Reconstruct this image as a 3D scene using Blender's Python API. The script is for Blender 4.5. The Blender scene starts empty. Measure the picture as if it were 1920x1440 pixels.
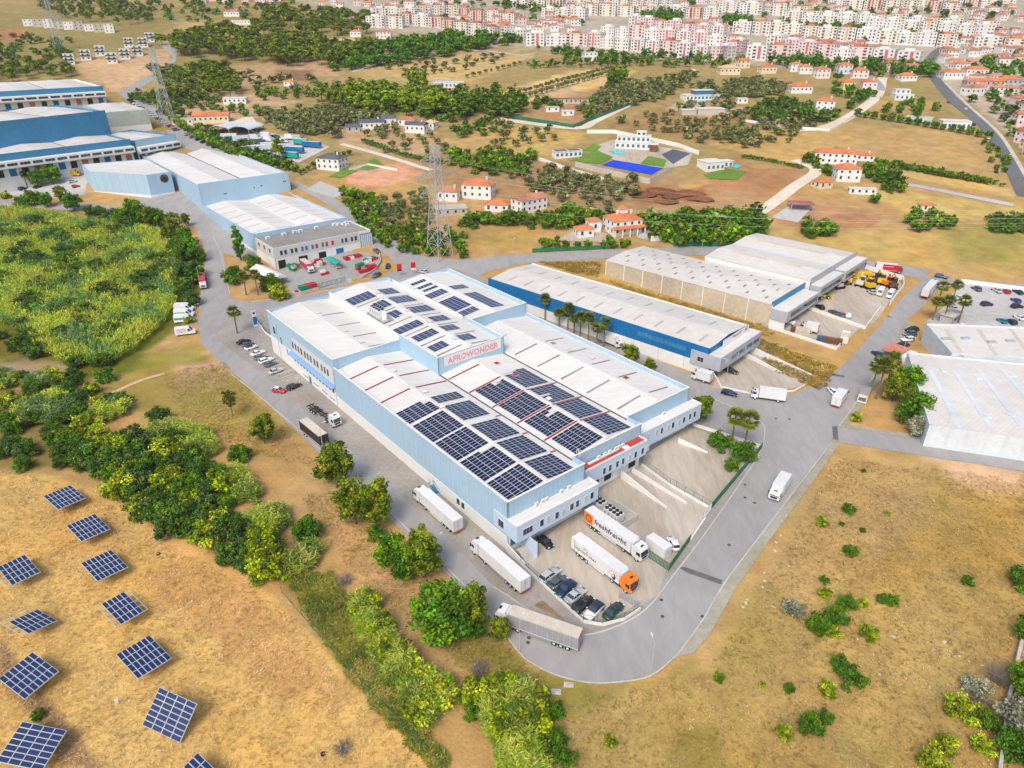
import bpy, bmesh, math, random
import numpy as np
from mathutils import Vector, Matrix
random.seed(7); RNG = np.random.default_rng(7)
R = math.radians
SC = bpy.context.scene
COL = SC.collection

# ------------------------------------------------------------------ camera, sky, sun, exposure
FPX, CX, CY = 1300.0, 960.0, 720.0           # lens in photo pixels (1920 x 1440)
CAMH = 100.0                                  # drone height above the estate road
PITCH = math.atan2(CY - 25.0, FPX)
cam = bpy.data.objects.new('camera', bpy.data.cameras.new('camera'))
COL.objects.link(cam); SC.camera = cam
cam.location = (0, 0, CAMH); cam.rotation_euler = (math.pi / 2 - PITCH, 0, 0)
cam.data.sensor_width = 36.0; cam.data.lens = FPX / 1920 * 36.0
cam.data.clip_start = 1.0; cam.data.clip_end = 9000.0
SUN_EL, SUN_AZ = R(50), R(-158)                # azimuth from +Y (view direction) towards +X
w = bpy.data.worlds.new('World'); SC.world = w; w.use_nodes = True
nt = w.node_tree; bg = nt.nodes['Background']
sky = nt.nodes.new('ShaderNodeTexSky'); sky.sky_type = 'NISHITA'; sky.sun_disc = False
sky.sun_elevation = SUN_EL; sky.sun_rotation = SUN_AZ; sky.air_density = 1.0; sky.dust_density = 4.5; sky.ozone_density = 1.0
nt.links.new(sky.outputs[0], bg.inputs[0]); bg.inputs[1].default_value = 0.15
sun = bpy.data.objects.new('sun', bpy.data.lights.new('sun', 'SUN')); COL.objects.link(sun)
sun.data.energy = 1.3; sun.data.angle = R(20); sun.data.color = (1.0, 0.95, 0.87)
sdir = Vector((math.sin(SUN_AZ) * math.cos(SUN_EL), math.cos(SUN_AZ) * math.cos(SUN_EL), math.sin(SUN_EL)))
sun.rotation_euler = sdir.to_track_quat('Z', 'Y').to_euler()
sun.location = (0, 0, 300)
SC.view_settings.view_transform = 'Standard'; SC.view_settings.look = 'None'
SC.view_settings.exposure = 0.37; SC.view_settings.gamma = 1.0; SC.view_settings.use_curve_mapping = False

# ------------------------------------------------------------------ place: terrain and coordinates
def hgt(Y):
    Y = np.asarray(Y, float)
    z = np.where(Y < 200, 0.0, np.where(Y < 360, .13 * (Y - 200) ** 2 / 320, 10.4 + .13 * (Y - 360)))
    return np.where(Y > 1500, 10.4 + .13 * 1140 + .02 * (Y - 1500), z)
def h1(Y): return float(hgt(Y))
_c, _s = math.cos(PITCH), math.sin(PITCH)
def ray(px, py):
    u = (px - CX) / FPX; v = (CY - py) / FPX
    return Vector((u, _c + v * _s, -_s + v * _c))
def onz(px, py, z):
    r = ray(px, py); t = (z - CAMH) / r.z
    return Vector((r.x * t, r.y * t, z))
def at(px, py, up=0.0):
    """a spot on the land, surveyed off the photograph"""
    r = ray(px, py); t = 30.0; dt = 6.0
    while t < 4000 and CAMH + r.z * t > h1(r.y * t) + up: t += dt
    lo, hi = t - dt, t
    for _ in range(24):
        m = (lo + hi) / 2
        if CAMH + r.z * m > h1(r.y * m) + up: lo = m
        else: hi = m
    return Vector((r.x * hi, r.y * hi, CAMH + r.z * hi))
TH = R(39.0)
WV = Vector((math.cos(TH), math.sin(TH), 0)); LV = Vector((-math.sin(TH), math.cos(TH), 0))
O0 = onz(956, 1036, 0)
def site(a, b, z=0.0): return O0 + WV * a + LV * b + Vector((0, 0, z))
def s2(a, b): return site(a, b, h1(site(a, b).y))

# ------------------------------------------------------------------ materials
MATS = {}
def mat(name, col, rough=.8, var=.12, scale=.6, metal=0.0, spec=.3, bump=0.0, bscale=4.0, col2=None, coat=0.0, stretch=None):
    """principled surface with two scales of noise in its colour"""
    if name in MATS: return MATS[name]
    m = bpy.data.materials.new(name); m.use_nodes = True; MATS[name] = m
    t = m.node_tree; b = t.nodes['Principled BSDF']
    b.inputs['Roughness'].default_value = rough; b.inputs['Metallic'].default_value = metal
    b.inputs['Specular IOR Level'].default_value = spec
    if coat: b.inputs['Coat Weight'].default_value = coat; b.inputs['Coat Roughness'].default_value = .08
    m.diffuse_color = (*col, 1)
    if var <= 0:
        b.inputs['Base Color'].default_value = (*col, 1)
    else:
        g = t.nodes.new('ShaderNodeNewGeometry'); src = g.outputs['Position']
        if stretch:
            mp = t.nodes.new('ShaderNodeMapping'); mp.inputs['Rotation'].default_value = (0, 0, -TH)
            mp.inputs['Scale'].default_value = stretch; t.links.new(src, mp.inputs[0]); src = mp.outputs[0]
        n1 = t.nodes.new('ShaderNodeTexNoise'); n1.inputs['Scale'].default_value = scale; n1.inputs['Detail'].default_value = 5; n1.inputs['Roughness'].default_value = .65
        n2 = t.nodes.new('ShaderNodeTexNoise'); n2.inputs['Scale'].default_value = scale * .09; n2.inputs['Detail'].default_value = 3
        t.links.new(src, n1.inputs['Vector']); t.links.new(src, n2.inputs['Vector'])
        ad = t.nodes.new('ShaderNodeMath'); ad.operation = 'ADD'; t.links.new(n1.outputs[0], ad.inputs[0]); t.links.new(n2.outputs[0], ad.inputs[1])
        mr = t.nodes.new('ShaderNodeMapRange'); mr.inputs[1].default_value = .7; mr.inputs[2].default_value = 1.3
        t.links.new(ad.outputs[0], mr.inputs[0])
        mx = t.nodes.new('ShaderNodeMix'); mx.data_type = 'RGBA'
        c2 = col2 or tuple(max(0, c * (1 - 2 * var)) for c in col)
        c1 = col if col2 else tuple(min(1, c * (1 + var)) for c in col)
        mx.inputs[6].default_value = (*c2, 1); mx.inputs[7].default_value = (*c1, 1)
        t.links.new(mr.outputs[0], mx.inputs[0]); t.links.new(mx.outputs[2], b.inputs['Base Color'])
        if bump:
            n3 = t.nodes.new('ShaderNodeTexNoise'); n3.inputs['Scale'].default_value = bscale; n3.inputs['Detail'].default_value = 4
            t.links.new(src, n3.inputs['Vector'])
            bp = t.nodes.new('ShaderNodeBump'); bp.inputs['Strength'].default_value = bump; bp.inputs['Distance'].default_value = .3
            t.links.new(n3.outputs[0], bp.inputs['Height']); t.links.new(bp.outputs[0], b.inputs['Normal'])
    return m
def attr_mat(name, rough=.9, bump=0.0, bscale=2.0, var=.35, nscale=1.2, spec=.15, fine=9.0, trans=0.0, sun_dry=None):
    """surface whose own colour is stored on the mesh (attribute 'tint'), broken up by noise"""
    m = bpy.data.materials.new(name); m.use_nodes = True; MATS[name] = m
    t = m.node_tree; b = t.nodes['Principled BSDF']; b.inputs['Roughness'].default_value = rough; b.inputs['Specular IOR Level'].default_value = spec
    a = t.nodes.new('ShaderNodeAttribute'); a.attribute_name = 'tint'
    g = t.nodes.new('ShaderNodeNewGeometry')
    n1 = t.nodes.new('ShaderNodeTexNoise'); n1.inputs['Scale'].default_value = nscale; n1.inputs['Detail'].default_value = 6; n1.inputs['Roughness'].default_value = .7
    n2 = t.nodes.new('ShaderNodeTexNoise'); n2.inputs['Scale'].default_value = nscale * .11; n2.inputs['Detail'].default_value = 4
    for n in (n1, n2): t.links.new(g.outputs['Position'], n.inputs['Vector'])
    ad = t.nodes.new('ShaderNodeMath'); ad.operation = 'ADD'; t.links.new(n1.outputs[0], ad.inputs[0]); t.links.new(n2.outputs[0], ad.inputs[1])
    mr = t.nodes.new('ShaderNodeMapRange'); mr.inputs[1].default_value = .72; mr.inputs[2].default_value = 1.28
    mr.inputs[3].default_value = 1 - var; mr.inputs[4].default_value = 1 + var * .8
    t.links.new(ad.outputs[0], mr.inputs[0])
    vm = t.nodes.new('ShaderNodeVectorMath'); vm.operation = 'SCALE'
    t.links.new(a.outputs['Color'], vm.inputs[0]); t.links.new(mr.outputs[0], vm.inputs['Scale'])
    t.links.new(vm.outputs[0], b.inputs['Base Color'])
    if trans:
        tr = t.nodes.new('ShaderNodeBsdfTranslucent'); t.links.new(vm.outputs[0], tr.inputs['Color'])
        ms = t.nodes.new('ShaderNodeMixShader'); ms.inputs[0].default_value = trans
        t.links.new(b.outputs[0], ms.inputs[1]); t.links.new(tr.outputs[0], ms.inputs[2])
        t.links.new(ms.outputs[0], t.nodes['Material Output'].inputs['Surface'])
    if bump:
        n3 = t.nodes.new('ShaderNodeTexNoise'); n3.inputs['Scale'].default_value = bscale; n3.inputs['Detail'].default_value = 5
        t.links.new(g.outputs['Position'], n3.inputs['Vector'])
        bp = t.nodes.new('ShaderNodeBump'); bp.inputs['Strength'].default_value = bump; bp.inputs['Distance'].default_value = .5
        t.links.new(n3.outputs[0], bp.inputs['Height']); t.links.new(bp.outputs[0], b.inputs['Normal'])
    return m
M = dict(
    asphalt=mat('asphalt', (.37, .36, .35), .95, .11, .4, col2=(.27, .262, .255), bump=.12, bscale=6, stretch=(1, .35, 1)),
    asphalt_dark=mat('asphalt_dark', (.15, .15, .155), .95, .12, .5),
    paver=mat('paver', (.33, .30, .265), .95, .13, .9, bump=.1, bscale=8),
    concrete=mat('concrete', (.53, .475, .40), .93, .10, .55, bump=.1, bscale=5, col2=(.33, .28, .215), stretch=(1.3, .22, 1)),
    weedy=mat('weedy', (.41, .39, .34), .95, .1, .7, col2=(.27, .25, .16)),
    concrete_grey=mat('concrete_grey', (.47, .46, .44), .93, .12, .4),
    concrete_wall=mat('concrete_wall', (.50, .47, .41), .9, .10, .8),
    kerb=mat('kerb', (.52, .50, .46), .9, .12, 1.5),
    track=mat('track', (.66, .58, .46), .95, .10, .4),
    white_wall=mat('white_wall', (.74, .74, .72), .85, .05, .5),
    white_roof=mat('white_roof', (.73, .72, .69), .6, .05, .25, col2=(.60, .585, .55), stretch=(.5, 2.2, 1)),
    cream_roof=mat('cream_roof', (.69, .665, .62), .55, .06, .3, col2=(.55, .52, .47)),
    grey_roof=mat('grey_roof', (.30, .29, .27), .9, .15, .5),
    blue_wall=mat('blue_wall', (.385, .545, .68), .6, .04, .6, col2=(.33, .485, .62), stretch=(1, 1, .2)),
    blue_panel=mat('blue_panel', (.50, .61, .75), .55, .04, .8),
    deep_blue=mat('deep_blue', (.012, .16, .40), .45, .10, .8),
    steel_blue=mat('steel_blue', (.05, .23, .42), .5, .12, .8),
    light_steel=mat('light_steel', (.62, .68, .72), .5, .08, .6),
    grey_panel=mat('grey_panel', (.40, .42, .46), .5, .06, .8),
    beige=mat('beige', (.53, .46, .35), .9, .14, .7),
    cream=mat('cream', (.72, .62, .45), .9, .08, .6),
    sage=mat('sage', (.45, .50, .45), .7, .08, .6),
    dark=mat('dark', (.02, .022, .025), .6, 0),
    gutter=mat('gutter', (.10, .09, .085), .8, .2, 1.0),
    skylight=mat('skylight', (.30, .26, .24), .5, .2, 1.5),
    skylight_grey=mat('skylight_grey', (.42, .41, .43), .5, .12, 1.5),
    red_strip=mat('red_strip', (.30, .04, .055), .6, .15, 1.5),
    red_roof=mat('red_roof', (.50, .06, .05), .7, .18, 1.2),
    terracotta=mat('terracotta', (.62, .20, .08), .85, .18, 1.4, bump=.25, bscale=7),
    terracotta_old=mat('terracotta_old', (.46, .20, .12), .85, .2, 1.4, bump=.25, bscale=7),
    slate=mat('slate', (.10, .11, .14), .8, .15, 1.4),
    glass=mat('glass', (.03, .045, .06), .12, 0, spec=.6),
    glass_blue=mat('glass_blue', (.06, .16, .26), .12, 0, spec=.6),
    frame=mat('frame', (.75, .76, .76), .5, 0),
    metal=mat('metal', (.55, .57, .58), .45, .08, 2, metal=.6),
    galv=mat('galv', (.52, .55, .56), .5, .08, 2, metal=.3),
    black_metal=mat('black_metal', (.03, .03, .032), .55, 0),
    green_metal=mat('green_metal', (.02, .17, .10), .55, .1, 1.2),
    rubber=mat('rubber', (.018, .018, .019), .85, 0),
    pv=mat('pv', (.012, .018, .055), .18, 0, spec=.5),
    pv2=mat('pv2', (.014, .03, .10), .16, 0, spec=.5),
    pv_frame=mat('pv_frame', (.55, .58, .62), .4, 0),
    pink=mat('pink', (.62, .12, .22), .5, 0),
    pink_line=mat('pink_line', (.85, .70, .76), .5, 0),
    orange=mat('orange', (.85, .20, .01), .4, 0, coat=.5),
    truck_white=mat('truck_white', (.72, .72, .71), .4, .06, .7, coat=.3),
    tarp_tan=mat('tarp_tan', (.60, .53, .43), .8, .10, .8),
    tarp_grey=mat('tarp_grey', (.30, .30, .31), .7, .08, .8),
    navy_print=mat('navy_print', (.03, .03, .10), .5, 0),
    peach_print=mat('peach_print', (.80, .30, .20), .5, 0),
    wood=mat('wood', (.20, .14, .09), .9, .2, 2),
    trunk=mat('trunk', (.13, .10, .075), .95, .25, 3),
    palm_trunk=mat('palm_trunk', (.20, .15, .11), .95, .25, 3),
    dead=mat('dead', (.26, .22, .19), .95, .2, 3),
    yellow=mat('yellow', (.75, .48, .01), .5, .08, 1),
    red=mat('red', (.55, .02, .03), .5, .08, 1),
    green=mat('green', (.02, .26, .14), .5, .08, 1),
    teal=mat('teal', (.01, .36, .30), .6, .08, 1),
    pool=mat('pool', (.05, .50, .58), .1, .05, .5, spec=.5),
    court=mat('court', (.01, .06, .62), .8, .05, .5),
    lawn=mat('lawn', (.13, .24, .03), .95, .15, .6),
    soil=mat('soil', (.24, .10, .045), .98, .25, .5, bump=.5, bscale=1.2),
    rust=mat('rust', (.22, .09, .05), .9, .3, 1.5),
    rock=mat('rock', (.55, .50, .45), .95, .2, 1.5),
)
for n_, c_ in dict(white=(.78, .79, .80), silver=(.45, .47, .50), grey=(.16, .175, .19), black=(.012, .013, .016), navy=(.012, .025, .075), green=(.02, .05, .05),
                   red=(.55, .015, .02), blue=(.02, .06, .22), teal=(.02, .25, .32), purple=(.20, .02, .08), slate=(.09, .11, .13), yellow=(.75, .50, .02), orange=(.85, .25, .02)).items():
    M['paint_' + n_] = mat('paint_' + n_, c_, .35, 0, coat=.6, spec=.4)

def ribs(m, pitch, depth, ax):
    """profiled metal sheet: fine parallel ribs along one estate axis"""
    t = m.node_tree; b = t.nodes['Principled BSDF']; g = t.nodes.new('ShaderNodeNewGeometry'); mp = t.nodes.new('ShaderNodeMapping'); mp.inputs['Rotation'].default_value = (0, 0, -TH); sx = t.nodes.new('ShaderNodeSeparateXYZ'); mu = t.nodes.new('ShaderNodeMath'); mu.operation = 'MULTIPLY'; mu.inputs[1].default_value = 1 / pitch; fr = t.nodes.new('ShaderNodeMath'); fr.operation = 'PINGPONG'; fr.inputs[1].default_value = .5; pw = t.nodes.new('ShaderNodeMapRange'); pw.inputs[1].default_value = 0; pw.inputs[2].default_value = .16; pw.inputs[3].default_value = 1 - depth; pw.inputs[4].default_value = 1
    t.links.new(g.outputs['Position'], mp.inputs[0]); t.links.new(mp.outputs[0], sx.inputs[0]); src = sx.outputs[ax]
    if ax == 0: ad = t.nodes.new('ShaderNodeMath'); t.links.new(sx.outputs[0], ad.inputs[0]); t.links.new(sx.outputs[1], ad.inputs[1]); src = ad.outputs[0]
    t.links.new(src, mu.inputs[0]); t.links.new(mu.outputs[0], fr.inputs[0]); t.links.new(fr.outputs[0], pw.inputs[0]); vm = t.nodes.new('ShaderNodeVectorMath'); vm.operation = 'SCALE'; c_ = b.inputs['Base Color'].links[0].from_socket
    t.links.new(c_, vm.inputs[0]); t.links.new(pw.outputs[0], vm.inputs['Scale']); t.links.new(vm.outputs[0], b.inputs['Base Color'])
for k_, q_ in dict(white_roof=(1.05, .13, 1), cream_roof=(1.05, .07, 1), blue_wall=(1.2, .09, 0), deep_blue=(1.2, .2, 0), steel_blue=(1.2, .2, 0), light_steel=(1.2, .08, 0)).items(): ribs(M[k_], *q_)

# ------------------------------------------------------------------ mesh helpers
class MB:
    def __init__(s): s.v = []; s.f = []; s.m = []; s.cur = 0
    def add(s, vs, fs):
        o = len(s.v); s.v += [tuple(v) for v in vs]; s.f += [tuple(i + o for i in f) for f in fs]; s.m += [s.cur] * len(fs); return s
    def box(s, x0, y0, z0, x1, y1, z1):
        return s.add([(x0, y0, z0), (x1, y0, z0), (x1, y1, z0), (x0, y1, z0), (x0, y0, z1), (x1, y0, z1), (x1, y1, z1), (x0, y1, z1)],
                     [(0, 3, 2, 1), (4, 5, 6, 7), (0, 1, 5, 4), (1, 2, 6, 5), (2, 3, 7, 6), (3, 0, 4, 7)])
    def hexa(s, b, t):      # 4 bottom, 4 top points
        return s.add(list(b) + list(t), [(0, 3, 2, 1), (4, 5, 6, 7), (0, 1, 5, 4), (1, 2, 6, 5), (2, 3, 7, 6), (3, 0, 4, 7)])
    def bar(s, p, q, w, h=None, up=(0, 0, 1)):
        p, q = Vector(p), Vector(q); h = h or w; d = (q - p).normalized(); u = Vector(up)
        if abs(d.dot(u)) > .95: u = Vector((1, 0, 0))
        r = d.cross(u).normalized() * (w / 2); n = r.cross(d).normalized() * (h / 2)
        return s.hexa([p - r - n, p + r - n, q + r - n, q - r - n], [p - r + n, p + r + n, q + r + n, q - r + n])
    def cyl(s, p, q, r0, r1=None, n=8, cap=True):
        p, q = Vector(p), Vector(q); r1 = r0 if r1 is None else r1; d = (q - p).normalized()
        u = Vector((0, 0, 1)) if abs(d.z) < .9 else Vector((1, 0, 0)); a = d.cross(u).normalized(); b = d.cross(a)
        vs = [p + (a * math.cos(2 * math.pi * i / n) + b * math.sin(2 * math.pi * i / n)) * r0 for i in range(n)] + \
             [q + (a * math.cos(2 * math.pi * i / n) + b * math.sin(2 * math.pi * i / n)) * r1 for i in range(n)]
        fs = [(i, (i + 1) % n, n + (i + 1) % n, n + i) for i in range(n)]
        if cap: fs += [tuple(range(n - 1, -1, -1)), tuple(range(n, 2 * n))]
        return s.add(vs, fs)
    def prism(s, poly, z0, z1):
        n = len(poly); zb = z0 if callable(z0) else (lambda p: z0)
        vs = [(p[0], p[1], zb(p)) for p in poly] + [(p[0], p[1], z1) for p in poly]
        ar = sum(poly[i][0] * poly[(i + 1) % n][1] - poly[(i + 1) % n][0] * poly[i][1] for i in range(n))
        fs = [(i, (i + 1) % n, n + (i + 1) % n, n + i) for i in range(n)] + [tuple(range(n, 2 * n)), tuple(range(n - 1, -1, -1))]
        if ar < 0: fs = [f[::-1] for f in fs]
        return s.add(vs, fs)
    def loft(s, secs, close_ends=True):
        """secs: list of rings of equal length"""
        n = len(secs[0]); vs = [p for r in secs for p in r]; fs = []
        for k in range(len(secs) - 1):
            for i in range(n): fs.append((k * n + i, k * n + (i + 1) % n, (k + 1) * n + (i + 1) % n, (k + 1) * n + i))
        if close_ends: fs += [tuple(range(n - 1, -1, -1)), tuple(range((len(secs) - 1) * n, len(secs) * n))]
        return s.add(vs, fs)
    def mesh(s, name, mats, smooth=False):
        me = bpy.data.meshes.new(name); me.from_pydata(s.v, [], s.f)
        for m in (mats if isinstance(mats, (list, tuple)) else [mats]): me.materials.append(m)
        if isinstance(mats, (list, tuple)) and len(mats) > 1: me.polygons.foreach_set('material_index', s.m)
        if smooth: me.polygons.foreach_set('use_smooth', [True] * len(s.f))
        me.update(); return me
    def build(s, name, m, parent=None, smooth=False):
        return obj(name, s.mesh(name, m, smooth), parent)
KIDS = {}
def obj(name, me, parent=None, loc=None, rot=None):
    o = bpy.data.objects.new(name, me); COL.objects.link(o)
    if parent: o.parent = parent; KIDS.setdefault(parent.as_pointer(), []).append(o)
    if loc is not None: o.location = loc
    if rot is not None: o.rotation_euler = rot if hasattr(rot, '__len__') else (0, 0, rot)
    return o
def tag(o, label, cat=None, group=None, kind=None):
    if label: o['label'] = label
    if cat: o['category'] = cat
    if group: o['group'] = group
    if kind: o['kind'] = kind
    return o
def thing(name, label, cat, loc=(0, 0, 0), rz=0.0, group=None):
    o = bpy.data.objects.new(name, None); COL.objects.link(o); o.empty_display_size = .5
    o.location = loc; o.rotation_euler = (0, 0, rz); return tag(o, label, cat, group)
def copy_tree(o, parent=None):
    c = o.copy(); COL.objects.link(c); c.parent = parent
    if parent: KIDS.setdefault(parent.as_pointer(), []).append(c)
    for ch in list(KIDS.get(o.as_pointer(), ())): copy_tree(ch, c)
    return c
def dup(root, loc, rz, label=None, group=None, scale=None):
    c = copy_tree(root); c.location = loc; c.rotation_euler = (0, 0, rz)
    if scale is not None: c.scale = scale if hasattr(scale, '__len__') else (scale,) * 3
    if label: c['label'] = label
    if group: c['group'] = group
    return c
class Proto:
    """first use hands out the prototype itself, later uses copies"""
    def __init__(s, f): s.f = f; s.o = None
    def place(s, loc, rz, label=None, group=None, scale=None, cat=None):
        if s.o is None:
            s.o = s.f(); o = s.o
            o.location = loc; o.rotation_euler = (0, 0, rz)
            o.scale = (1, 1, 1) if scale is None else (scale if hasattr(scale, '__len__') else (scale,) * 3)
            if label: o['label'] = label
            if group: o['group'] = group
        else:
            o = dup(s.o, loc, rz, label, group, 1 if scale is None else scale)
            if group is None and 'group' in o: del o['group']
        if cat: o['category'] = cat
        return o
def heading(p, q): d = q - p; return math.atan2(d.y, d.x)
# ------------------------------------------------------------------ draped sheets (roads, yards, paths)
def drape(name, poly, m, up, step=12.0, kind='structure', parent=None, label=None):
    """flat sheet with the outline poly (world xy), laid on the land"""
    bm = bmesh.new()
    vs = [bm.verts.new((p[0], p[1], 0)) for p in poly]
    bm.faces.new(vs)
    xs = [p[0] for p in poly]; ys = [p[1] for p in poly]
    y0 = math.floor(min(ys) / step) * step
    if max(ys) > 190:
        while y0 < max(ys):
            if y0 > 185:
                bmesh.ops.bisect_plane(bm, geom=bm.verts[:] + bm.edges[:] + bm.faces[:], plane_co=(0, y0, 0), plane_no=(0, 1, 0))
            y0 += step
    bmesh.ops.triangulate(bm, faces=bm.faces[:])
    for v in bm.verts: v.co.z = h1(v.co.y) + up
    bmesh.ops.recalc_face_normals(bm, faces=bm.faces[:])
    for f in bm.faces:
        if f.normal.z < 0: f.normal_flip()
    me = bpy.data.meshes.new(name); bm.to_mesh(me); bm.free(); me.materials.append(m)
    o = obj(name, me, parent)
    if kind: o['kind'] = kind
    if label: o['label'] = label
    return o
def pxpoly(pts): return [at(*p) for p in pts]
def smoothline(pts, n=6):
    """Catmull-Rom through world points"""
    P = [Vector(p) for p in pts]; P = [P[0] * 2 - P[1]] + P + [P[-1] * 2 - P[-2]]; out = []
    for i in range(1, len(P) - 2):
        for k in range(n):
            t = k / n; a, b, c, d = P[i - 1], P[i], P[i + 1], P[i + 2]
            out.append(.5 * ((2 * b) + (c - a) * t + (2 * a - 5 * b + 4 * c - d) * t * t + (3 * b - a - 3 * c + d) * t ** 3))
    out.append(P[-2]); return out
def ribbon(name, pts, width, m, up, kind='structure', thick=0.0, n=6, label=None):
    L_ = smoothline(pts, n) if n > 1 else [Vector(p) for p in pts]; mb = MB(); prev = None
    for i, p in enumerate(L_):
        d = (L_[min(i + 1, len(L_) - 1)] - L_[max(i - 1, 0)]); d.z = 0; d.normalize(); s = Vector((-d.y, d.x, 0)) * width / 2
        l, r = p + s, p - s
        a = (l.x, l.y, h1(l.y) + up); b = (r.x, r.y, h1(r.y) + up)
        if prev:
            if thick:
                lo = lambda q: (q[0], q[1], q[2] - thick)
                mb.add([lo(prev[0]), lo(prev[1]), lo(b), lo(a), prev[0], prev[1], b, a], [(4, 5, 6, 7), (0, 4, 7, 3), (1, 2, 6, 5), (0, 1, 5, 4), (2, 3, 7, 6)])
            else: mb.add([prev[0], prev[1], b, a], [(0, 1, 2, 3)])
        prev = (a, b)
    o = mb.build(name, m)
    if kind: o['kind'] = kind
    if label: o['label'] = label
    return o
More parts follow.
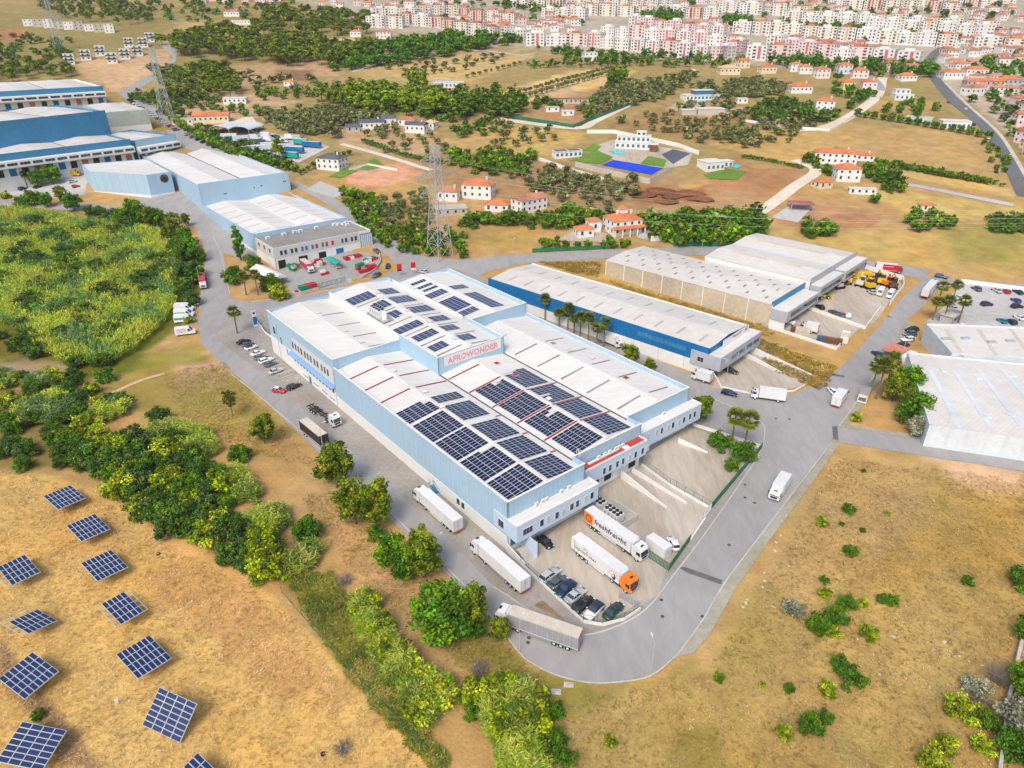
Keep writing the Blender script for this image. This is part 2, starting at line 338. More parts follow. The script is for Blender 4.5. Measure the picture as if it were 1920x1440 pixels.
# ------------------------------------------------------------------ the land
STRAW, TAN, ORANGE, OLIVE = (.60, .395, .145), (.43, .275, .12), (.50, .27, .115), (.27, .205, .05)
GREEN, DIRT, PALE, PINKISH = (.13, .15, .022), (.40, .27, .16), (.62, .46, .28), (.55, .36, .23)
GRASS, DARKG = (.19, .18, .035), (.055, .065, .015)
ZONES = [  # (outline in photo pixels, colour, softness px, strength)
    ([(-900, 330), (2900, 330), (2900, -60), (-900, -60)], (.31, .235, .10), 60, 1),
    ([(-900, 20), (800, 20), (640, 130), (300, 130), (0, 150), (-900, 150)], (.25, .205, .075), 25, 1),
    ([(-600, 880), (60, 885), (150, 910), (250, 960), (340, 1010), (420, 1060), (520, 1120), (640, 1250), (800, 1400), (900, 1500), (900, 1900), (-600, 1900)], STRAW, 14, 1),
    ([(260, 1050), (460, 1080), (560, 1190), (640, 1300), (520, 1330), (430, 1210), (300, 1150)], (.52, .29, .125), 45, .75),
    ([(330, 930), (420, 1060), (380, 1080), (250, 1000)], (.55, .32, .14), 25, .6),
    ([(0, 1200), (30, 1240), (120, 1350), (190, 1440), (120, 1440), (60, 1350), (0, 1270)], (.27, .17, .105), 12, .9),
    ([(60, 920), (200, 930), (240, 1050), (120, 1040)], (.58, .36, .14), 40, .6),
    ([(200, 680), (420, 640), (500, 760), (560, 830), (640, 900), (560, 920), (470, 830), (330, 800), (210, 760)], (.33, .25, .075), 22, 1),
    ([(300, 640), (420, 650), (440, 700), (330, 720)], PINKISH, 25, .8),
    ([(330, 640), (370, 640), (400, 680), (300, 690), (240, 690), (280, 660)], (.26, .235, .05), 16, .8),
    ([(480, 800), (560, 830), (600, 880), (600, 960), (520, 900)], (.42, .26, .12), 25, .8),
    ([(520, 900), (640, 910), (740, 1000), (860, 1120), (960, 1210), (1000, 1260), (820, 1280), (660, 1150), (560, 1010)], (.45, .29, .13), 25, 1),
    ([(600, 960), (690, 1000), (740, 1060), (760, 1120), (690, 1090)], (.50, .315, .155), 25, .9),
    ([(820, 1180), (950, 1190), (1010, 1250), (1130, 1300), (1300, 1240), (1290, 1330), (1100, 1360), (880, 1290)], (.27, .22, .055), 25, 1),
    ([(520, 1085), (620, 1070), (660, 1150), (700, 1230), (760, 1330), (840, 1420), (820, 1450), (720, 1350), (620, 1220)], (.22, .19, .045), 22, .9),
    ([(1330, 1240), (1420, 1090), (1570, 850), (1700, 840), (2200, 900), (2300, 1800), (1000, 1800), (1000, 1400), (1160, 1300)], (.40, .275, .105), 18, 1),
    ([(1400, 1050), (1570, 850), (1760, 850), (1700, 1000), (1560, 1130), (1450, 1180)], (.45, .305, .135), 35, .9),
    ([(1760, 920), (1920, 920), (1920, 1080), (1800, 1050), (1700, 1120), (1660, 1060)], (.42, .27, .08), 40, .7),
    ([(1560, 1100), (1800, 1100), (1850, 1300), (1640, 1400), (1500, 1250)], (.47, .33, .125), 60, .7),
    ([(1380, 1110), (1480, 1110), (1500, 1180), (1440, 1240), (1340, 1260)], (.37, .27, .085), 30, .6),
    ([(1100, 1330), (1350, 1280), (1480, 1360), (1400, 1500), (1050, 1500)], (.37, .265, .095), 45, .85),
    ([(1720, 855), (1920, 880), (1920, 930), (1800, 905)], (.62, .41, .26), 20, .9),
    ([(1260, 1360), (1340, 1360), (1370, 1440), (1250, 1460)], (.22, .19, .05), 25, .7),
    ([(1560, 1370), (1650, 1350), (1680, 1440), (1570, 1450)], (.33, .28, .10), 25, .6),
    ([(1580, 790), (1640, 790), (1740, 830), (1600, 800)], (.46, .29, .13), 10, 1),
    ([(1575, 795), (1640, 700), (1740, 760), (1735, 830)], (.47, .30, .13), 10, 1),
    ([(1330, 770), (1420, 790), (1420, 880), (1330, 800)], (.46, .29, .13), 8, 1),
    ([(1410, 630), (1570, 690), (1540, 740), (1430, 690)], (.44, .28, .06), 10, 1),
    ([(1010, 490), (1130, 490), (1430, 610), (1470, 640), (1410, 630), (1200, 560)], (.42, .29, .10), 8, 1),
    ([(-300, 370), (40, 375), (160, 410), (330, 420), (385, 470), (375, 560), (340, 610), (240, 690), (160, 720), (0, 720), (-300, 720)], (.13, .135, .022), 14, 1),
    ([(-200, 610), (110, 640), (90, 670), (-200, 670)], (.17, .14, .03), 16, .8),
    ([(-200, 670), (130, 680), (110, 710), (-200, 712)], (.33, .245, .15), 10, .9),
    ([(-200, 715), (200, 735), (230, 790), (160, 860), (60, 885), (-200, 880)], (.20, .155, .05), 18, .9),
    ([(150, 800), (260, 790), (300, 820), (220, 850)], (.45, .28, .13), 12, .9),
    ([(425, 470), (470, 490), (530, 550), (480, 560), (430, 545)], (.45, .29, .15), 6, 1),
    ([(0, 340), (100, 345), (110, 372), (0, 385)], (.46, .32, .17), 8, .9),
    ([(130, 110), (330, 90), (310, 130), (230, 170), (160, 150)], (.50, .34, .20), 14, .9),
    ([(180, 130), (300, 110), (240, 165), (200, 165)], (.52, .35, .21), 8, .9),
    ([(430, 130), (640, 105), (640, 140), (480, 160), (420, 180)], (.42, .28, .16), 12, 1),
    ([(520, 130), (590, 132), (580, 152), (510, 148)], (.20, .125, .075), 6, .9),
    ([(600, 150), (730, 150), (740, 180), (660, 160)], (.40, .28, .13), 10, .8),
    ([(330, 190), (450, 170), (560, 190), (520, 215), (350, 240)], (.46, .32, .19), 10, 1),
    ([(480, 200), (640, 200), (790, 230), (760, 250), (560, 250)], (.20, .17, .06), 14, 1),
    ([(620, 240), (800, 230), (830, 300), (640, 280)], (.44, .30, .17), 10, .9),
    ([(650, 325), (760, 300), (800, 325), (720, 350), (655, 345)], (.56, .30, .19), 5, 1),
    ([(800, 260), (1010, 240), (1100, 260), (1010, 290), (860, 280)], (.45, .30, .13), 10, 1),
    ([(900, 230), (1100, 250), (1010, 290), (950, 290)], (.46, .32, .12), 8, .9),
    ([(760, 290), (1010, 295), (1300, 330), (1180, 420), (820, 350)], (.33, .215, .11), 10, 1),
    ([(820, 410), (1050, 430), (1000, 470), (850, 470)], (.42, .27, .11), 8, 1),
    ([(860, 440), (1000, 440), (990, 460), (880, 465)], (.36, .26, .08), 6, .8),
    ([(640, 400), (820, 380), (830, 480), (700, 460)], (.38, .25, .11), 8, 1),
    ([(680, 108), (980, 95), (800, 160), (660, 140)], (.44, .32, .145), 10, 1),
    ([(780, 125), (1000, 100), (900, 150), (830, 165)], (.50, .36, .16), 8, .9),
    ([(900, 185), (1080, 130), (1190, 135), (1150, 155), (1010, 210)], (.56, .40, .19), 5, 1),
    ([(1010, 180), (1150, 165), (1250, 175), (1090, 235), (980, 220)], (.36, .22, .11), 8, 1),
    ([(1140, 230), (1320, 180), (1520, 235), (1480, 270), (1340, 275)], (.31, .20, .09), 8, 1),
    ([(1330, 270), (1480, 225), (1610, 240), (1560, 280), (1480, 310)], (.45, .30, .12), 8, 1),
    ([(1560, 230), (1860, 255), (1890, 350), (1640, 300), (1490, 305), (1545, 270)], (.42, .285, .125), 6, 1),
    ([(1640, 310), (1890, 350), (1900, 370), (1680, 330)], (.50, .35, .14), 5, 1),
    ([(1600, 350), (1920, 385), (1920, 420), (1700, 400)], (.48, .35, .13), 6, 1),
    ([(1440, 390), (1560, 390), (1660, 400), (1620, 440), (1480, 430)], (.38, .215, .115), 6, 1),
    ([(1500, 400), (1560, 380), (1570, 400), (1510, 425)], (.46, .25, .14), 5, 1),
    ([(1250, 360), (1500, 330), (1450, 400), (1330, 420), (1220, 400)], (.40, .25, .13), 10, 1),
    ([(1340, 300), (1500, 320), (1480, 365), (1400, 370), (1330, 350)], (.37, .205, .10), 8, 1),
    ([(1240, 425), (1600, 430), (1920, 440), (1920, 520), (1600, 490), (1400, 460)], (.46, .32, .12), 10, 1),
    ([(1760, 420), (1920, 410), (1920, 500), (1800, 490)], (.30, .26, .08), 16, .8),
    ([(1860, 130), (1920, 125), (1920, 150), (1850, 150)], (.38, .33, .05), 4, 1),
    ([(1640, 180), (1760, 190), (1740, 215), (1620, 215)], (.40, .28, .12), 6, 1),
    ([(340, 40), (500, 40), (470, 80), (300, 80)], (.44, .32, .15), 10, .9),
    ([(600, 0), (700, 15), (680, 40), (590, 30)], (.55, .42, .22), 8, .9),
    ([(600, 75), (670, 70), (665, 90), (560, 100)], (.55, .40, .30), 4, 1),
    ([(0, 55), (60, 55), (60, 75), (0, 75)], (.36, .17, .09), 8, 1),
    ([(1020, 160), (1080, 160), (1060, 200), (1000, 190)], (.46, .34, .21), 8, .7),
    ([(1190, 350), (1320, 352), (1335, 378), (1240, 384), (1195, 374)], (.30, .125, .055), 10, .95),
    ([(560, 0), (900, -40), (2000, -40), (2000, 120), (1760, 140), (1400, 120), (1100, 100), (930, 85), (690, 55)], (.40, .36, .30), 14, .85),
    ([(1740, 150), (1800, 125), (2000, 120), (2000, 300), (1900, 260), (1830, 200)], (.44, .38, .31), 8, .8),
    ([(1270, 190), (1400, 205), (1350, 225), (1250, 205)], (.50, .36, .24), 6, 1),
]
def vnoise(x, y, s):
    x, y = x / s, y / s
    return (np.sin(x * 1.7 + 1.3 * np.sin(y * 1.1)) + np.sin(y * 2.3 + 1.7 * np.sin(x * .9 + 2)) + np.sin((x + y) * 3.1 + 1.1 * np.sin(y * 2.7)) * .6 + np.sin((x - y) * 5.3) * .4) / 3
def project(X, Y, Z):
    dz = Z - CAMH; zc = Y * _c - dz * _s; yc = Y * _s + dz * _c; zc = np.maximum(zc, 5)
    return CX + FPX * X / zc, CY - FPX * yc / zc
def sdist(px, py, poly):
    """signed distance, positive inside"""
    n = len(poly); inside = np.zeros(px.shape, bool); d2 = np.full(px.shape, 1e18)
    for i in range(n):
        x0, y0 = poly[i]; x1, y1 = poly[(i + 1) % n]
        cond = (y0 > py) != (y1 > py)
        if y1 != y0: inside ^= cond & (px < (x1 - x0) * (py - y0) / (y1 - y0) + x0)
        ex, ey = x1 - x0, y1 - y0; t = np.clip(((px - x0) * ex + (py - y0) * ey) / (ex * ex + ey * ey + 1e-9), 0, 1)
        d2 = np.minimum(d2, (px - x0 - t * ex) ** 2 + (py - y0 - t * ey) ** 2)
    d = np.sqrt(d2); return np.where(inside, d, -d)
def land_colour(X, Y):
    Z = hgt(Y); px, py = project(X, Y, Z)
    jx = vnoise(X, Y, 9.0); jy = vnoise(Y + 31, X - 17, 7.0); j2 = vnoise(X + 5, Y, 2.2)
    col = np.empty(X.shape + (3,)); col[:] = TAN
    for poly, c, soft, k in ZONES:
        x0 = min(p[0] for p in poly) - soft * 2; x1 = max(p[0] for p in poly) + soft * 2
        y0 = min(p[1] for p in poly) - soft * 2; y1 = max(p[1] for p in poly) + soft * 2
        sel = (px > x0) & (px < x1) & (py > y0) & (py < y1)
        if not sel.any(): continue
        d = sdist(px[sel], py[sel], poly) + (jx[sel] + j2[sel] * .5) * soft * .7
        wgt = np.clip(.5 + d / soft, 0, 1) * k
        col[sel] = col[sel] * (1 - wgt[:, None]) + np.array(c) * wgt[:, None]
    big = 1 + .10 * vnoise(X, Y, 23.0) + .08 * vnoise(X + 40, Y, 5.0)
    warm = .06 * vnoise(Y, X + 9, 13.0)
    col = col * big[..., None]; col[..., 0] *= 1 + warm; col[..., 2] *= 1 - warm * 1.5
    lum = col.mean(-1, keepdims=True); return np.clip(lum + (col - lum) * 1.09, .008, 1)
def make_ground():
    nu, rows = 460, []
    Yv = [-150.0]
    while Yv[-1] < 3600: Yv.append(Yv[-1] + (14 if Yv[-1] < 30 else .9 if Yv[-1] < 330 else 1.6 if Yv[-1] < 560 else 4.0 if Yv[-1] < 1300 else 60))
    Yv = np.array(Yv); U = np.linspace(-1, 1, nu)
    Xw = 90 + np.maximum(Yv, 20) * 1.05
    X = U[None, :] * Xw[:, None]; Y = np.repeat(Yv[:, None], nu, 1); Z = hgt(Y)
    near = np.clip((Y - 60) / 40, 0, 1)
    Z = Z + .05 * vnoise(X, Y, 4.0) - .05
    co = np.stack([X, Y, Z], -1).reshape(-1, 3)
    nr = len(Yv); idx = np.arange(nr * nu).reshape(nr, nu)
    q = np.stack([idx[:-1, :-1], idx[:-1, 1:], idx[1:, 1:], idx[1:, :-1]], -1).reshape(-1, 4)
    me = np_mesh('ground', co, q); c = land_colour(X, Y).reshape(-1, 3)
    a = me.attributes.new('tint', 'FLOAT_COLOR', 'POINT'); a.data.foreach_set('color', np.c_[c, np.ones(len(c))].astype(np.float32).ravel())
    me.polygons.foreach_set('use_smooth', np.ones(len(q), bool))
    me.materials.append(attr_mat('ground', .97, bump=.32, bscale=1.6, var=.24, nscale=1.5))
    o = obj('ground', me); o['kind'] = 'structure'; return o
def np_mesh(name, co, quads):
    me = bpy.data.meshes.new(name); n, k = quads.shape
    me.vertices.add(len(co)); me.vertices.foreach_set('co', np.ascontiguousarray(co, np.float32).ravel())
    me.loops.add(n * k); me.loops.foreach_set('vertex_index', np.ascontiguousarray(quads, np.int32).ravel())
    me.polygons.add(n); me.polygons.foreach_set('loop_start', np.arange(0, n * k, k, dtype=np.int32))
    me.update(calc_edges=True); return me
make_ground()

# ------------------------------------------------------------------ roads, pavements, yards
ROAD = [(352, 400), (400, 440), (418, 475), (428, 520), (432, 560), (470, 567), (560, 556), (640, 540), (700, 530), (745, 505), (840, 515), (890, 508), (918, 528), (985, 566), (1100, 617), (1290, 700), (1340, 727), (1430, 741), (1490, 738), (1530, 720), (1578, 688), (1650, 610), (1690, 560), (1735, 519), (1960, 535), (1960, 552), (1800, 530), (1762, 540),
        (1730, 575), (1700, 600), (1660, 670), (1600, 760), (1573, 797), (1920, 852), (2300, 912), (2300, 945), (1920, 884), (1560, 828), (1500, 905), (1424, 1005), (1356, 1096), (1318, 1160), (1272, 1225),
        (1220, 1266), (1160, 1278), (1106, 1279), (1052, 1268), (1008, 1249), (976, 1225), (949, 1197), (915, 1153), (819, 1057), (727, 969), (600, 850), (520, 776), (470, 728), (418, 683), (378, 645), (372, 605), (374, 560), (383, 510), (385, 470), (370, 435)]
drape('road', [at(*p) for p in ROAD], M['asphalt'], .03)
drape('road', [at(*p) for p in [(745, 500), (728, 480), (700, 462), (690, 445), (655, 412), (600, 375), (545, 345), (556, 340), (620, 368), (690, 410), (745, 455), (790, 480), (860, 487), (960, 478), (1120, 470), (1300, 462), (1420, 462), (1595, 484), (1740, 505),
       (1740, 524), (1590, 500), (1400, 476), (1150, 484), (985, 493), (930, 506), (880, 522), (840, 525), (745, 530)]], M['asphalt'], .035)
# the estate ground under the warehouse and the strips between road and walls
drape('pavement', [at(*p) for p in [(412, 640), (440, 605), (478, 600), (496, 628), (640, 745), (956, 1036), (1052, 1182), (1095, 1170), (1190, 1135), (1265, 1072), (1330, 985), (1395, 890), (1330, 790),
       (1290, 740), (1180, 655), (1000, 570), (905, 520), (840, 500), (700, 540), (560, 570), (470, 585), (440, 590), (402, 632)]] , M['paver'], .05)
drape('pavement', [at(*p) for p in [(412, 640), (478, 690), (560, 760), (690, 872), (832, 1000), (925, 1100), (1000, 1148), (1040, 1180), (1095, 1190), (1160, 1172), (1212, 1140), (1180, 1120), (1060, 1170), (956, 1040), (640, 750), (490, 622), (440, 605)]], M['paver'], .045)
drape('yard', [site(*p) for p in [(.6, -3), (22.2, 1.5), (44.7, 6), (69, 8.5), (76, -11), (44.6, -17.8), (21, -24.3), (15, -27.6), (9.3, -27.4), (3, -25.8), (-.9, -23.2)]], M['concrete'], .08)
# pavement east of the bend
drape('pavement', [at(*p) for p in [(1266, 1233), (1318, 1163), (1356, 1098), (1426, 1005), (1502, 907), (1562, 830), (1574, 832), (1518, 912), (1441, 1016), (1378, 1105), (1334, 1185), (1300, 1225)]], M['weedy'], .10)
drape('pavement', [at(*p) for p in [(1570, 800), (1600, 762), (1660, 672), (1700, 602), (1712, 606), (1668, 690), (1604, 778), (1590, 797), (1920, 845), (1920, 853)]], M['weedy'], .10)
# dirt triangle in the pavement by the parking wall
drape('dirt_bed', [at(*p) for p in [(1001, 1136), (1017, 1126), (1060, 1163)]], mat('dirt_bed', (.33, .23, .12), .97, .25, 2), .09)
# north yards
drape('yard', [at(*p) for p in [(1352, 688), (1420, 645), (1527, 706), (1495, 727), (1420, 738), (1335, 727)]], M['concrete'], .05)
drape('yard', [at(*p) for p in [(1510, 578), (1600, 500), (1692, 532), (1640, 605), (1615, 612)]], M['concrete'], .05)
drape('yard', [at(*p) for p in [(1440, 612), (1510, 580), (1612, 615), (1572, 655)]], M['concrete'], .055)
drape('yard', [at(*p) for p in [(1770, 575), (1800, 530), (1960, 548), (1960, 620), (1840, 618), (1735, 605)]], M['concrete_grey'], .06)
drape('yard', [at(*p) for p in [(514, 500), (640, 468), (712, 478), (708, 510), (650, 535), (548, 552)]], M['asphalt'], .06)
drape('yard', [at(*p) for p in [(-60, 335), (60, 332), (140, 322), (165, 330), (160, 365), (100, 372), (-60, 360)]], M['concrete_grey'], .06)
drape('yard', [at(*p) for p in [(312, 245), (345, 240), (430, 290), (400, 300), (330, 270)]], M['asphalt'], .06)
drape('yard', [at(*p) for p in [(400, 255), (470, 240), (620, 275), (560, 305), (480, 285)]], M['concrete_grey'], .06)
drape('road', [at(*p) for p in [(220, 175), (245, 160), (290, 135), (325, 110), (300, 82), (312, 78), (332, 95), (330, 115), (300, 140), (255, 172), (330, 235), (315, 240)]], M['asphalt'], .07)
drape('road', [at(*p) for p in [(255, 372), (330, 360), (386, 383), (475, 468), (480, 482), (440, 482), (415, 472), (389, 447), (350, 404), (255, 390)]], M['asphalt'], .065)
drape('road', [at(*p) for p in [(60, 385), (150, 380), (250, 390), (352, 402), (365, 425), (250, 402), (140, 395), (0, 385), (0, 372)]], M['asphalt'], .05)
ribbon('road', [at(*p) for p in [(1300, 130), (1220, 175), (1120, 225), (1085, 240), (1000, 232), (930, 222)]], 7, M['track'], .12)
ribbon('road', [at(*p) for p in [(1360, 420), (1420, 400), (1490, 350), (1530, 320), (1490, 300)]], 7, M['track'], .12)
ribbon('road', [at(*p) for p in [(1540, 310), (1640, 335), (1750, 355), (1900, 385)]], 5.5, M['concrete_grey'], .14)
ribbon('road', [at(*p) for p in [(1655, 145), (1640, 185), (1560, 235), (1480, 245)]], 8, M['track'], .14)
ribbon('road', [at(*p) for p in [(1755, 150), (1790, 190), (1850, 240), (1885, 290), (1925, 370)]], 9, M['asphalt_dark'], .16)
ribbon('pavement', [at(*p) for p in [(1772, 155), (1812, 195), (1868, 245), (1900, 290), (1945, 370)]], 2.5, M['kerb'], .2)
ribbon('road', [at(*p) for p in [(1755, 150), (1745, 110), (1790, 80), (1860, 70)]], 9, M['asphalt_dark'], .16)
ribbon('road', [at(*p) for p in [(1655, 170), (1640, 150), (1620, 140)]], 7, M['asphalt'], .16)
ribbon('path', [at(*p) for p in [(640, 270), (720, 292), (810, 320)]], 4, M['track'], .12)
ribbon('path', [at(*p) for p in [(660, 135), (720, 118), (800, 100), (900, 95), (1000, 108)]], 5, M['concrete_grey'], .15)
ribbon('path', [at(*p) for p in [(175, 752), (215, 735), (260, 715), (310, 700)]], 1.6, mat('trodden', (.60, .43, .25), .97, .15, 1.0), .05)
# kerbs
def kerb(pts, w=.25, hh=.14, n=5): return ribbon('kerb', [at(*p) for p in pts], w, M['kerb'], hh, thick=hh, n=n)
kerb([(432, 700), (480, 738), (560, 806), (690, 922), (800, 1028), (880, 1108), (940, 1180), (975, 1226), (1008, 1250), (1052, 1269), (1106, 1280), (1160, 1279), (1220, 1267), (1270, 1228)])
kerb([(1270, 1228), (1318, 1162), (1356, 1097), (1425, 1005), (1501, 906), (1560, 830)])
kerb([(925, 1100), (1000, 1150), (1040, 1182), (1095, 1191), (1160, 1173), (1214, 1140), (1262, 1080), (1330, 990), (1425, 852)])
kerb([(432, 555), (424, 520), (414, 475), (400, 445)]); kerb([(1573, 799), (1600, 762), (1660, 672)]); kerb([(470, 566), (560, 555), (640, 540), (700, 530)])
kerb([(1330, 745), (1400, 775), (1432, 800), (1430, 840)])
# road patches and manholes
drape('tar_patch', [at(*p) for p in [(1272, 1064), (1284, 1063), (1355, 1088), (1352, 1096), (1290, 1075)]], mat('tar', (.15, .145, .14), .9, .2, 1), .036)
drape('tar_patch', [at(*p) for p in [(1560, 800), (1570, 799), (1572, 826), (1562, 824)]], MATS['tar'], .036)
drape('tar_patch', [at(*p) for p in [(1558, 700), (1583, 704), (1584, 708), (1560, 704)]], MATS['tar'], .036)
drape('tar_patch', [at(*p) for p in [(1662, 591), (1672, 594), (1676, 600), (1668, 598)]], MATS['tar'], .036)

for u in range(9): ribbon('bay_line', [site(-5.6, 128 - u * 3.1 + .2, 0), site(-1.2, 128 - u * 3.1 + .2, 0)], .12, M['frame'], .058, n=1)
# ------------------------------------------------------------------ shared building parts
def plane_b(px, py, b):
    r = ray(px, py); c0 = cam.location - O0; t = (b - c0.dot(LV)) / r.dot(LV); p = c0 + r * t; return p.dot(WV), p.z
def plane_a(px, py, a):
    r = ray(px, py); c0 = cam.location - O0; t = (a - c0.dot(WV)) / r.dot(WV); p = c0 + r * t; return p.dot(LV), p.z
_wm = {}
FACE = {'-y': 0.0, '+x': math.pi / 2, '+y': math.pi, '-x': -math.pi / 2}
def window(parent, x, y, z, w, h, face='-y', name='window', fm='frame', gm='glass', bars=0):
    """frame with its pane as a sub-part; (x, y, z) is the centre on the wall face"""
    k = (round(w, 2), round(h, 2), fm, gm, bars)
    if k not in _wm:
        f = MB().box(-w / 2, -.06, -h / 2, w / 2, .02, h / 2).mesh('window', M[fm])
        g = MB(); n = bars + 1; pw = (w - .12 - .06 * bars) / n
        for i in range(n): x0 = -w / 2 + .06 + i * (pw + .06); g.box(x0, -.09, -h / 2 + .06, x0 + pw, -.055, h / 2 - .06)
        _wm[k] = (f, g.mesh('pane', M[gm]))
    o = obj(name, _wm[k][0], parent, (x, y, z), FACE[face] if isinstance(face, str) else face); obj('pane', _wm[k][1], o); return o
_dm = {}
def door(parent, x, y, z0, w, h, face='-y', m='dark', name='dock_door'):
    k = (w, h, m)
    if k not in _dm: 
        mb = MB().box(-w / 2, -.05, 0, w / 2, .02, h)
        for i in range(1, int(h / .5)): mb.box(-w / 2 + .05, -.07, i * .5, w / 2 - .05, -.049, i * .5 + .05)
        _dm[k] = mb.mesh(name, M[m])
    return obj(name, _dm[k], parent, (x, y, z0), FACE[face] if isinstance(face, str) else face)
def wall(parent, a0, b0, a1, b1, z0, z1, m, t=.3, name='wall'):
    d = Vector((a1 - a0, b1 - b0, 0)); L_ = d.length; d.normalize(); n = Vector((-d.y, d.x, 0)) * t   # thickness to the left of the run
    p, q = Vector((a0, b0, 0)), Vector((a1, b1, 0)); up0, up1 = Vector((0, 0, z0)), Vector((0, 0, z1))
    return MB().hexa([p + up0, q + up0, q + n + up0, p + n + up0], [p + up1, q + up1, q + n + up1, p + n + up1]).build(name, M[m], parent)
def slab(parent, pts, t, m, name):
    mb = MB(); n = len(pts); lo = [(p[0], p[1], p[2] - t) for p in pts]
    mb.add(lo + list(pts), [tuple(range(n, 2 * n)), tuple(range(n - 1, -1, -1))] + [(i, (i + 1) % n, n + (i + 1) % n, n + i) for i in range(n)])
    return mb.build(name, M[m] if isinstance(m, str) else m, parent)
def ac_unit_mesh():
    mb = MB(); mb.cur = 0; mb.box(-.45, -.2, .1, .45, .2, .8).box(-.4, -.25, 0, -.3, .25, .1).box(.3, -.25, 0, .4, .25, .1)
    mb.cur = 1; mb.cyl((0, -.2, .45), (0, -.23, .45), .28, n=12); return mb.mesh('air_conditioner', [M['white_wall'], M['grey_panel']])
AC = ac_unit_mesh(); AC_N = [0]
def ac_unit(p, rz, label):
    o = obj('air_conditioner', AC, None, p, rz); return tag(o, label, 'air conditioner', 'rooftop air conditioners')

# ------------------------------------------------------------------ main warehouse
WH = thing('warehouse', 'large pale blue warehouse with AFROWONDER sign and solar panels across its white roofs', 'warehouse', O0, TH)
VA, VB = 21.9, 44.6; EB = 68.4
BAYS = dict(A=(0, 21.9, 10.9, .7, 78.7, 11.4, 12.9), B=(21.9, 44.6, 33.2, 4.5, 58.5, 11.3, 12.8), C=(44.6, 68.4, 56.3, 8.9, 76.5, 11.3, 12.8),
            A2=(0, 21.9, 10.9, 78.7, 126, 13.9, 15.1), B2=(21.9, 44.6, 33.2, 58.5, 125, 15.6, 17.0), C2=(44.6, 68.4, 56.3, 76.5, 122, 14.6, 16.0))
def zroof(v, a):
    a0, a1, r, b0, b1, zv, zr = BAYS[v]
    return zv + (zr - zv) * ((a - a0) / (r - a0) if a < r else (a1 - a) / (a1 - r))
for k, (a0, a1, r, b0, b1, zv, zr) in BAYS.items():
    for x0, x1, z0, z1 in ((a0, r, zv, zr), (r, a1, zr, zv)):
        # the sheets of each slope
        n = 3; e0, e1 = (b0 + .3, b1 - (.3 if k in ('A2', 'B2', 'C2') else 0))
        slab(WH, [(x0, e0, z0), (x1, e0, z1), (x1, e1, z1), (x0, e1, z0)], .12, 'white_roof', 'roof_slope')
    cap = MB().hexa([(r - .35, b0 + .3, zr - .04), (r + .35, b0 + .3, zr - .04), (r + .35, b1 - .2, zr - .04), (r - .35, b1 - .2, zr - .04)], [(r - .3, b0 + .3, zr + .05), (r + .3, b0 + .3, zr + .05), (r + .3, b1 - .2, zr + .05), (r - .3, b1 - .2, zr + .05)])
    cap.build('ridge_cap', M['white_roof'], WH)
for a, b0, b1, z in ((VA, 1.2, 58.2, 11.32), (VB, 9.2, 76.2, 11.25), (VA, 79, 124.5, 13.75), (VB, 77, 121, 15.0)):
    MB().box(a - .22, b0, z, a + .22, b1, z + .14).build('gutter', M['gutter'], WH)
# outside walls: pale blue cladding over a white base
wall(WH, 0, 78.7, 0, .7, 3.6, 12.7, 'blue_wall'); wall(WH, -.06, 78.7, -.06, 1.0, 0, 3.6, 'white_wall', name='wall_base')
wall(WH, 0, 126, 0, 78.72, 6.4, 15.1, 'blue_wall'); wall(WH, -.06, 126, -.06, 78.72, 0, 6.4, 'white_wall', name='wall_base')
wall(WH, 0, .7, VA, .7, 0, 12.72, 'blue_wall'); wall(WH, VA, .7, VA, 4.5, 0, 12.68, 'blue_wall')
wall(WH, VA + .3, 4.5, VB, 4.5, 0, 12.4, 'blue_wall'); wall(WH, VB, 4.5, VB, 8.9, 0, 12.36, 'blue_wall')
wall(WH, VB + .3, 8.9, EB, 8.9, 0, 12.5, 'blue_wall'); wall(WH, EB, 8.9, EB, 76.5, 5, 12.46, 'blue_wall'); wall(WH, EB + .05, 9.2, EB + .05, 122, 0, 5, 'white_wall', name='wall_base')
wall(WH, .3, 78.7, VA, 78.7, 10.5, 15.06, 'blue_wall'); wall(WH, VA - .35, 78.7, VA - .35, 58.2, 10.5, 16.85, 'blue_wall')
wall(WH, VA - .35, 58.2, VB, 58.2, 10.5, 16.82, 'blue_wall'); wall(WH, VB, 58.2, VB, 76.5, 10.5, 16.8, 'blue_wall')
wall(WH, VB + .3, 76.2, EB, 76.2, 10.5, 15.9, 'blue_wall'); wall(WH, EB, 76.2, EB, 122, 5, 15.86, 'blue_wall')
wall(WH, EB, 122, VB, 122, 0, 15.8, 'blue_wall'); wall(WH, VB, 125, VA, 125, 0, 16.78, 'blue_wall'); wall(WH, VA, 126, 0, 126, 0, 15.04, 'blue_wall')
wall(WH, VB, 122.3, VB, 125, 0, 16.7, 'blue_wall'); wall(WH, VA, 125.3, VA, 126, 0, 15, 'blue_wall')
wall(WH, VA - .36, 124.7, VA - .36, 79, 14.0, 16.7, 'white_wall', .2); wall(WH, VB + .1, 79, VB + .1, 121.7, 14.4, 16.7, 'white_wall', .2)
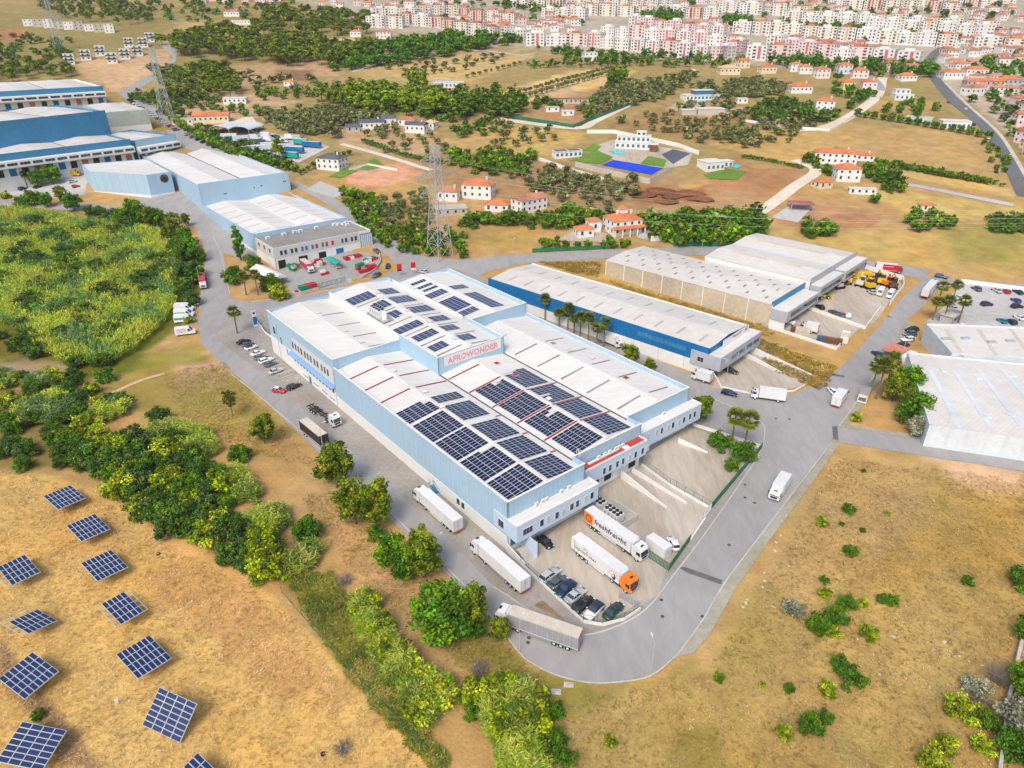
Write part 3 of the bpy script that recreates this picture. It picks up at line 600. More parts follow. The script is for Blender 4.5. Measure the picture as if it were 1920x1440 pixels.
# parapet copings
def coping(a0, b0, a1, b1, z, w=.5):
    d = Vector((a1 - a0, b1 - b0, 0)).normalized(); n = Vector((-d.y, d.x, 0)); c = n * .15
    MB().bar(Vector((a0, b0, z + .03)) + c, Vector((a1, b1, z + .03)) + c, w, .06).build('coping', M['white_wall'], WH)
for q in ((0, 78.6, 0, .6, 12.7), (0, 126, 0, 78.7, 15.1), (-.1, .7, VA, .7, 12.74), (VA + .4, 4.5, VB, 4.5, 12.42), (VB + .4, 8.9, EB, 8.9, 12.52), (EB, 8.9, EB, 75.9, 12.5), (.4, 78.7, VA - .6, 78.7, 15.08), (VA - .35, 78, VA - .35, 58.6, 16.88), (VA - .35, 58.2, VB, 58.2, 16.84), (VB, 58.6, VB, 76, 16.82), (VB + .4, 76.2, EB, 76.2, 15.92), (EB, 76.4, EB, 122, 15.88)):
    coping(*q)
# cladding seams down the long wall
for b in np.arange(8, 78, 7.0): MB().box(-.02, b - .03, 3.6, 0, b + .03, 12.6).build('seam', M['blue_panel'], WH)
# skylight strips
def strip(v, a0, a1, b, m, w=.62):
    pts = [(a0, b - w / 2, zroof(v, a0) + .06), (a1, b - w / 2, zroof(v, a1) + .06), (a1, b + w / 2, zroof(v, a1) + .06), (a0, b + w / 2, zroof(v, a0) + .06)]
    slab(WH, pts, .05, m, 'skylight_strip')
for b in (71.4, 63, 54.5): strip('A', .7, 10.1, b, 'red_strip'); strip('A', 11.7, 21.3, b - .4, 'red_strip')
strip('B', 22.4, 33.0, 54.6, 'red_strip'); strip('B', 22.4, 33.0, 44.9, 'red_strip')
for b in (34.9, 24.9, 14.9): strip('B', 22.4, 32.9, b, 'red_strip', .55); strip('B', 33.6, 44.1, b - .3, 'red_strip', .55)
for b in (9.95, 19.95, 30.4): strip('A', 19.9, 21.5, b, 'red_strip', .5)
for b in (55, 45, 35.1, 25, 14): strip('C', 46.3, 54.7, b, 'skylight'); strip('C', 57.7, 65.2, b - .4, 'skylight')
for b in (110.5, 99.8, 89.5, 80.3): strip('A2', 12.2, 19.7, b, 'skylight', .6)
for b in (108, 98, 88, 78.3, 69.5, 61.2): strip('B2', 23.2, 31.6, b, 'skylight'); strip('B2', 34.2, 41.5, b - 1.2, 'skylight', .6)
for b in (112.6, 99, 91): strip('C2', 46.5, 54, b, 'skylight_grey', .5)
# roof hatches
def hatch(v, a, b, m='grey_panel', s=1.5):
    z = zroof(v, a); mb = MB(); mb.box(a - s / 2, b - s / 2, z - .1, a + s / 2, b + s / 2, z + .3); mb.cur = 1; mb.box(a - s / 2 + .12, b - s / 2 + .12, z + .3, a + s / 2 - .12, b + s / 2 - .12, z + .36)
    mb.build('roof_hatch', [M['concrete_wall'], M[m]], WH)
for v, a, b, m in (('B', 37.5, 52.5, 'red'), ('B', 37, 43.6, 'red'), ('B', 35, 27.5, 'white_wall'), ('C', 51.5, 67, 'light_steel'), ('C', 58.5, 52, 'skylight'), ('C', 59, 45.5, 'tarp_tan'), ('C', 59, 23, 'rust'), ('C', 61, 38, 'light_steel'),
                   ('A2', 12, 113, 'light_steel'), ('A2', 11.8, 94.5, 'light_steel'), ('A2', 12, 84, 'light_steel'), ('B2', 33.4, 112, 'light_steel'), ('B2', 33, 92.6, 'light_steel'), ('B2', 33.4, 80.4, 'light_steel'), ('B2', 32.6, 65.5, 'light_steel'), ('A', 11.8, 66, 'white_wall'), ('A', 12, 50.5, 'white_wall'), ('A', 11, 41, 'white_wall'), ('B', 30.8, 43.5, 'white_wall')):
    hatch(v, a, b, m)
# overhanging office fronts
def office(a0, a1, b0, b1, z0, z1, m, roofm, wins, side=None):
    MB().box(a0, b0, z0, a1, b1, z1).build('office_front', M[m], WH)
    MB().box(a0 + .3, b0 + .3, z1 - .02, a1 - .3, b1 - .02, z1 + .05).build('office_roof', M[roofm], WH)
    MB().box(a0 - .05, b0 - .05, z1, a1 + .05, b0 + .3, z1 + .25).box(a0 - .05, b0 + .3, z1, a0 + .3, b1 - .02, z1 + .248).box(a1 - .3, b0 + .3, z1, a1 + .05, b1 - .02, z1 + .246).build('parapet', M['white_wall'], WH)
    for (px, py, w) in wins:
        a, z = plane_b(px, py, b0); window(WH, a, b0, min(max(z, z0 + 1.6), z1 - 1.2), w, 1.75 if w < 2 else 1.6, '-y', bars=2 if w > 2 else 0, gm='glass' if random.random() < .5 else 'sage')
c3 = lambda u, v: (700 + u * .27083, 800 + v * .27083); c2 = lambda u, v: (860 + u * .27083, 560 + v * .27083)
office(-.2, 23.2, -2.5, .7, 4.2, 8.4, 'blue_panel', 'white_roof', [(*c3(1068, 718), 2.6)] + [(*c3(x, y), 1.05) for x, y in ((1165, 665), (1210, 640), (1270, 612), (1315, 587), (1372, 553), (1412, 531), (1470, 500), (1512, 475))])
MB().box(-.22, .7, 4.4, .28, 5.2, 8.4).build('office_return', M['blue_panel'], WH)
window(WH, -.22, 2.6, 6.2, 1.9, 1.9, '-x', bars=1)
office(23.3, 44.2, 2.0, 4.5, 5.0, 9.0, 'blue_panel', 'red_roof', [(*c2(x, y), .95) for x, y in ((1005, 1215), (1045, 1193), (1095, 1165), (1135, 1145), (1183, 1118), (1222, 1095), (1270, 1070), (1308, 1052))])
office(45.2, 70.2, 5.6, 8.9, 3.6, 8.2, 'blue_panel', 'white_roof', [(*c2(x, y), .95) for x, y in ((1310, 955), (1370, 925), (1405, 912), (1448, 893), (1482, 875), (1524, 857), (1558, 838), (1600, 815), (1632, 800))])
# grey duct, hatch panel and ladder cage on the red office roof
MB().box(26, 3.4, 9.05, 36, 4.0, 9.35).build('roof_duct', M['light_steel'], WH); MB().box(37, 2.4, 9.05, 38.6, 3.6, 9.3).build('roof_duct', M['white_wall'], WH)
lc = MB()
for dx in (0, .7): lc.bar((22.6 + dx, 4.3, 12.4), (22.6 + dx, 4.3, 14.3), .07)
for i in range(6): lc.bar((22.6, 4.3, 12.6 + i * .32), (23.3, 4.3, 12.6 + i * .32), .05); lc.bar((22.6, 3.5, 12.6 + i * .32), (23.3, 3.5, 12.6 + i * .32), .05)
for dx in (0, .7): lc.bar((22.6 + dx, 3.5, 12.4), (22.6 + dx, 3.5, 14.3), .05)
lc.build('ladder_cage', M['white_wall'], WH)
# docks below the offices
wall(WH, .3, .45, VA, .45, 0, 4.1, 'white_wall', .2, 'dock_wall'); wall(WH, VA + .6, 4.2, VB, 4.2, 0, 4.9, 'white_wall', .2, 'dock_wall'); wall(WH, VB + .6, 8.6, EB, 8.6, 0, 3.5, 'white_wall', .2, 'dock_wall')
for i, a in enumerate(np.linspace(4, 20.3, 6)): door(WH, a, .44, 1.1, 2.2, 2.8, '-y', 'dark' if i % 2 else 'steel_blue')
for i, a in enumerate(np.linspace(25, 42, 5)): door(WH, a, 4.19, 1.1, 2.4, 3.2, '-y', 'dark' if i % 3 else 'white_wall')
for i, a in enumerate(np.linspace(48, 66, 5)): door(WH, a, 8.59, .9, 2.4, 2.5, '-y', 'dark' if i % 2 == 0 else 'steel_blue')
# entrance stairs at the near corner with side walls and ramp canopy
st = MB()
for i in range(7): st.box(.8, -4.2 + i * .38, 0, 3.1, -1.2, .17 * (i + 1))
st.build('stairs', M['concrete_grey'], WH)
MB().box(3.15, -5.0, 0, 3.35, .4, 4.15).build('stair_wall', M['blue_panel'], WH)
door(WH, 1.4, -.06 + .5, 1.2, 1.8, 2.4, '-y', 'glass_blue')
# long-wall details
for u, v in ((592, 548), (625, 575)):
    b, z = plane_a(*c3(u, v), 0); window(WH, -.07, b, 2.3, 1.2, 1.7, '-x')
door(WH, -.07, 50.6, 0, 2.2, 2.9, '-x', 'white_wall', 'door'); door(WH, -.07, 30.5, 0, 1.1, 2.2, '-x', 'blue_panel', 'door')
esc = MB()
for i in range(8): esc.box(-1.3, 26.5 + i * .28, .18 * i, -.1, 26.8 + i * .28, .18 * i + .06)
for x in (-1.3, -.15): esc.bar((x, 26.4, 1), (x, 28.9, 2.5), .06); esc.bar((x, 26.4, 0), (x, 26.4, 1), .06); esc.bar((x, 28.9, 1.4), (x, 28.9, 2.5), .06)
esc.build('side_stairs', M['steel_blue'], WH)
for b, z in ((14.2, 10.1), (62, 10.2), (104, 13.0)): MB().bar((-.02, b, z), (-1.4, b, z + .25), .06).box(-1.75, b - .12, z + .18, -1.3, b + .12, z + .3).build('wall_lamp', M['metal'], WH)
# office strip of the rear block: grey panel, two rows of windows and a blue canopy
c6 = lambda u, v: (400 + u * .16667, 560 + v * .16667)
MB().box(-.09, 79.2, 7.0, 0, 107.5, 11.9).build('window_panel', M['grey_panel'] if False else mat('pale_grey', (.60, .60, .60), .7, .05), WH)
MB().hexa([(-1.3, 78.9, 5.9), (-.1, 78.9, 6.3), (-.1, 109.5, 6.3), (-1.3, 109.5, 5.9)], [(-1.3, 78.9, 6.1), (-.1, 78.9, 6.6), (-.1, 109.5, 6.6), (-1.3, 109.5, 6.1)]).build('canopy', mat('canopy_blue', (.20, .36, .62), .6, .05), WH)
for u, v in ((873, 545), (905, 570), (940, 602), (972, 630), (1003, 650), (1045, 685), (1077, 710), (1110, 735), (1152, 768), (1185, 795), (1232, 825), (1265, 848), (1300, 880)):
    b, z = plane_a(*c6(u, v), 0); b = min(b, 106.9); window(WH, -.1, b, 9.6, 1.0, 2.2, '-x', fm='grey_panel')
for i in range(13): window(WH, -.07, 80.6 + i * 2.2, 4.6, 1.0, 1.3, '-x', fm='steel_blue')
for b in (82, 87, 93, 100.5): MB().box(-.1, b - 1.8, 1.2, -.05, b + 1.8, 1.5).build('low_window', M['steel_blue'], WH)
door(WH, -.07, 97, 0, 1.6, 2.5, '-x', 'steel_blue', 'door')
for b, z, w, h in ((121.5, 9.6, 1.6, 2.6), (116.5, 7.6, .8, 2.6), (112.5, 5.2, .7, 2.2)): window(WH, -.1, b, z, w, h, '-x')
for b in (119.3, 78.8): MB().cyl((-.12, b, 0), (-.12, b, 12), .08, n=6).build('downpipe', M['grey_panel'], WH)
# sign
MB().box(23.6, 58.12, 13.5, 43.4, 58.19, 16.55).build('sign_panel', M['white_wall'], WH)
def fit_text(name, txt, m, parent, p0, width, height, xd, yd, off=0.0, ex=.01, lift=0.0, shear=0.0):
    cu = bpy.data.curves.new(name, 'FONT'); cu.body = txt; cu.size = 1.0; cu.extrude = ex; cu.resolution_u = 3; cu.offset = off; cu.shear = shear; cu.space_character = 1.08
    tmp = bpy.data.objects.new('tmp', cu); COL.objects.link(tmp)
    me = bpy.data.meshes.new_from_object(tmp.evaluated_get(bpy.context.evaluated_depsgraph_get())); bpy.data.objects.remove(tmp)
    me.name = name; me.materials.clear(); me.materials.append(m)
    co = np.empty(len(me.vertices) * 3, np.float32); me.vertices.foreach_get('co', co); co = co.reshape(-1, 3)
    lo, hi = co.min(0), co.max(0); co[:, 0] = (co[:, 0] - lo[0]) / (hi[0] - lo[0]) * width; co[:, 1] = (co[:, 1] - lo[1]) / (hi[1] - lo[1]) * height
    x, y = np.array(xd, float), np.array(yd, float); z = np.cross(x, y)
    P_ = np.array(p0)[None] + co[:, :1] * x + co[:, 1:2] * y + (co[:, 2:3] + lift) * z
    me.vertices.foreach_set('co', P_.astype(np.float32).ravel()); me.update()
    return obj(name, me, parent)
fit_text('sign_lettering', 'AFROWONDER', M['pink'], WH, (24.6, 58.12, 13.85), 17.8, 2.05, (1, 0, 0), (0, 0, 1), .035, .012, .01)
fit_text('sign_lettering', 'AFROWONDER', M['pink_line'], WH, (24.68, 58.12, 13.93), 17.64, 1.89, (1, 0, 0), (0, 0, 1), -.028, .012, .022)

# ------------------------------------------------------------------ roof solar arrays
_pm = {}
def pv_module(w, d, blue=False):
    k = (round(w, 2), round(d, 2), blue)
    if k not in _pm:
        mb = MB(); mb.cur = 0; mb.box(-w / 2, -d / 2, 0, w / 2, d / 2, .045); mb.cur = 1
        g = .045; mb.add([(-w / 2 + g, -d / 2 + g, .05), (w / 2 - g, -d / 2 + g, .05), (w / 2 - g, d / 2 - g, .05), (-w / 2 + g, d / 2 - g, .05)], [(0, 1, 2, 3)])
        _pm[k] = mb.mesh('solar_panel', [M['pv_frame'], M['pv2' if blue else 'pv']])
    return _pm[k]
def solar_array(v, a0, a1, b0, b1, na, nb, label, miss=(), blue=False, tilt=0.0):
    am, bm_ = (a0 + a1) / 2, (b0 + b1) / 2
    z0, z1 = zroof(v, a0), zroof(v, a1); ang = math.atan2(z1 - z0, a1 - a0)
    t = thing('solar_array', label, 'solar array', site(am, bm_, (z0 + z1) / 2 + .12), 0, 'rooftop solar arrays')
    t.rotation_euler = (Matrix.Rotation(TH, 3, 'Z') @ Matrix.Rotation(-ang, 3, 'Y')).to_euler()
    W_ = (a1 - a0) / math.cos(ang) / na; D_ = (b1 - b0) / nb; me = pv_module(W_ - .02, D_ - .02, blue)
    for i in range(na):
        for j in range(nb):
            if (i, j) in miss: continue
            obj('solar_panel', me, t, ((i + .5) * W_ - na * W_ / 2, (j + .5) * D_ - nb * D_ / 2, 0))
    r = MB()
    for j in range(nb): r.box(-na * W_ / 2, (j + .35) * D_ - nb * D_ / 2, -.1, na * W_ / 2, (j + .42) * D_ - nb * D_ / 2, -.005)
    r.build('mounting_rails', M['metal'], t)
    return t
ORD = ['first', 'second', 'third', 'fourth', 'fifth', 'sixth']
for i, (b0, b1) in enumerate(((1.4, 9.6), (10.4, 19.6), (20.4, 29.6), (30.2, 39.4), (40.6, 47.2))):
    solar_array('A', 1.4, 10.3, b0, b1, 5, 9 if i < 4 else 7, ORD[i] + ' solar array from the docks on the outer slope of the near roof', miss=((3, 8), (4, 8)) if i == 1 else ((4, 6), (4, 5)) if i == 4 else ())
for i, (b0, b1) in enumerate(((1.4, 9.4), (10.5, 19.4), (20.4, 29.4), (32.1, 41), (43, 47))):
    solar_array('A', 11.5, 19.6, b0, b1, 5, (8, 9, 9, 9, 4)[i], ORD[i] + ' solar array from the docks on the inner slope of the near roof')
for i, (b0, b1) in enumerate(((5.6, 14.1), (15.3, 24.2), (25.3, 34.3), (35.3, 44.3))):
    solar_array('B', 23.8, 32.5, b0, b1, 5, 9, ORD[i] + ' solar array from the red office roof on the middle roof, sign-facing slope', miss=((4, 6), (4, 7), (3, 6)) if i == 1 else ((3, 8), (4, 8), (3, 7)) if i == 3 else ())
for i, (b0, b1) in enumerate(((5.7, 14.1), (15.2, 24.1), (25.2, 34.2), (35.7, 46.5))):
    solar_array('B', 34.1, 42.3, b0, b1, 5, (8, 9, 9, 11)[i], ORD[i] + ' solar array from the red office roof on the middle roof, far slope', miss=((0, 4), (1, 4)) if i == 2 else ((0, 9), (0, 10), (1, 10), (1, 9), (2, 10)) if i == 3 else ())
for i, (a0, a1, b0, b1, na, nb) in enumerate(((23.9, 29.1, 63.4, 67.5, 3, 4), (24, 31.4, 72, 76.2, 4, 4), (22.6, 31.5, 80.4, 84.6, 5, 4), (27.4, 30.8, 90.7, 96, 2, 5), (27.5, 31.9, 100.2, 106, 3, 5), (23, 31.8, 110, 116.2, 5, 6))):
    solar_array('B2', a0, a1, b0, b1, na, nb, ORD[i] + ' solar array behind the AFROWONDER sign, near slope', blue=True, miss=((1, 0),) if i == 3 else ())
for i, (a0, a1, b0, b1, na, nb) in enumerate(((33.2, 38.3, 62.6, 67, 3, 4), (33.3, 38.6, 71.4, 75.6, 3, 4), (34.9, 40.8, 79.6, 84.2, 3, 4), (33.3, 41.4, 89.3, 95, 5, 5), (33.4, 41.4, 100, 105.9, 5, 6), (34.8, 40.6, 109.6, 115.5, 3, 5))):
    solar_array('B2', a0, a1, b0, b1, na, nb, ORD[i] + ' solar array behind the AFROWONDER sign, far slope', blue=True)
for i, (a0, a1, b0, b1, na, nb) in enumerate(((46, 53.2, 81.5, 85.2, 4, 4), (45.8, 53.6, 86.4, 96.6, 5, 8), (46.8, 54.2, 100.7, 105, 5, 4), (48.6, 54.4, 107.2, 109, 5, 1), (48.6, 54.4, 110.5, 112.4, 5, 1), (48.8, 54.6, 115, 117.2, 5, 1))):
    solar_array('C2', a0, a1, b0, b1, na, nb, ORD[i] + ' solar array from the front on the rear roof beside the blue shed, near slope', blue=True)
solar_array('C2', 56.6, 62, 79.8, 95.8, 3, 12, 'long solar array on the far slope of the rear roof', blue=True)
solar_array('C2', 56.9, 63.1, 101, 105, 4, 3, 'small solar array at the back of the far rear slope', blue=True)
# rooftop chiller with its tank on a platform
CH = thing('rooftop_chiller', 'white rooftop chiller with fan row and round tank on a steel platform', 'chiller', site(24.6, 95.2, zroof('B2', 24.6) + .1), TH)
pf = MB().box(-1.9, -5.2, .35, 1.9, 5.2, .5)
for x in (-1.7, 1.7):
    for y in (-5, -1.7, 1.7, 5): pf.box(x - .08, y - .08, -.5, x + .08, y + .08, .35)
pf.build('platform', M['metal'], CH)
MB().box(-1.2, -1.4, .5, 1.2, 4.6, 2.7).build('body', M['white_wall'], CH)
for i in range(4):
    for x in (-.58, .58): MB().cyl((x, -.7 + i * 1.5, 2.7), (x, -.7 + i * 1.5, 2.95), .5, n=12).build('fan', M['dark'], CH)
for i in range(4): MB().box(-1.23, -1.1 + i * 1.5, .8, -1.2, -.1 + i * 1.5, 2.3).build('grille', M['grey_panel'], CH)
MB().cyl((0, -3, .5), (0, -3, 2.7), .85, n=16).cyl((0, -3, 2.7), (0, -3, 2.95), .85, .3, n=16).build('tank', M['white_wall'], CH)
for i, (a, b, z) in enumerate(((7.5, .3, 8.5), (9.2, .3, 8.5), (10.2, .3, 8.5), (14.6, .3, 8.5), (16.8, .3, 8.5))): ac_unit(site(a, b, z), TH, ORD[i] + ' air conditioner from the corner on the near white office roof')
for i, a in enumerate((29.5, 31.6, 33.2, 35.2, 36.4, 37.6)): ac_unit(site(a, 3.9, 9.06), TH, ORD[i] + ' air conditioner along the red office roof')
ac_unit(site(58, 8.4, 8.26), TH, 'air conditioner on the far white office roof')
# yard chillers in their walled pen
def yard_chiller(a, b, label, n):
    t = thing('chiller', label, 'chiller', site(a, b, .1), TH, 'chillers in the walled pen')
    MB().box(-1.1, -n * .55, .2, 1.1, n * .55, 2.3).build('body', M['truck_white'], t)
    MB().box(-1.1, -n * .55, 0, -.9, n * .55, .2).box(.9, -n * .55, 0, 1.1, n * .55, .2).build('skid', M['dark'], t)
    for i in range(n):
        for x in (-.52, .52): MB().cyl((x, (i - n / 2 + .5) * 1.08, 2.3), (x, (i - n / 2 + .5) * 1.08, 2.5), .44, n=14).build('fan', M['dark'], t)
        MB().add([(-1.115, (i - n / 2 + .2) * 1.08, .5), (-1.115, (i - n / 2 + .8) * 1.08, .5), (-1.115, (i - n / 2 + .5) * 1.08, 1.9)], [(0, 1, 2)]).build('grille', M['dark'], t)
    return t
yard_chiller(24.9, -1.2, 'white yard chiller with fans, nearer the building wall', 3); yard_chiller(24.9, -6.0, 'long white yard chiller with two rows of fans in the pen', 4)
PEN = thing('pen_wall', 'pale concrete walled pen round the yard chillers', 'wall', site(23, -10, 0), TH)
MB().box(0, 0, 0, .2, 12.3, 2.0).box(.2, 0, 0, 5.2, .2, 2.0).box(5.2, 0, 0, 5.4, 7.5, 2.0).build('wall', M['concrete_grey'], PEN)
MB().box(-.9, 3.6, 0, 0, 5.6, .9).box(-.9, 6.9, 0, 0, 8.9, .9).build('plinth', M['white_wall'], PEN)
# ------------------------------------------------------------------ neighbouring warehouses
def pr(px, py, z): return onz(px, py, z)
BW = thing('warehouse', 'long white-roofed warehouse with deep blue side wall behind the palm row', 'warehouse', s2(98, 24), TH + R(8.3))
# local frame: x across (W), y along (L)
bw_a, bw_l, bz, bzr = 25.5, 95, 9.3, 10.2
def gable(parent, x0, x1, y0, y1, zv, zr, m, t=.15, ov=.0, name='roof_slope'):
    r = (x0 + x1) / 2
    slab(parent, [(x0 - ov, y0 - ov, zv), (r, y0 - ov, zr), (r, y1 + ov, zr), (x0 - ov, y1 + ov, zv)], t, m, name)
    slab(parent, [(r, y0 - ov, zr), (x1 + ov, y0 - ov, zv), (x1 + ov, y1 + ov, zv), (r, y1 + ov, zr)], t, m, name)
def zg(x, x0, x1, zv, zr): r = (x0 + x1) / 2; return zv + (zr - zv) * (1 - abs(x - r) / (r - x0))
def on_gable(parent, g, xa, xb, ya, yb, m, name='skylight_strip', up=.05):
    slab(parent, [(xa, ya, zg(xa, *g) + up), (xb, ya, zg(xb, *g) + up), (xb, yb, zg(xb, *g) + up), (xa, yb, zg(xa, *g) + up)], .04, m, name)
wall(BW, 0, bw_l, 0, 0, 4.2, bz + .1, 'deep_blue'); wall(BW, -.08, bw_l, -.08, 0, -3, 4.2, 'white_wall', name='wall_base')
wall(BW, 0, 0, bw_a, 0, -2, bz + .1, 'deep_blue'); wall(BW, bw_a, 0, bw_a, bw_l, -2, bz + .08, 'white_wall'); wall(BW, bw_a, bw_l, 0, bw_l, -2, bz + .1, 'deep_blue')
gable(BW, .3, bw_a - .3, .3, bw_l - .3, bz - .2, bzr, 'cream_roof')
G_ = (.3, bw_a - .3, bz - .2, bzr)
for i in range(11):
    y = 5 + i * 8.2; on_gable(BW, G_, 3.2, 8.6, y, y + .9, 'skylight_grey')
    if i % 1 == 0: on_gable(BW, G_, 15.5, 20.5, y + 3.5, y + 4.3, 'skylight_grey')
for y in (14, 36, 58, 76): on_gable(BW, G_, 10.6, 11.8, y, y + 1.2, 'light_steel', 'roof_hatch', .2)
MB().box(-.1, 8, 6.1, -.02, 26, 7.7).build('vent_band', M['steel_blue'], BW)
for b in (22, 45, 68): MB().bar((-.02, b, 8), (-1.2, b, 8.2), .07).box(-1.6, b - .12, 8.15, -1.1, b + .12, 8.27).build('wall_lamp', M['metal'], BW)
for b in np.arange(8, 95, 9.5): MB().box(-.12, b, -2, -.07, b + .12, 4.2).build('seam', M['concrete_grey'], BW)
MB().box(-.3, -4.2, 3.0, 27.5, -.02, 7.6).build('office_front', M['grey_panel'], BW); MB().box(-.1, -4.0, 7.6, 27.3, -.02, 7.68).build('office_roof', M['white_roof'], BW)
MB().box(-.3, -.02, 2.6, -.1, 6, 7.6).build('office_return', M['grey_panel'], BW)
for i in range(4): window(BW, 9 + i * 5, -4.2, 5.4, 4.4, 1.6, '-y', fm='grey_panel', gm='glass_blue', bars=2)
window(BW, -.3, 2.5, 5.2, 2.2, 1.6, '-x', bars=1)
fit_text('logo_lettering', 'W', M['white_wall'], BW, (2.6, -4.22, 4.6), 2.2, 1.5, (1, 0, 0), (0, 0, 1), 0, .01, .01)
MB().box(6.5, -1.0, 7.68, 24, -.9, 10.3).build('sign_panel', mat('clear_sign', (.75, .77, .80), .4, .04), BW)
fit_text('sign_lettering', 'Megaprint', M['red'], BW, (13, -1.02, 8.9), 6, 1.0, (1, 0, 0), (0, 0, 1), .01, .01, .01)
fit_text('sign_lettering', 'AB', M['red'], BW, (21, -1.02, 8.8), 2, 1.2, (1, 0, 0), (0, 0, 1), .03, .01, .01)
wall(BW, 0, -.2, 26, -.2, -2, 3.0, 'white_wall', .1, 'dock_wall')
for a in (10, 15, 20): door(BW, a, -.2, .9, 2.6, 2.2, '-y', 'dark')
door(BW, 1.5, -.22, .2, 1.4, 2.4, '-y', 'glass_blue', 'door')
# dock ramp walls, and low yard walls of that warehouse
def lowwall(name, label, pts, hh, t, m, cat='wall', group=None, posts=None):
    P_ = [Vector(p) for p in pts]; o = thing(name, label, cat, P_[0], 0, group); mb = MB()
    for i in range(len(P_) - 1):
        p, q = P_[i] - P_[0], P_[i + 1] - P_[0]; d = (q - p); d.z = 0; d.normalize(); n = Vector((-d.y, d.x, 0)) * t / 2
        h0 = hh[i] if hasattr(hh, '__len__') else hh; h1_ = hh[i + 1] if hasattr(hh, '__len__') else hh
        dn = Vector((0, 0, .6)); mb.hexa([p - n - dn, q - n - dn, q + n - dn, p + n - dn], [p - n + Vector((0, 0, h0)), q - n + Vector((0, 0, h1_)), q + n + Vector((0, 0, h1_)), p + n + Vector((0, 0, h0))])
    mb.build('wall_run', M[m], o); return o
lowwall('dock_wall', 'tapering white dock wall in the yard of the deep blue warehouse', [at(1394, 668), at(1465, 700)], [1.6, .5], .5, 'white_wall')
lowwall('dock_wall', 'long white sloping retaining wall beside the dry verge', [at(1406, 660), at(1528, 709)], [2.2, .7], .5, 'white_wall')
lowwall('yard_wall', 'low white wall along the road edge of the deep blue warehouse yard', [at(1336, 706), at(1352, 727), at(1420, 741), at(1490, 733), at(1526, 712)], [1.6, .6, .4, .4, .4], .3, 'white_wall')
# beige precast warehouse and its taller neighbour
BE = thing('warehouse', 'precast beige concrete warehouse with white roof full of small skylights', 'warehouse', s2(146.6, 33.4), TH + R(7.6))
wall(BE, 0, 73, 0, 0, -3, 8.4, 'beige')
for i in range(9): MB().box(-.1, i * 9.1 - .18, -2, -.01, i * 9.1 + .18, 8.6).build('pillar', M['white_wall'], BE)
for i in range(8): MB().box(-.05, i * 9.1 + .3, -2, -.02, i * 9.1 + 8.8, 8.2).build('concrete_panel', M['beige'], BE)
wall(BE, 0, 0, 27.5, 0, -2, 8.6, 'steel_blue'); wall(BE, 27.5, 0, 27.5, 73, -2, 8.5, 'beige'); wall(BE, 27.5, 73, 0, 73, -2, 8.5, 'beige')
gable(BE, -.2, 27.7, .3, 73.2, 8.5, 9.5, 'cream_roof'); GE = (-.2, 27.7, 8.5, 9.5); wall(BE, -.2, -.05, 27.7, -.05, 8.4, 9.6, 'steel_blue')
for i in range(9):
    for k, x in enumerate((3.5, 8.2, 12.2, 17, 22)):
        on_gable(BE, GE, x, x + 2.2, 4 + i * 7.6 + (k % 2) * 3.5, 4.9 + i * 7.6 + (k % 2) * 3.5, 'skylight')
for y in (18, 40, 60): on_gable(BE, GE, 13, 14.4, y, y + 1.5, 'light_steel', 'roof_hatch', .25)
MB().box(-.4, -6, 3.4, 27, -.02, 7.2).build('office_front', M['grey_panel'], BE); MB().box(-.1, -5.7, 7.2, 26.8, -.02, 7.3).build('office_roof', M['white_roof'], BE)
MB().box(3, -6.05, 4.6, 26, -5.98, 6.2).build('window_band', M['glass'], BE); MB().box(0, -5.4, -1, .4, 0, 3.4).build('stair_block', M['white_wall'], BE)
for a in (8, 14, 20): door(BE, a, -.05, .9, 3, 2.6, '-y', 'dark')
BE2 = thing('warehouse', 'taller white-roofed warehouse with long ridge lights beside the digger yard', 'warehouse', s2(174.9, 40.5), TH + R(7.6))
wall(BE2, -.6, 40, -.6, -5, -2, 9.3, 'white_wall'); wall(BE2, -.6, -5, 47, -5, -2, 10.6, 'grey_panel'); wall(BE2, 47, -5, 47, 40, -2, 9.4, 'cream'); wall(BE2, 47, 40, -.6, 40, -2, 9.4, 'cream')
for x0, x1 in ((0, 23.5), (23.5, 47)):
    gable(BE2, x0, x1, -4.7, 40, 9.4, 10.5, 'cream_roof'); on_gable(BE2, (x0, x1, 9.4, 10.5), x0 + 9.5, x0 + 11.5, 4, 34, 'tarp_tan', 'ridge_light', .06)
MB().box(-.5, -9, 4.2, 22, -5.02, 8.0).build('office_front', M['grey_panel'], BE2); MB().box(23, -9.5, 4.2, 47, -5.02, 8.4).build('office_front', M['grey_panel'], BE2)
MB().box(-.2, -8.8, 8, 21.8, -5.02, 8.1).box(23.2, -9.3, 8.4, 46.8, -5.02, 8.5).build('office_roof', M['white_roof'], BE2)
MB().box(1, -9.06, 5.2, 21, -8.98, 6.6).box(24, -9.56, 5.2, 46, -9.48, 6.8).build('window_band', M['glass'], BE2)
for a in (6, 13, 28, 36): door(BE2, a, -5.05, .2, 4, 3.8, '-y', 'dark')
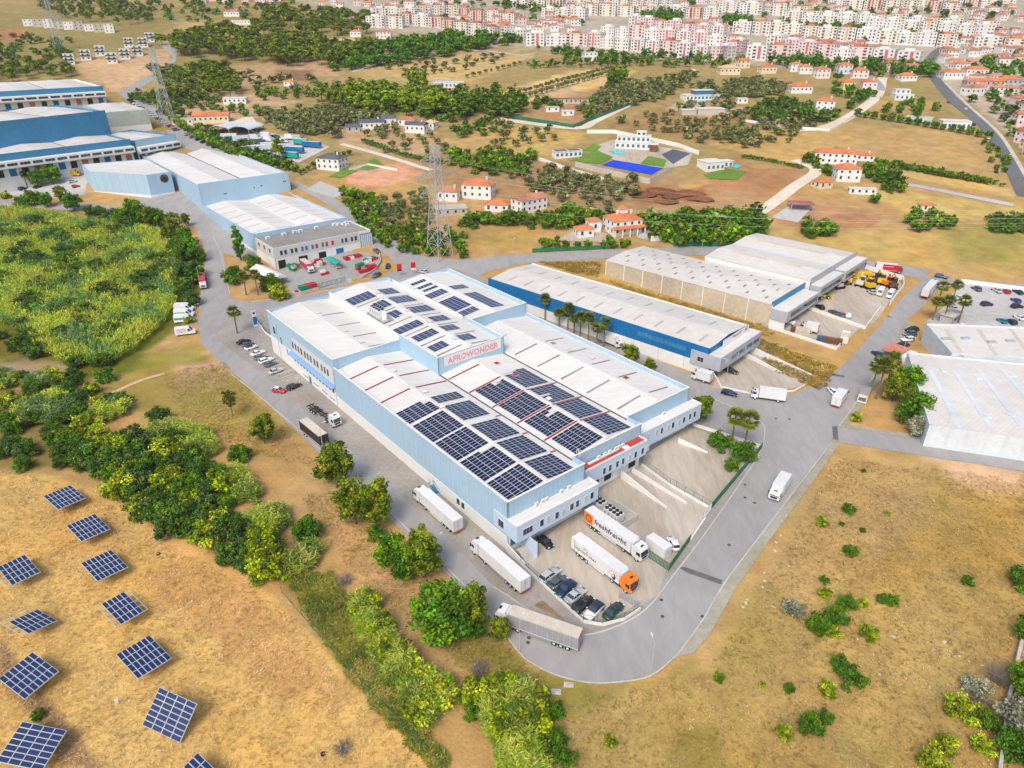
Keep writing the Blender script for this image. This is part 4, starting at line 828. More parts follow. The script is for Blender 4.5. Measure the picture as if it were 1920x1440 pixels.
# grey-white shed on the right edge
def poly_building(name, label, pts, z_roof, wallm, roofm, z_base, par=.4, cat='warehouse', parapet='white_wall', split=None):
    cx = sum(p.x for p in pts) / len(pts); cy = sum(p.y for p in pts) / len(pts); zb = min(h1(p.y) for p in pts)
    o = thing(name, label, cat, (cx, cy, zb)); loc = [(p.x - cx, p.y - cy) for p in pts]; zr = z_roof - zb; zlow = z_base - zb if z_base is not None else -1.5
    n = len(loc); ar = sum(loc[i][0] * loc[(i + 1) % n][1] - loc[(i + 1) % n][0] * loc[i][1] for i in range(n))
    if ar < 0: loc = loc[::-1]
    for i in range(n):
        p, q = loc[i], loc[(i + 1) % n]
        if split:
            wall(o, p[0], p[1], q[0], q[1], split, zr + par, wallm, .3); wall(o, p[0], p[1], q[0], q[1], zlow, split, 'white_wall', .25, 'wall_base')
        else: wall(o, p[0], p[1], q[0], q[1], zlow, zr + par, wallm, .3)
    slab(o, [(p[0] * .997, p[1] * .997, zr) for p in loc], .2, roofm, 'roof')
    return o, loc, zr
GB, gl, gz = poly_building('warehouse', 'wide pale grey shed with broad white roof at the right edge', [pr(*p, 6.4) for p in ((1743, 797), (1702, 660), (1990, 688), (2330, 880))], 6.0, 'light_steel', 'cream_roof', None)
for i in range(5):
    p, q = onz(1745 + i * 45, 690, 6.5), onz(1800 + i * 60, 800, 6.5)
    o_ = Vector(GB.location); d = (q - p).normalized(); n = Vector((-d.y, d.x, 0)) * .7
    slab(GB, [tuple(v - o_)[:2] + (gz + .08,) for v in (p - n, q - n, q + n, p + n)], .05, 'light_steel', 'translucent_strip')
for q in ((1770, 692), (1835, 706), (1900, 702), (1852, 778), (1895, 775)):
    p = onz(*q, 6.5) - Vector(GB.location); MB().box(p.x - .8, p.y - .8, gz, p.x + .8, p.y + .8, gz + .3).build('roof_hatch', M['light_steel'], GB)
GC, cl_, cz = poly_building('warehouse', 'pale grey shed with cream striped roof behind the wide grey shed', [pr(*p, 7) for p in ((1785, 662), (1736, 606), (2150, 622), (2250, 690))], 6.6, 'light_steel', 'cream_roof', None)
for i in range(4):
    p, q = onz(1775 + i * 60, 614, 7.1), onz(1806 + i * 64, 664, 7.1); o_ = Vector(GC.location); d = (q - p).normalized(); n = Vector((-d.y, d.x, 0)) * .6
    slab(GC, [tuple(v - o_)[:2] + (cz + .08,) for v in (p - n, q - n, q + n, p + n)], .05, 'tarp_tan', 'translucent_strip')
for q in ((1774, 634), (1811, 633), (1860, 640), (1895, 638)):
    p = onz(*q, 7.1) - Vector(GC.location); MB().box(p.x - 1.3, p.y - .6, cz, p.x + 1.3, p.y + .6, cz + .6).build('roof_vent', M['grey_panel'], GC)
# ------------------------------------------------------------------ pale blue warehouse beyond the junction, with its grey office
PB = thing('warehouse', 'long pale blue warehouse with stepped white roofs and grey office front', 'warehouse', s2(31, 198), TH); pz0 = PB.location.z
Z = lambda z: z - pz0
def L2(b): return b - 198
wall(PB, 0, L2(334), 0, L2(219), 6 - pz0, Z(13.6), 'blue_wall'); wall(PB, -.06, L2(334), -.06, L2(219), -3, 6 - pz0, 'white_wall', name='wall_base')
wall(PB, 0, L2(219), 46, L2(219), 0, Z(13.95), 'blue_wall'); wall(PB, 46, L2(219), 46, L2(400), -1, Z(13.5), 'blue_wall')
for x0, x1 in ((.3, 22.9), (22.9, 45.7)):
    gable(PB, x0, x1, L2(219.3), L2(290), Z(12.4), Z(13.8), 'white_roof')
    for i in range(6):
        y = L2(225 + i * 10.5); on_gable(PB, (x0, x1, Z(12.4), Z(13.8)), x0 + 1.2, x0 + 9.6, y, y + .7, 'skylight_grey'); on_gable(PB, (x0, x1, Z(12.4), Z(13.8)), x0 + 12.6, x0 + 19.5, y - 1, y - .4, 'skylight_grey')
wall(PB, 0, L2(290), 48, L2(290), Z(10), Z(23.95), 'blue_wall'); wall(PB, -.02, L2(334), -.02, L2(289.9), Z(13), Z(23.3), 'blue_wall'); wall(PB, 48, L2(290), 48, L2(402), Z(8), Z(23.2), 'blue_wall')
wall(PB, -.02, L2(402), -.02, L2(334), Z(8), Z(23.3), 'blue_wall'); wall(PB, 48, L2(402), 0, L2(402), Z(8), Z(23.2), 'blue_wall')
gable(PB, .3, 24, L2(290.4), L2(401.5), Z(22.2), Z(23.8), 'white_roof'); gable(PB, 24, 47.7, L2(290.4), L2(401.5), Z(22.2), Z(23.8), 'white_roof')
MB().box(23.8, L2(290.5), Z(22.15), 24.2, L2(401), Z(22.4)).build('gutter', M['gutter'], PB)
for a in (12, 36):
    for b in (300, 325, 350, 375): MB().box(a - 1, L2(b), Z(23.6), a + 1, L2(b) + 1, Z(24.2)).build('roof_vent', M['light_steel'], PB)
for a, z in ((12, 17), (13, 17), (28, 18), (32, 18.5), (44.5, 19), (45.5, 19)): MB().box(a - .3, L2(290) - .06, Z(z), a + .3, L2(290) - .01, Z(z) + .6).build('wall_vent', M['dark'], PB)
# grey office in front
oz = Z(11.9)
wall(PB, 0, 20.9, 0, 0, -1, oz + .5, 'white_wall'); MB().box(-.06, 0, 4.6, -.01, 20.8, oz + .45).build('clad_band', mat('clad_grey', (.56, .56, .55), .7, .06), PB)
wall(PB, 0, 0, 46.2, 0, -1, oz + .5, 'white_wall'); wall(PB, 46.2, 0, 46.2, 20.9, -1, oz + .5, 'white_wall'); MB().box(.02, -.07, 4.8, 40, -.01, oz + .45).build('clad_band', MATS['clad_grey'], PB)
slab(PB, [(.3, .3, oz), (45.9, .3, oz), (45.9, 20.8, oz), (.3, 20.8, oz)], .2, 'grey_roof', 'roof')
wc = ['glass', 'glass', 'glass', 'glass', 'steel_blue', 'glass_blue', 'steel_blue', 'red', 'green', 'red', 'red', 'tarp_tan', 'glass_blue', 'glass', 'glass', 'glass']
for i in range(16): window(PB, 3.2 + (i // 2) * 4.75 + (i % 2) * 1.9, -.08, 6.9, 1.2, 2.0, '-y', gm=wc[i], fm='grey_panel')
for y in (4, 10, 16): window(PB, -.08, y, 7.6, 2, 1.8, '-x', bars=1)
MB().box(40.5, -.5, .5, 46.6, -.05, 8.3).build('glass_stair', M['glass_blue'], PB)
for i in range(6): MB().box(40.7 + i * 1.0, -.56, 1.2, 41.4 + i * 1.0, -.5, 8).build('pane', M['light_steel'], PB)
for a, w_, m_ in ((2.8, 3.2, 'dark'), (12.5, 4, 'dark'), (21.5, 3.4, 'dark'), (30, 3.6, 'deep_blue')): door(PB, a, -.08, 0, w_, 3.8, '-y', m_)
acs = []
for i, (x, y) in enumerate(((4, 16), (12, 17), (17.5, 18), (20, 17.6), (28, 18), (37, 18), (39, 17), (41, 16), (43, 17.5), (41.5, 13.5))):
    p = Vector(PB.location) + WV * x + LV * y + Vector((0, 0, oz + .02)); ac_unit(p, TH, (ORD + ['seventh', 'eighth', 'ninth', 'tenth'])[i] + ' white air conditioner from the left on the grey office roof').scale = (2.2, 2.2, 1.6)
# faceted pale blue hall with a scorched vent
FB, fl, fz = poly_building('warehouse', 'faceted pale blue hall with a sooty round vent stain near its corner', [pr(*cl, 24.6) for cl in ((274, 328), (320, 322), (274, 298), (153, 308), (166, 321))], 24.2, 'blue_wall', 'white_roof', None, split=1.6)
so = mat('soot', (.10, .09, .085), .95, .5, .8)
q0, q1 = onz(274, 328, 24.6), onz(320, 322, 24.6); d = (q1 - q0).normalized(); nrm = Vector((d.y, -d.x, 0)); c0 = q0.lerp(q1, .68) - Vector(FB.location) + nrm * .05
MB().cyl(Vector((c0.x, c0.y, fz - 2.6)), Vector((c0.x, c0.y, fz - 2.6)) + nrm * .05, 2.2, n=20).build('soot_stain', so, FB); MB().cyl(Vector((c0.x, c0.y, fz - 2.4)), Vector((c0.x, c0.y, fz - 2.4)) + nrm * .3, .8, n=14).build('vent', M['dark'], FB)
# ------------------------------------------------------------------ blue-banded sheds at far left
def shed_row(label, fl_, fr, br, zt, wallm, bandm, band=4.0, nwin=14, office=True, text=None):
    a, b, c_ = pr(*fl_, zt), pr(*fr, zt), pr(*br, zt); d = a + (c_ - b)
    zb = min(h1(a.y), h1(b.y)) - 1; o = thing('warehouse', label, 'warehouse', (a.x, a.y, zb), heading(a, b))
    Lx = (b - a).length; dv = (c_ - b); ly = dv.dot(Vector((-(b - a).normalized().y, (b - a).normalized().x, 0))); H = zt - zb
    wall(o, 0, 0, Lx, 0, -2, H - band, 'white_wall', .3, 'wall_base'); wall(o, 0, 0, Lx, 0, H - band, H + .45, bandm); wall(o, Lx, 0, Lx, ly, -2, H, wallm); wall(o, Lx, ly, 0, ly, -2, H, wallm); wall(o, 0, ly, 0, 0, -2, H, wallm)
    n = max(1, round(Lx / 32)); w_ = Lx / n
    for i in range(n):
        gable(o, i * w_ + (.3 if i == 0 else 0), (i + 1) * w_ - (.3 if i == n - 1 else 0), .3, ly - .3, H - 1.0, H + .35, 'cream_roof')
        for k in range(3): on_gable(o, (i * w_, (i + 1) * w_, H - 1.0, H + .35), i * w_ + 4, i * w_ + 11, ly * (.2 + .28 * k), ly * (.2 + .28 * k) + .8, 'skylight_grey'); on_gable(o, (i * w_, (i + 1) * w_, H - 1.0, H + .35), i * w_ + w_ - 11, i * w_ + w_ - 4, ly * (.2 + .28 * k), ly * (.2 + .28 * k) + .8, 'skylight_grey')
        MB().box((i + 1) * w_ - .2, .4, H - 1.02, (i + 1) * w_ + .2, ly - .4, H - .85).build('gutter', M['gutter'], o)
    if office:
        MB().box(0, -3.5, H - band - 3.6, Lx, -.05, H - band - .2).build('office_front', M['white_wall'], o)
        for i in range(nwin): window(o, Lx * (i + .5) / nwin, -3.5, H - band - 1.8, Lx / nwin * .82, 1.5, '-y', bars=2)
        for i in range(nwin): door(o, Lx * (i + .5) / nwin, -.06, H - band - 8.4, 3.4, 3.8, '-y', ('dark', 'deep_blue', 'dark', 'terracotta_old')[i % 4])
    return o, Lx, ly, H
shed_row('blue-banded shed with grey office strip along the yard at far left', (-130, 306), (244, 262), (205, 238), 33, 'steel_blue', 'steel_blue', 3.2, 16)
S2_ = shed_row('tall deep blue shed standing behind the banded shed at far left', (-130, 243), (197, 208), (155, 192), 46, 'steel_blue', 'steel_blue', 16, 8, office=False)
shed_row('farthest blue-trimmed shed with red dock doors below the pine belt', (-130, 180), (193, 162), (145, 148), 52, 'white_wall', 'steel_blue', 3.0, 14)
shed_row('pale sage shed with low gable between the blue sheds and parked cars', (199, 212), (278, 206), (245, 190), 42, 'sage', 'sage', 9, 6, office=False)
shed_row('sky blue shed end with dark window band beside the parking', (252, 264), (328, 252), (290, 237), 32, 'steel_blue', 'blue_wall', 3.6, 5)
# ------------------------------------------------------------------ vehicles (x forward, wheels on z = 0)
CARS = dict(hatch=(4.1, 1.76, 1.50, .95, -1.75, .78, -1.35, .05), sedan=(4.65, 1.82, 1.45, .93, -1.55, .85, -.95, .12), wagon=(4.65, 1.82, 1.50, .95, -2.15, .80, -1.75, .05), suv=(4.5, 1.86, 1.68, 1.03, -1.95, .85, -1.6, .15))
def car_shapes(kind):
    L_, W_, H, zb, gr, gf, tr, tf = CARS[kind]; w = W_ / 2; mb = MB(); S = []
    for x, ww, z0, z1 in ((-L_ / 2, .80, .42, .80), (-L_ / 2 + .12, .93, .30, zb - .06), (-L_ / 2 + .6, 1, .24, zb), (gr + .3, 1, .22, zb + .02), (0, 1, .22, zb), (gf, 1, .22, zb - .02), (L_ / 2 - .55, .97, .24, zb - .16), (L_ / 2 - .14, .88, .30, zb - .26), (L_ / 2, .74, .40, zb - .38)):
        ww *= w; S.append([(x, -ww * .93, z0), (x, ww * .93, z0), (x, ww, z0 + .28), (x, ww * .98, z1 - .14), (x, ww * .86, z1), (x, -ww * .86, z1), (x, -ww * .98, z1 - .14), (x, -ww, z0 + .28)])
    mb.loft(S); body = mb
    b, t = w * .87, w * .68
    gl = MB().hexa([(gr, -b, zb - .08), (gf, -b, zb - .08), (gf, b, zb - .08), (gr, b, zb - .08)], [(tr, -t, H - .05), (tf, -t, H - .05), (tf, t, H - .05), (tr, t, H - .05)])
    rf = MB().hexa([(tr - .06, -t - .03, H - .07), (tf + .05, -t - .03, H - .07), (tf + .05, t + .03, H - .07), (tr - .06, t + .03, H - .07)], [(tr + .1, -t + .06, H), (tf - .12, -t + .06, H), (tf - .12, t - .06, H), (tr + .1, t - .06, H)])
    for x0, x1 in ((gr, tr), ((gr + gf) / 2 - .1, (tr + tf) / 2 - .1), (gf, tf)):   # pillars
        for s in (-1, 1): rf.bar((x0, s * (b + .012), zb - .05), (x1, s * (t + .012), H - .05), .09, .05, up=(0, 1, 0))
    return body, gl, rf
def wheel_mesh(r=.32, wd=.22, n=14):
    mb = MB(); mb.cyl((0, -wd / 2, 0), (0, wd / 2, 0), r, n=n); return mb.mesh('wheel', M['rubber'])
WHEEL, RIM = wheel_mesh(), MB().cyl((0, -.115, 0), (0, .115, 0), .20, n=10).mesh('rim', M['metal'])
TWHEEL, TRIM = wheel_mesh(.5, .32, 16), MB().cyl((0, -.165, 0), (0, .165, 0), .27, n=10).mesh('rim', M['light_steel'])
def put_wheel(t, x, y, r=.32, big=False):
    o = obj('wheel', TWHEEL if big else WHEEL, t, (x, y, .5 if big else r)); obj('rim', TRIM if big else RIM, o); return o
def make_car(kind, paint, roofm=None, simple=False):
    body, gl, rf = car_shapes(kind); L_, W_, H, zb, gr, gf, tr, tf = CARS[kind]; P_ = M['paint_' + paint]
    if simple:
        mb = MB()
        for k, part in enumerate((body, gl, rf)): mb.cur = k; mb.add(part.v, part.f)
        mb.cur = 3
        for x in (-L_ / 2 + .8, L_ / 2 - .8):
            for s in (-1, 1): mb.cyl((x, s * (W_ / 2 - .2), .32), (x, s * (W_ / 2 + .01), .32), .32, n=8)
        mb.cur = 4; mb.box(-L_ / 2 - .01, -W_ * .36, .62, -L_ / 2 + .1, -W_ * .2, .76).box(-L_ / 2 - .01, W_ * .2, .62, -L_ / 2 + .1, W_ * .36, .76)
        return tag(obj('parked_car', mb.mesh('parked_car', [P_, M['glass'], M[roofm] if roofm else P_, M['rubber'], M['red']])), 'x', 'car')
    t = thing('parked_car', 'x', 'car')
    body.build('body', P_, t, True); gl.build('windows', M['glass'], t); rf.build('roof', M[roofm] if roofm else P_, t)
    for x in (-L_ / 2 + .82, L_ / 2 - .85):
        for s in (-1, 1): put_wheel(t, x, s * (W_ / 2 - .09))
    for s in (-1, 1):
        MB().box(L_ / 2 - .2, s * W_ * .33 - .17, .58, L_ / 2 - .03, s * W_ * .33 + .17, .72).build('headlight', M['frame'], t)
        MB().box(-L_ / 2 - .01, s * W_ * .36 - .13, .64, -L_ / 2 + .14, s * W_ * .36 + .13, .82).build('taillight', M['red'], t)
        MB().box(gf - .35, s * (W_ / 2) - .02 + (s - 1) * .08, zb - .02, gf - .18, s * (W_ / 2) + .02 + (s + 1) * .08, zb + .12).build('mirror', P_, t)
    return t
_cp = {}
def car(px, py, kind, paint, label, az=None, to=None, simple=False, group=None, roofm=None, up=.7, flip=False):
    """px, py: middle of the car in the photograph; az: heading in degrees from the estate's cross axis"""
    p = at(px, py, up); p.z = h1(p.y) + .07; sc_ = 1.12 if group and 'corner yard' in group else 1.06
    rz = (TH + R(az)) if to is None else heading(p, at(*to, up))
    k = (kind, paint, roofm, simple)
    if k not in _cp: _cp[k] = Proto(lambda: make_car(*k))
    return _cp[k].place(p, rz + (math.pi if flip else 0), label, group, sc_)
D4 = lambda u, v: (900 + u * .27083, 900 + v * .27083)
G1 = 'cars parked in the corner yard'
car(*D4(484, 655), 'wagon', 'silver', 'silver estate car at the top of the corner yard row', 5, group=G1)
car(*D4(538, 706), 'hatch', 'slate', 'slate grey hatchback, second in the corner yard row', 6, group=G1)
car(*D4(592, 750), 'sedan', 'navy', 'dark navy hatchback, third in the corner yard row', 7, group=G1, flip=True)
car(*D4(660, 798), 'sedan', 'silver', 'silver saloon with pale roof, middle of the corner yard row', 6, group=G1)
car(*D4(714, 858), 'wagon', 'black', 'black estate car in the corner yard beside the white glass-roofed car', 6, group=G1)
car(*D4(788, 905), 'suv', 'white', 'white car with black glass roof in the corner yard', 10, group=G1, roofm='glass', flip=True)
car(*D4(922, 905), 'sedan', 'green', 'dark green saloon parked apart near the sliding gate', 8, group=G1)
car(*D4(452, 428), 'hatch', 'black', 'black car parked under the overhanging office', 88, flip=True)
car(*D4(1340, 440), 'hatch', 'white', 'white hatchback beside the white container in the yard', 60)
E6 = lambda u, v: (400 + u * .16667, 560 + v * .16667); G2 = 'cars parked along the warehouse office'
for (u, v), k, c_, l in (((340, 482), 'sedan', 'black', 'black car nearest the palm along the warehouse office'), ((392, 515), 'hatch', 'slate', 'grey car squeezed between the black car and the white one by the palm'), ((425, 545), 'hatch', 'white', 'white car with black roof in the row by the palm'),
                         ((500, 608), 'sedan', 'white', 'plain white saloon after the gap in the office row'), ((525, 655), 'hatch', 'grey', 'dark grey car in the middle of the office row'), ((592, 690), 'wagon', 'white', 'white estate car in the office row'), ((640, 732), 'hatch', 'slate', 'blue-grey hatchback near the end of the office row'), ((698, 812), 'sedan', 'silver', 'silver saloon standing last beside the painted bays')):
    car(*E6(u, v), k, c_, l, 8, group=G2, roofm='glass' if 'black roof' in l else None)
car(*E6(908, 983), 'wagon', 'black', 'black estate car parked by the office wall next to the red car', 12)
car(*E6(738, 1028), 'hatch', 'red', 'small red car with white patterned roof beside the black estate', -55, roofm='truck_white')
car(1368, 737, 'wagon', 'navy', 'navy car on the road in front of the white box truck', to=(1420, 748)); car(1370, 695, 'sedan', 'black', 'black saloon under the grey office of the deep blue warehouse', to=(1420, 708))
car(1561, 733, 'hatch', 'white', 'small white car driving ahead of the box truck', 52); car(1644, 663, 'hatch', 'navy', 'navy hatchback at the kerb beside the red canopy', 60)
G3 = 'cars parked by the grey shed'
car(1692, 646, 'sedan', 'black', 'black car next to the red canopy roof', 150, group=G3); car(1702, 636, 'wagon', 'white', 'white estate car in the roadside bay', 150, group=G3); car(1706, 626, 'suv', 'slate', 'slate grey car between the white estate and the black SUV', 150, group=G3); car(1710, 618, 'suv', 'black', 'black SUV at the far end of the roadside bay', 150, group=G3)
G4 = 'cars in the walled car park'
for x, y, k, c_, az, l in ((1831, 541, 'suv', 'slate', 55, 'slate car at the back wall of the car park, leftmost'), (1869, 544, 'sedan', 'silver', 55, 'silver car by the back wall next to the red one'), (1886, 546, 'hatch', 'red', 55, 'red car by the back wall of the car park'), (1909, 547, 'sedan', 'navy', 55, 'navy car by the back wall at the picture edge'),
                           (1850, 570, 'suv', 'navy', -30, 'dark navy car alone in the middle of the car park'), (1905, 563, 'hatch', 'blue', 55, 'blue car at the right side of the car park'), (1907, 574, 'suv', 'black', -30, 'black car below the blue one in the car park'), (1879, 601, 'hatch', 'teal', 55, 'teal car near the cream shed roof'), (1896, 603, 'suv', 'navy', 55, 'navy car beside the teal car'), (1911, 595, 'sedan', 'white', 55, 'white car beside the navy and teal pair'),
                           (1798, 557, 'suv', 'white', 20, 'white car behind the palms by the gatehouse'), (1788, 577, 'sedan', 'silver', 40, 'silver car under the palms'), (1805, 611, 'sedan', 'white', 10, 'white car tucked against the cream shed roof')):
    car(x, y, k, c_, l, az, simple=True, group=G4)
car(1765, 518, 'wagon', 'blue', 'blue car driving on the upper road behind the red truck', to=(1800, 525), simple=True)
G5 = 'cars in the digger yard'
for x, y, c_, az, l in ((1519, 563, 'purple', 10, 'maroon car half under the grey office overhang'), (1538, 575, 'black', 60, 'black car nearest the office overhang in the digger yard'), (1562, 585, 'slate', 60, 'grey car along the digger yard wall, middle one'), (1576, 589, 'grey', 60, 'dark grey car along the digger yard wall'), (1592, 591, 'white', 20, 'white car at the end of the digger yard wall'), (1634, 547, 'silver', 60, 'silver car beside the white vans in the digger yard')):
    car(x, y, 'hatch', c_, l, az, simple=True, group=G5)
car(706, 516, 'suv', 'slate', 'grey-green car at the junction beside the crate yard', to=(690, 525)); car(727, 499, 'hatch', 'navy', 'dark car behind the grey-green one at the junction', to=(722, 512)); car(706, 470, 'sedan', 'slate', 'grey car parked by the glass stair tower', to=(720, 480)); car(793, 509, 'hatch', 'silver', 'silver car passing behind the warehouse roof', to=(770, 504))
# far parked rows
pal = ['white', 'silver', 'black', 'slate', 'navy', 'grey', 'silver', 'white', 'red', 'black']
def car_row(p, q, n, label, group, ang, seed=0):
    rr = random.Random(seed)
    for i in range(n):
        t = i / max(1, n - 1); car(p[0] + (q[0] - p[0]) * t, p[1] + (q[1] - p[1]) * t, ('hatch', 'sedan', 'suv')[rr.randrange(3)], (c_ := rr.choice(pal)), c_ + ' ' + label, ang, simple=True, group=group)
car_row((243, 187), (330, 243), 17, 'car in the long slanted row beside the sage shed', 'cars in the slanted row by the sheds', 12, 1)
car_row((350, 252), (402, 275), 6, 'car parked by the hedge opposite the sky blue shed', 'cars by the hedge', 25, 2)
car_row((14, 357), (70, 350), 3, 'car on the gravel in front of the blue-banded shed', 'cars in front of the banded shed', 35, 3)
car(142, 349, 'hatch', 'red', 'red car at the end of the yard by the faceted hall', 20, simple=True); car(136, 340, 'sedan', 'silver', 'pale blue car beside the red one by the faceted hall', 20, simple=True); car(78, 283, 'sedan', 'white', 'white car on the ramp between the sheds', 40, simple=True)
for i, (x, y, c_, to, l) in enumerate(((1868, 321, 'navy', (1880, 340), 'navy car driving on the dark asphalt road'), (1893, 292, 'white', (1880, 275), 'white car climbing the dark asphalt road'), (1862, 272, 'black', (1870, 290), 'black car parked beside the dark road by the reeds'), (1853, 259, 'white', (1845, 245), 'white car at the kerb of the dark road'),
        (1837, 245, 'silver', (1830, 235), 'silver car at the kerb among the red roofs'), (1826, 233, 'navy', (1835, 243), 'navy car at the kerb of the dark road'), (1810, 204, 'white', (1800, 195), 'white car on the upper dark road'), (1779, 191, 'grey', (1790, 200), 'grey car near the bend of the dark road'), (1650, 183, 'white', (1655, 175), 'white car on the village lane'), (1031, 235, 'black', (1045, 237), 'black car on the country lane below the green screen'), (1291, 144, 'silver', (1300, 138), 'silver car at the far end of the country lane'), (1880, 296, 'slate', (1885, 305), 'slate car coming down the dark road'))):
    car(x, y, 'hatch', c_, l, to=to, simple=True)
# ---- trucks
def cab(t, x0, m, high=True, dx=2.3):
    """tractor cab between x0 and x0 + dx"""
    x1 = x0 + dx; H = 3.7 if high else 2.7; w = 1.22
    b = MB(); prof = [(x0, .75), (x1 - .06, .75), (x1, 1.2), (x1 - .02, 1.75), (x1 - .32, H - .75), (x1 - .75, H - .1), (x0 + .1, H), (x0, H - .1)]
    n = len(prof); b.add([(x, -w, z) for x, z in prof] + [(x, w, z) for x, z in prof], [tuple(range(n)), tuple(range(2 * n - 1, n - 1, -1))] + [(i, n + i, n + (i + 1) % n, (i + 1) % n) for i in range(n)])
    b.build('cab', m, t)
    zt = min(H - .8, 2.75); g = MB().hexa([(x1 - .03, -1.1, 1.78), (x1 + .03, -1.1, 1.78), (x1 + .03, 1.1, 1.78), (x1 - .03, 1.1, 1.78)], [(x1 - .34, -1.04, zt), (x1 - .27, -1.04, zt), (x1 - .27, 1.04, zt), (x1 - .34, 1.04, zt)])
    g.build('windscreen', M['glass'], t)
    for s in (-1, 1):
        MB().box(x1 - 1.35, s * w - .02, 1.75, x1 - .5, s * w + .02, 2.55).build('side_window', M['glass'], t)
        MB().box(x1 - .42, s * (w + .18) - .1, 1.9, x1 - .25, s * (w + .18) + .1, 2.7).build('mirror', M['black_metal'], t)
        MB().box(x1 - .05, s * .85 - .22, .85, x1 + .03, s * .85 + .22, 1.08).build('headlight', M['frame'], t)
    MB().box(x1 - .04, -.8, 1.1, x1 + .03, .8, 1.6).build('grille', M['dark'], t)
    MB().box(x1 - 1.15, -.38, H - .08, x1 - .75, .38, H + .03).build('roof_hatch', M['dark'], t)
    if high:
        for s in (-1, 1): MB().hexa([(x0 - .35, s * 1.2 - .04, 1.0), (x0, s * 1.2 - .04, 1.0), (x0, s * 1.2 + .04, 1.0), (x0 - .35, s * 1.2 + .04, 1.0)], [(x0 - .35, s * 1.2 - .04, H - .2), (x0, s * 1.2 - .04, H - .1), (x0, s * 1.2 + .04, H - .1), (x0 - .35, s * 1.2 + .04, H - .2)]).build('side_deflector', m, t)
def trailer(t, x0, x1, boxm, roofm, z0=1.15, z1=4.0, doors=True, skirt=True, ridges=0):
    w = 1.275; MB().box(x0, -w, z0, x1, w, z1).build('box_body', boxm, t)
    MB().box(x0 + .06, -w + .06, z1, x1 - .06, w - .06, z1 + .035).build('box_roof', roofm, t)
    MB().box(x0 - .02, -w - .015, z0 - .12, x1, w + .015, z0).build('chassis_rail', M['grey_panel'], t)
    if doors:
        for y in (-1.0, -.35, .35, 1.0): MB().cyl((x0 - .05, y, z0 + .1), (x0 - .05, y, z1 - .1), .035, n=6).build('door_bar', M['metal'], t)
        MB().box(x0 - .06, -w, z0 - .35, x0 + .04, w, z0 - .12).build('bumper', M['red'], t)
        MB().box(x0 - .03, -.02, z0 + .05, x0 - .005, .02, z1 - .05).build('door_seam', M['dark'], t)
    for s in (-1, 1):
        for zz in (z0 + .06, z1 - .06): MB().box(x0, s * w - .02, zz - .04, x1, s * w + .02, zz + .04).build('edge_trim', M['light_steel'], t)
        if skirt: MB().box(x0 + 5.0, s * 1.2 - .03, .5, x1 - 4.0, s * 1.2 + .03, z0 - .13).build('side_skirt', boxm if skirt is True else skirt, t)
        for i in range(ridges): MB().box(x0 + .5 + i * (x1 - x0 - 1) / ridges, s * w - .01, z0 + .1, x0 + .56 + i * (x1 - x0 - 1) / ridges, s * w + .015, z1 - .1).build('curtain_strap', M['grey_panel'], t)
def artic(label, p, rz, cabm, boxm, roofm, ridges=0, skirt=True):
    t = thing('articulated_truck', label, 'truck', p, rz)
    trailer(t, -8.25, 5.35, boxm, roofm, ridges=ridges, skirt=skirt); cab(t, 5.95, cabm)
    MB().box(2.2, -.5, .55, 6.2, .5, .95).box(4.2, -1.15, .45, 5.6, -.6, .95).box(4.2, .6, .45, 5.6, 1.15, .95).build('tractor_chassis', M['black_metal'], t)
    MB().box(5.36, -1.0, 2.4, 5.75, 1.0, 3.9).build('cooling_unit', M['light_steel'], t)
    for s in (-1, 1):
        for x in (-6.3, -5.0, -3.7): put_wheel(t, x, s * 1.05, big=True)
        put_wheel(t, 3.4, s * 1.0, big=True); put_wheel(t, 7.1, s * 1.05, big=True)
    return t
W_, TW = M['truck_white'], M['truck_white']
artic('white articulated truck parked beside the long warehouse wall, farther from the corner', site(-5.0, 19.8, .06), TH + math.pi / 2, W_, W_, W_)
artic('white articulated truck parked at the warehouse corner with dark skirts', site(-5.1, -2.9, .06), TH + math.pi / 2, W_, W_, W_, skirt=M['tarp_grey'])
hv = WV * -.447 + LV * .894
artic('articulated truck with grey curtain sides and tan roof turning on the bend', site(-9.8, -20.1, .06), math.atan2(hv.y, hv.x), W_, M['tarp_grey'], M['tarp_tan'], ridges=12)
ff = artic('white articulated truck lettered fresh freight with orange rear panel', site(19.7, -11.5, .1), TH - math.pi / 2, W_, W_, W_)
MB().box(-8.2, -1.295, 1.25, -5.6, -1.27, 3.9).build('orange_panel', M['orange'], ff)
rg = MB(); nn = 24
for i in range(nn):
    a, b = 2 * math.pi * i / nn, 2 * math.pi * (i + 1) / nn; pt = lambda r, g: (-6.9 + r * math.cos(g), -1.30, 2.55 + r * math.sin(g)); rg.add([pt(.6, a), pt(.95, a), pt(.95, b), pt(.6, b)], [(0, 1, 2, 3)])
rg.build('ring_logo', mat('dark_orange', (.42, .08, .01), .5, 0), ff)
fit_text('lettering', 'freshfreight', M['navy_print'], ff, (-5.1, -1.30, 1.75), 9.3, 1.75, (1, 0, 0), (0, 0, 1), .02, .004, .01, .12)
og = artic('orange-cabbed articulated truck with white fruit lettered trailer', site(11.35, -16.2, .1), TH - math.pi / 2, M['orange'], W_, W_)
fit_text('lettering', 'leponfrutas', M['navy_print'], og, (-7.0, -1.30, 1.7), 6.0, 1.15, (1, 0, 0), (0, 0, 1), 0.0, .004, .01, .2)
MB().box(-7.25, -1.30, 1.2, -7.18, -1.27, 3.95).build('door_line', M['navy_print'], og)
sl = MB()
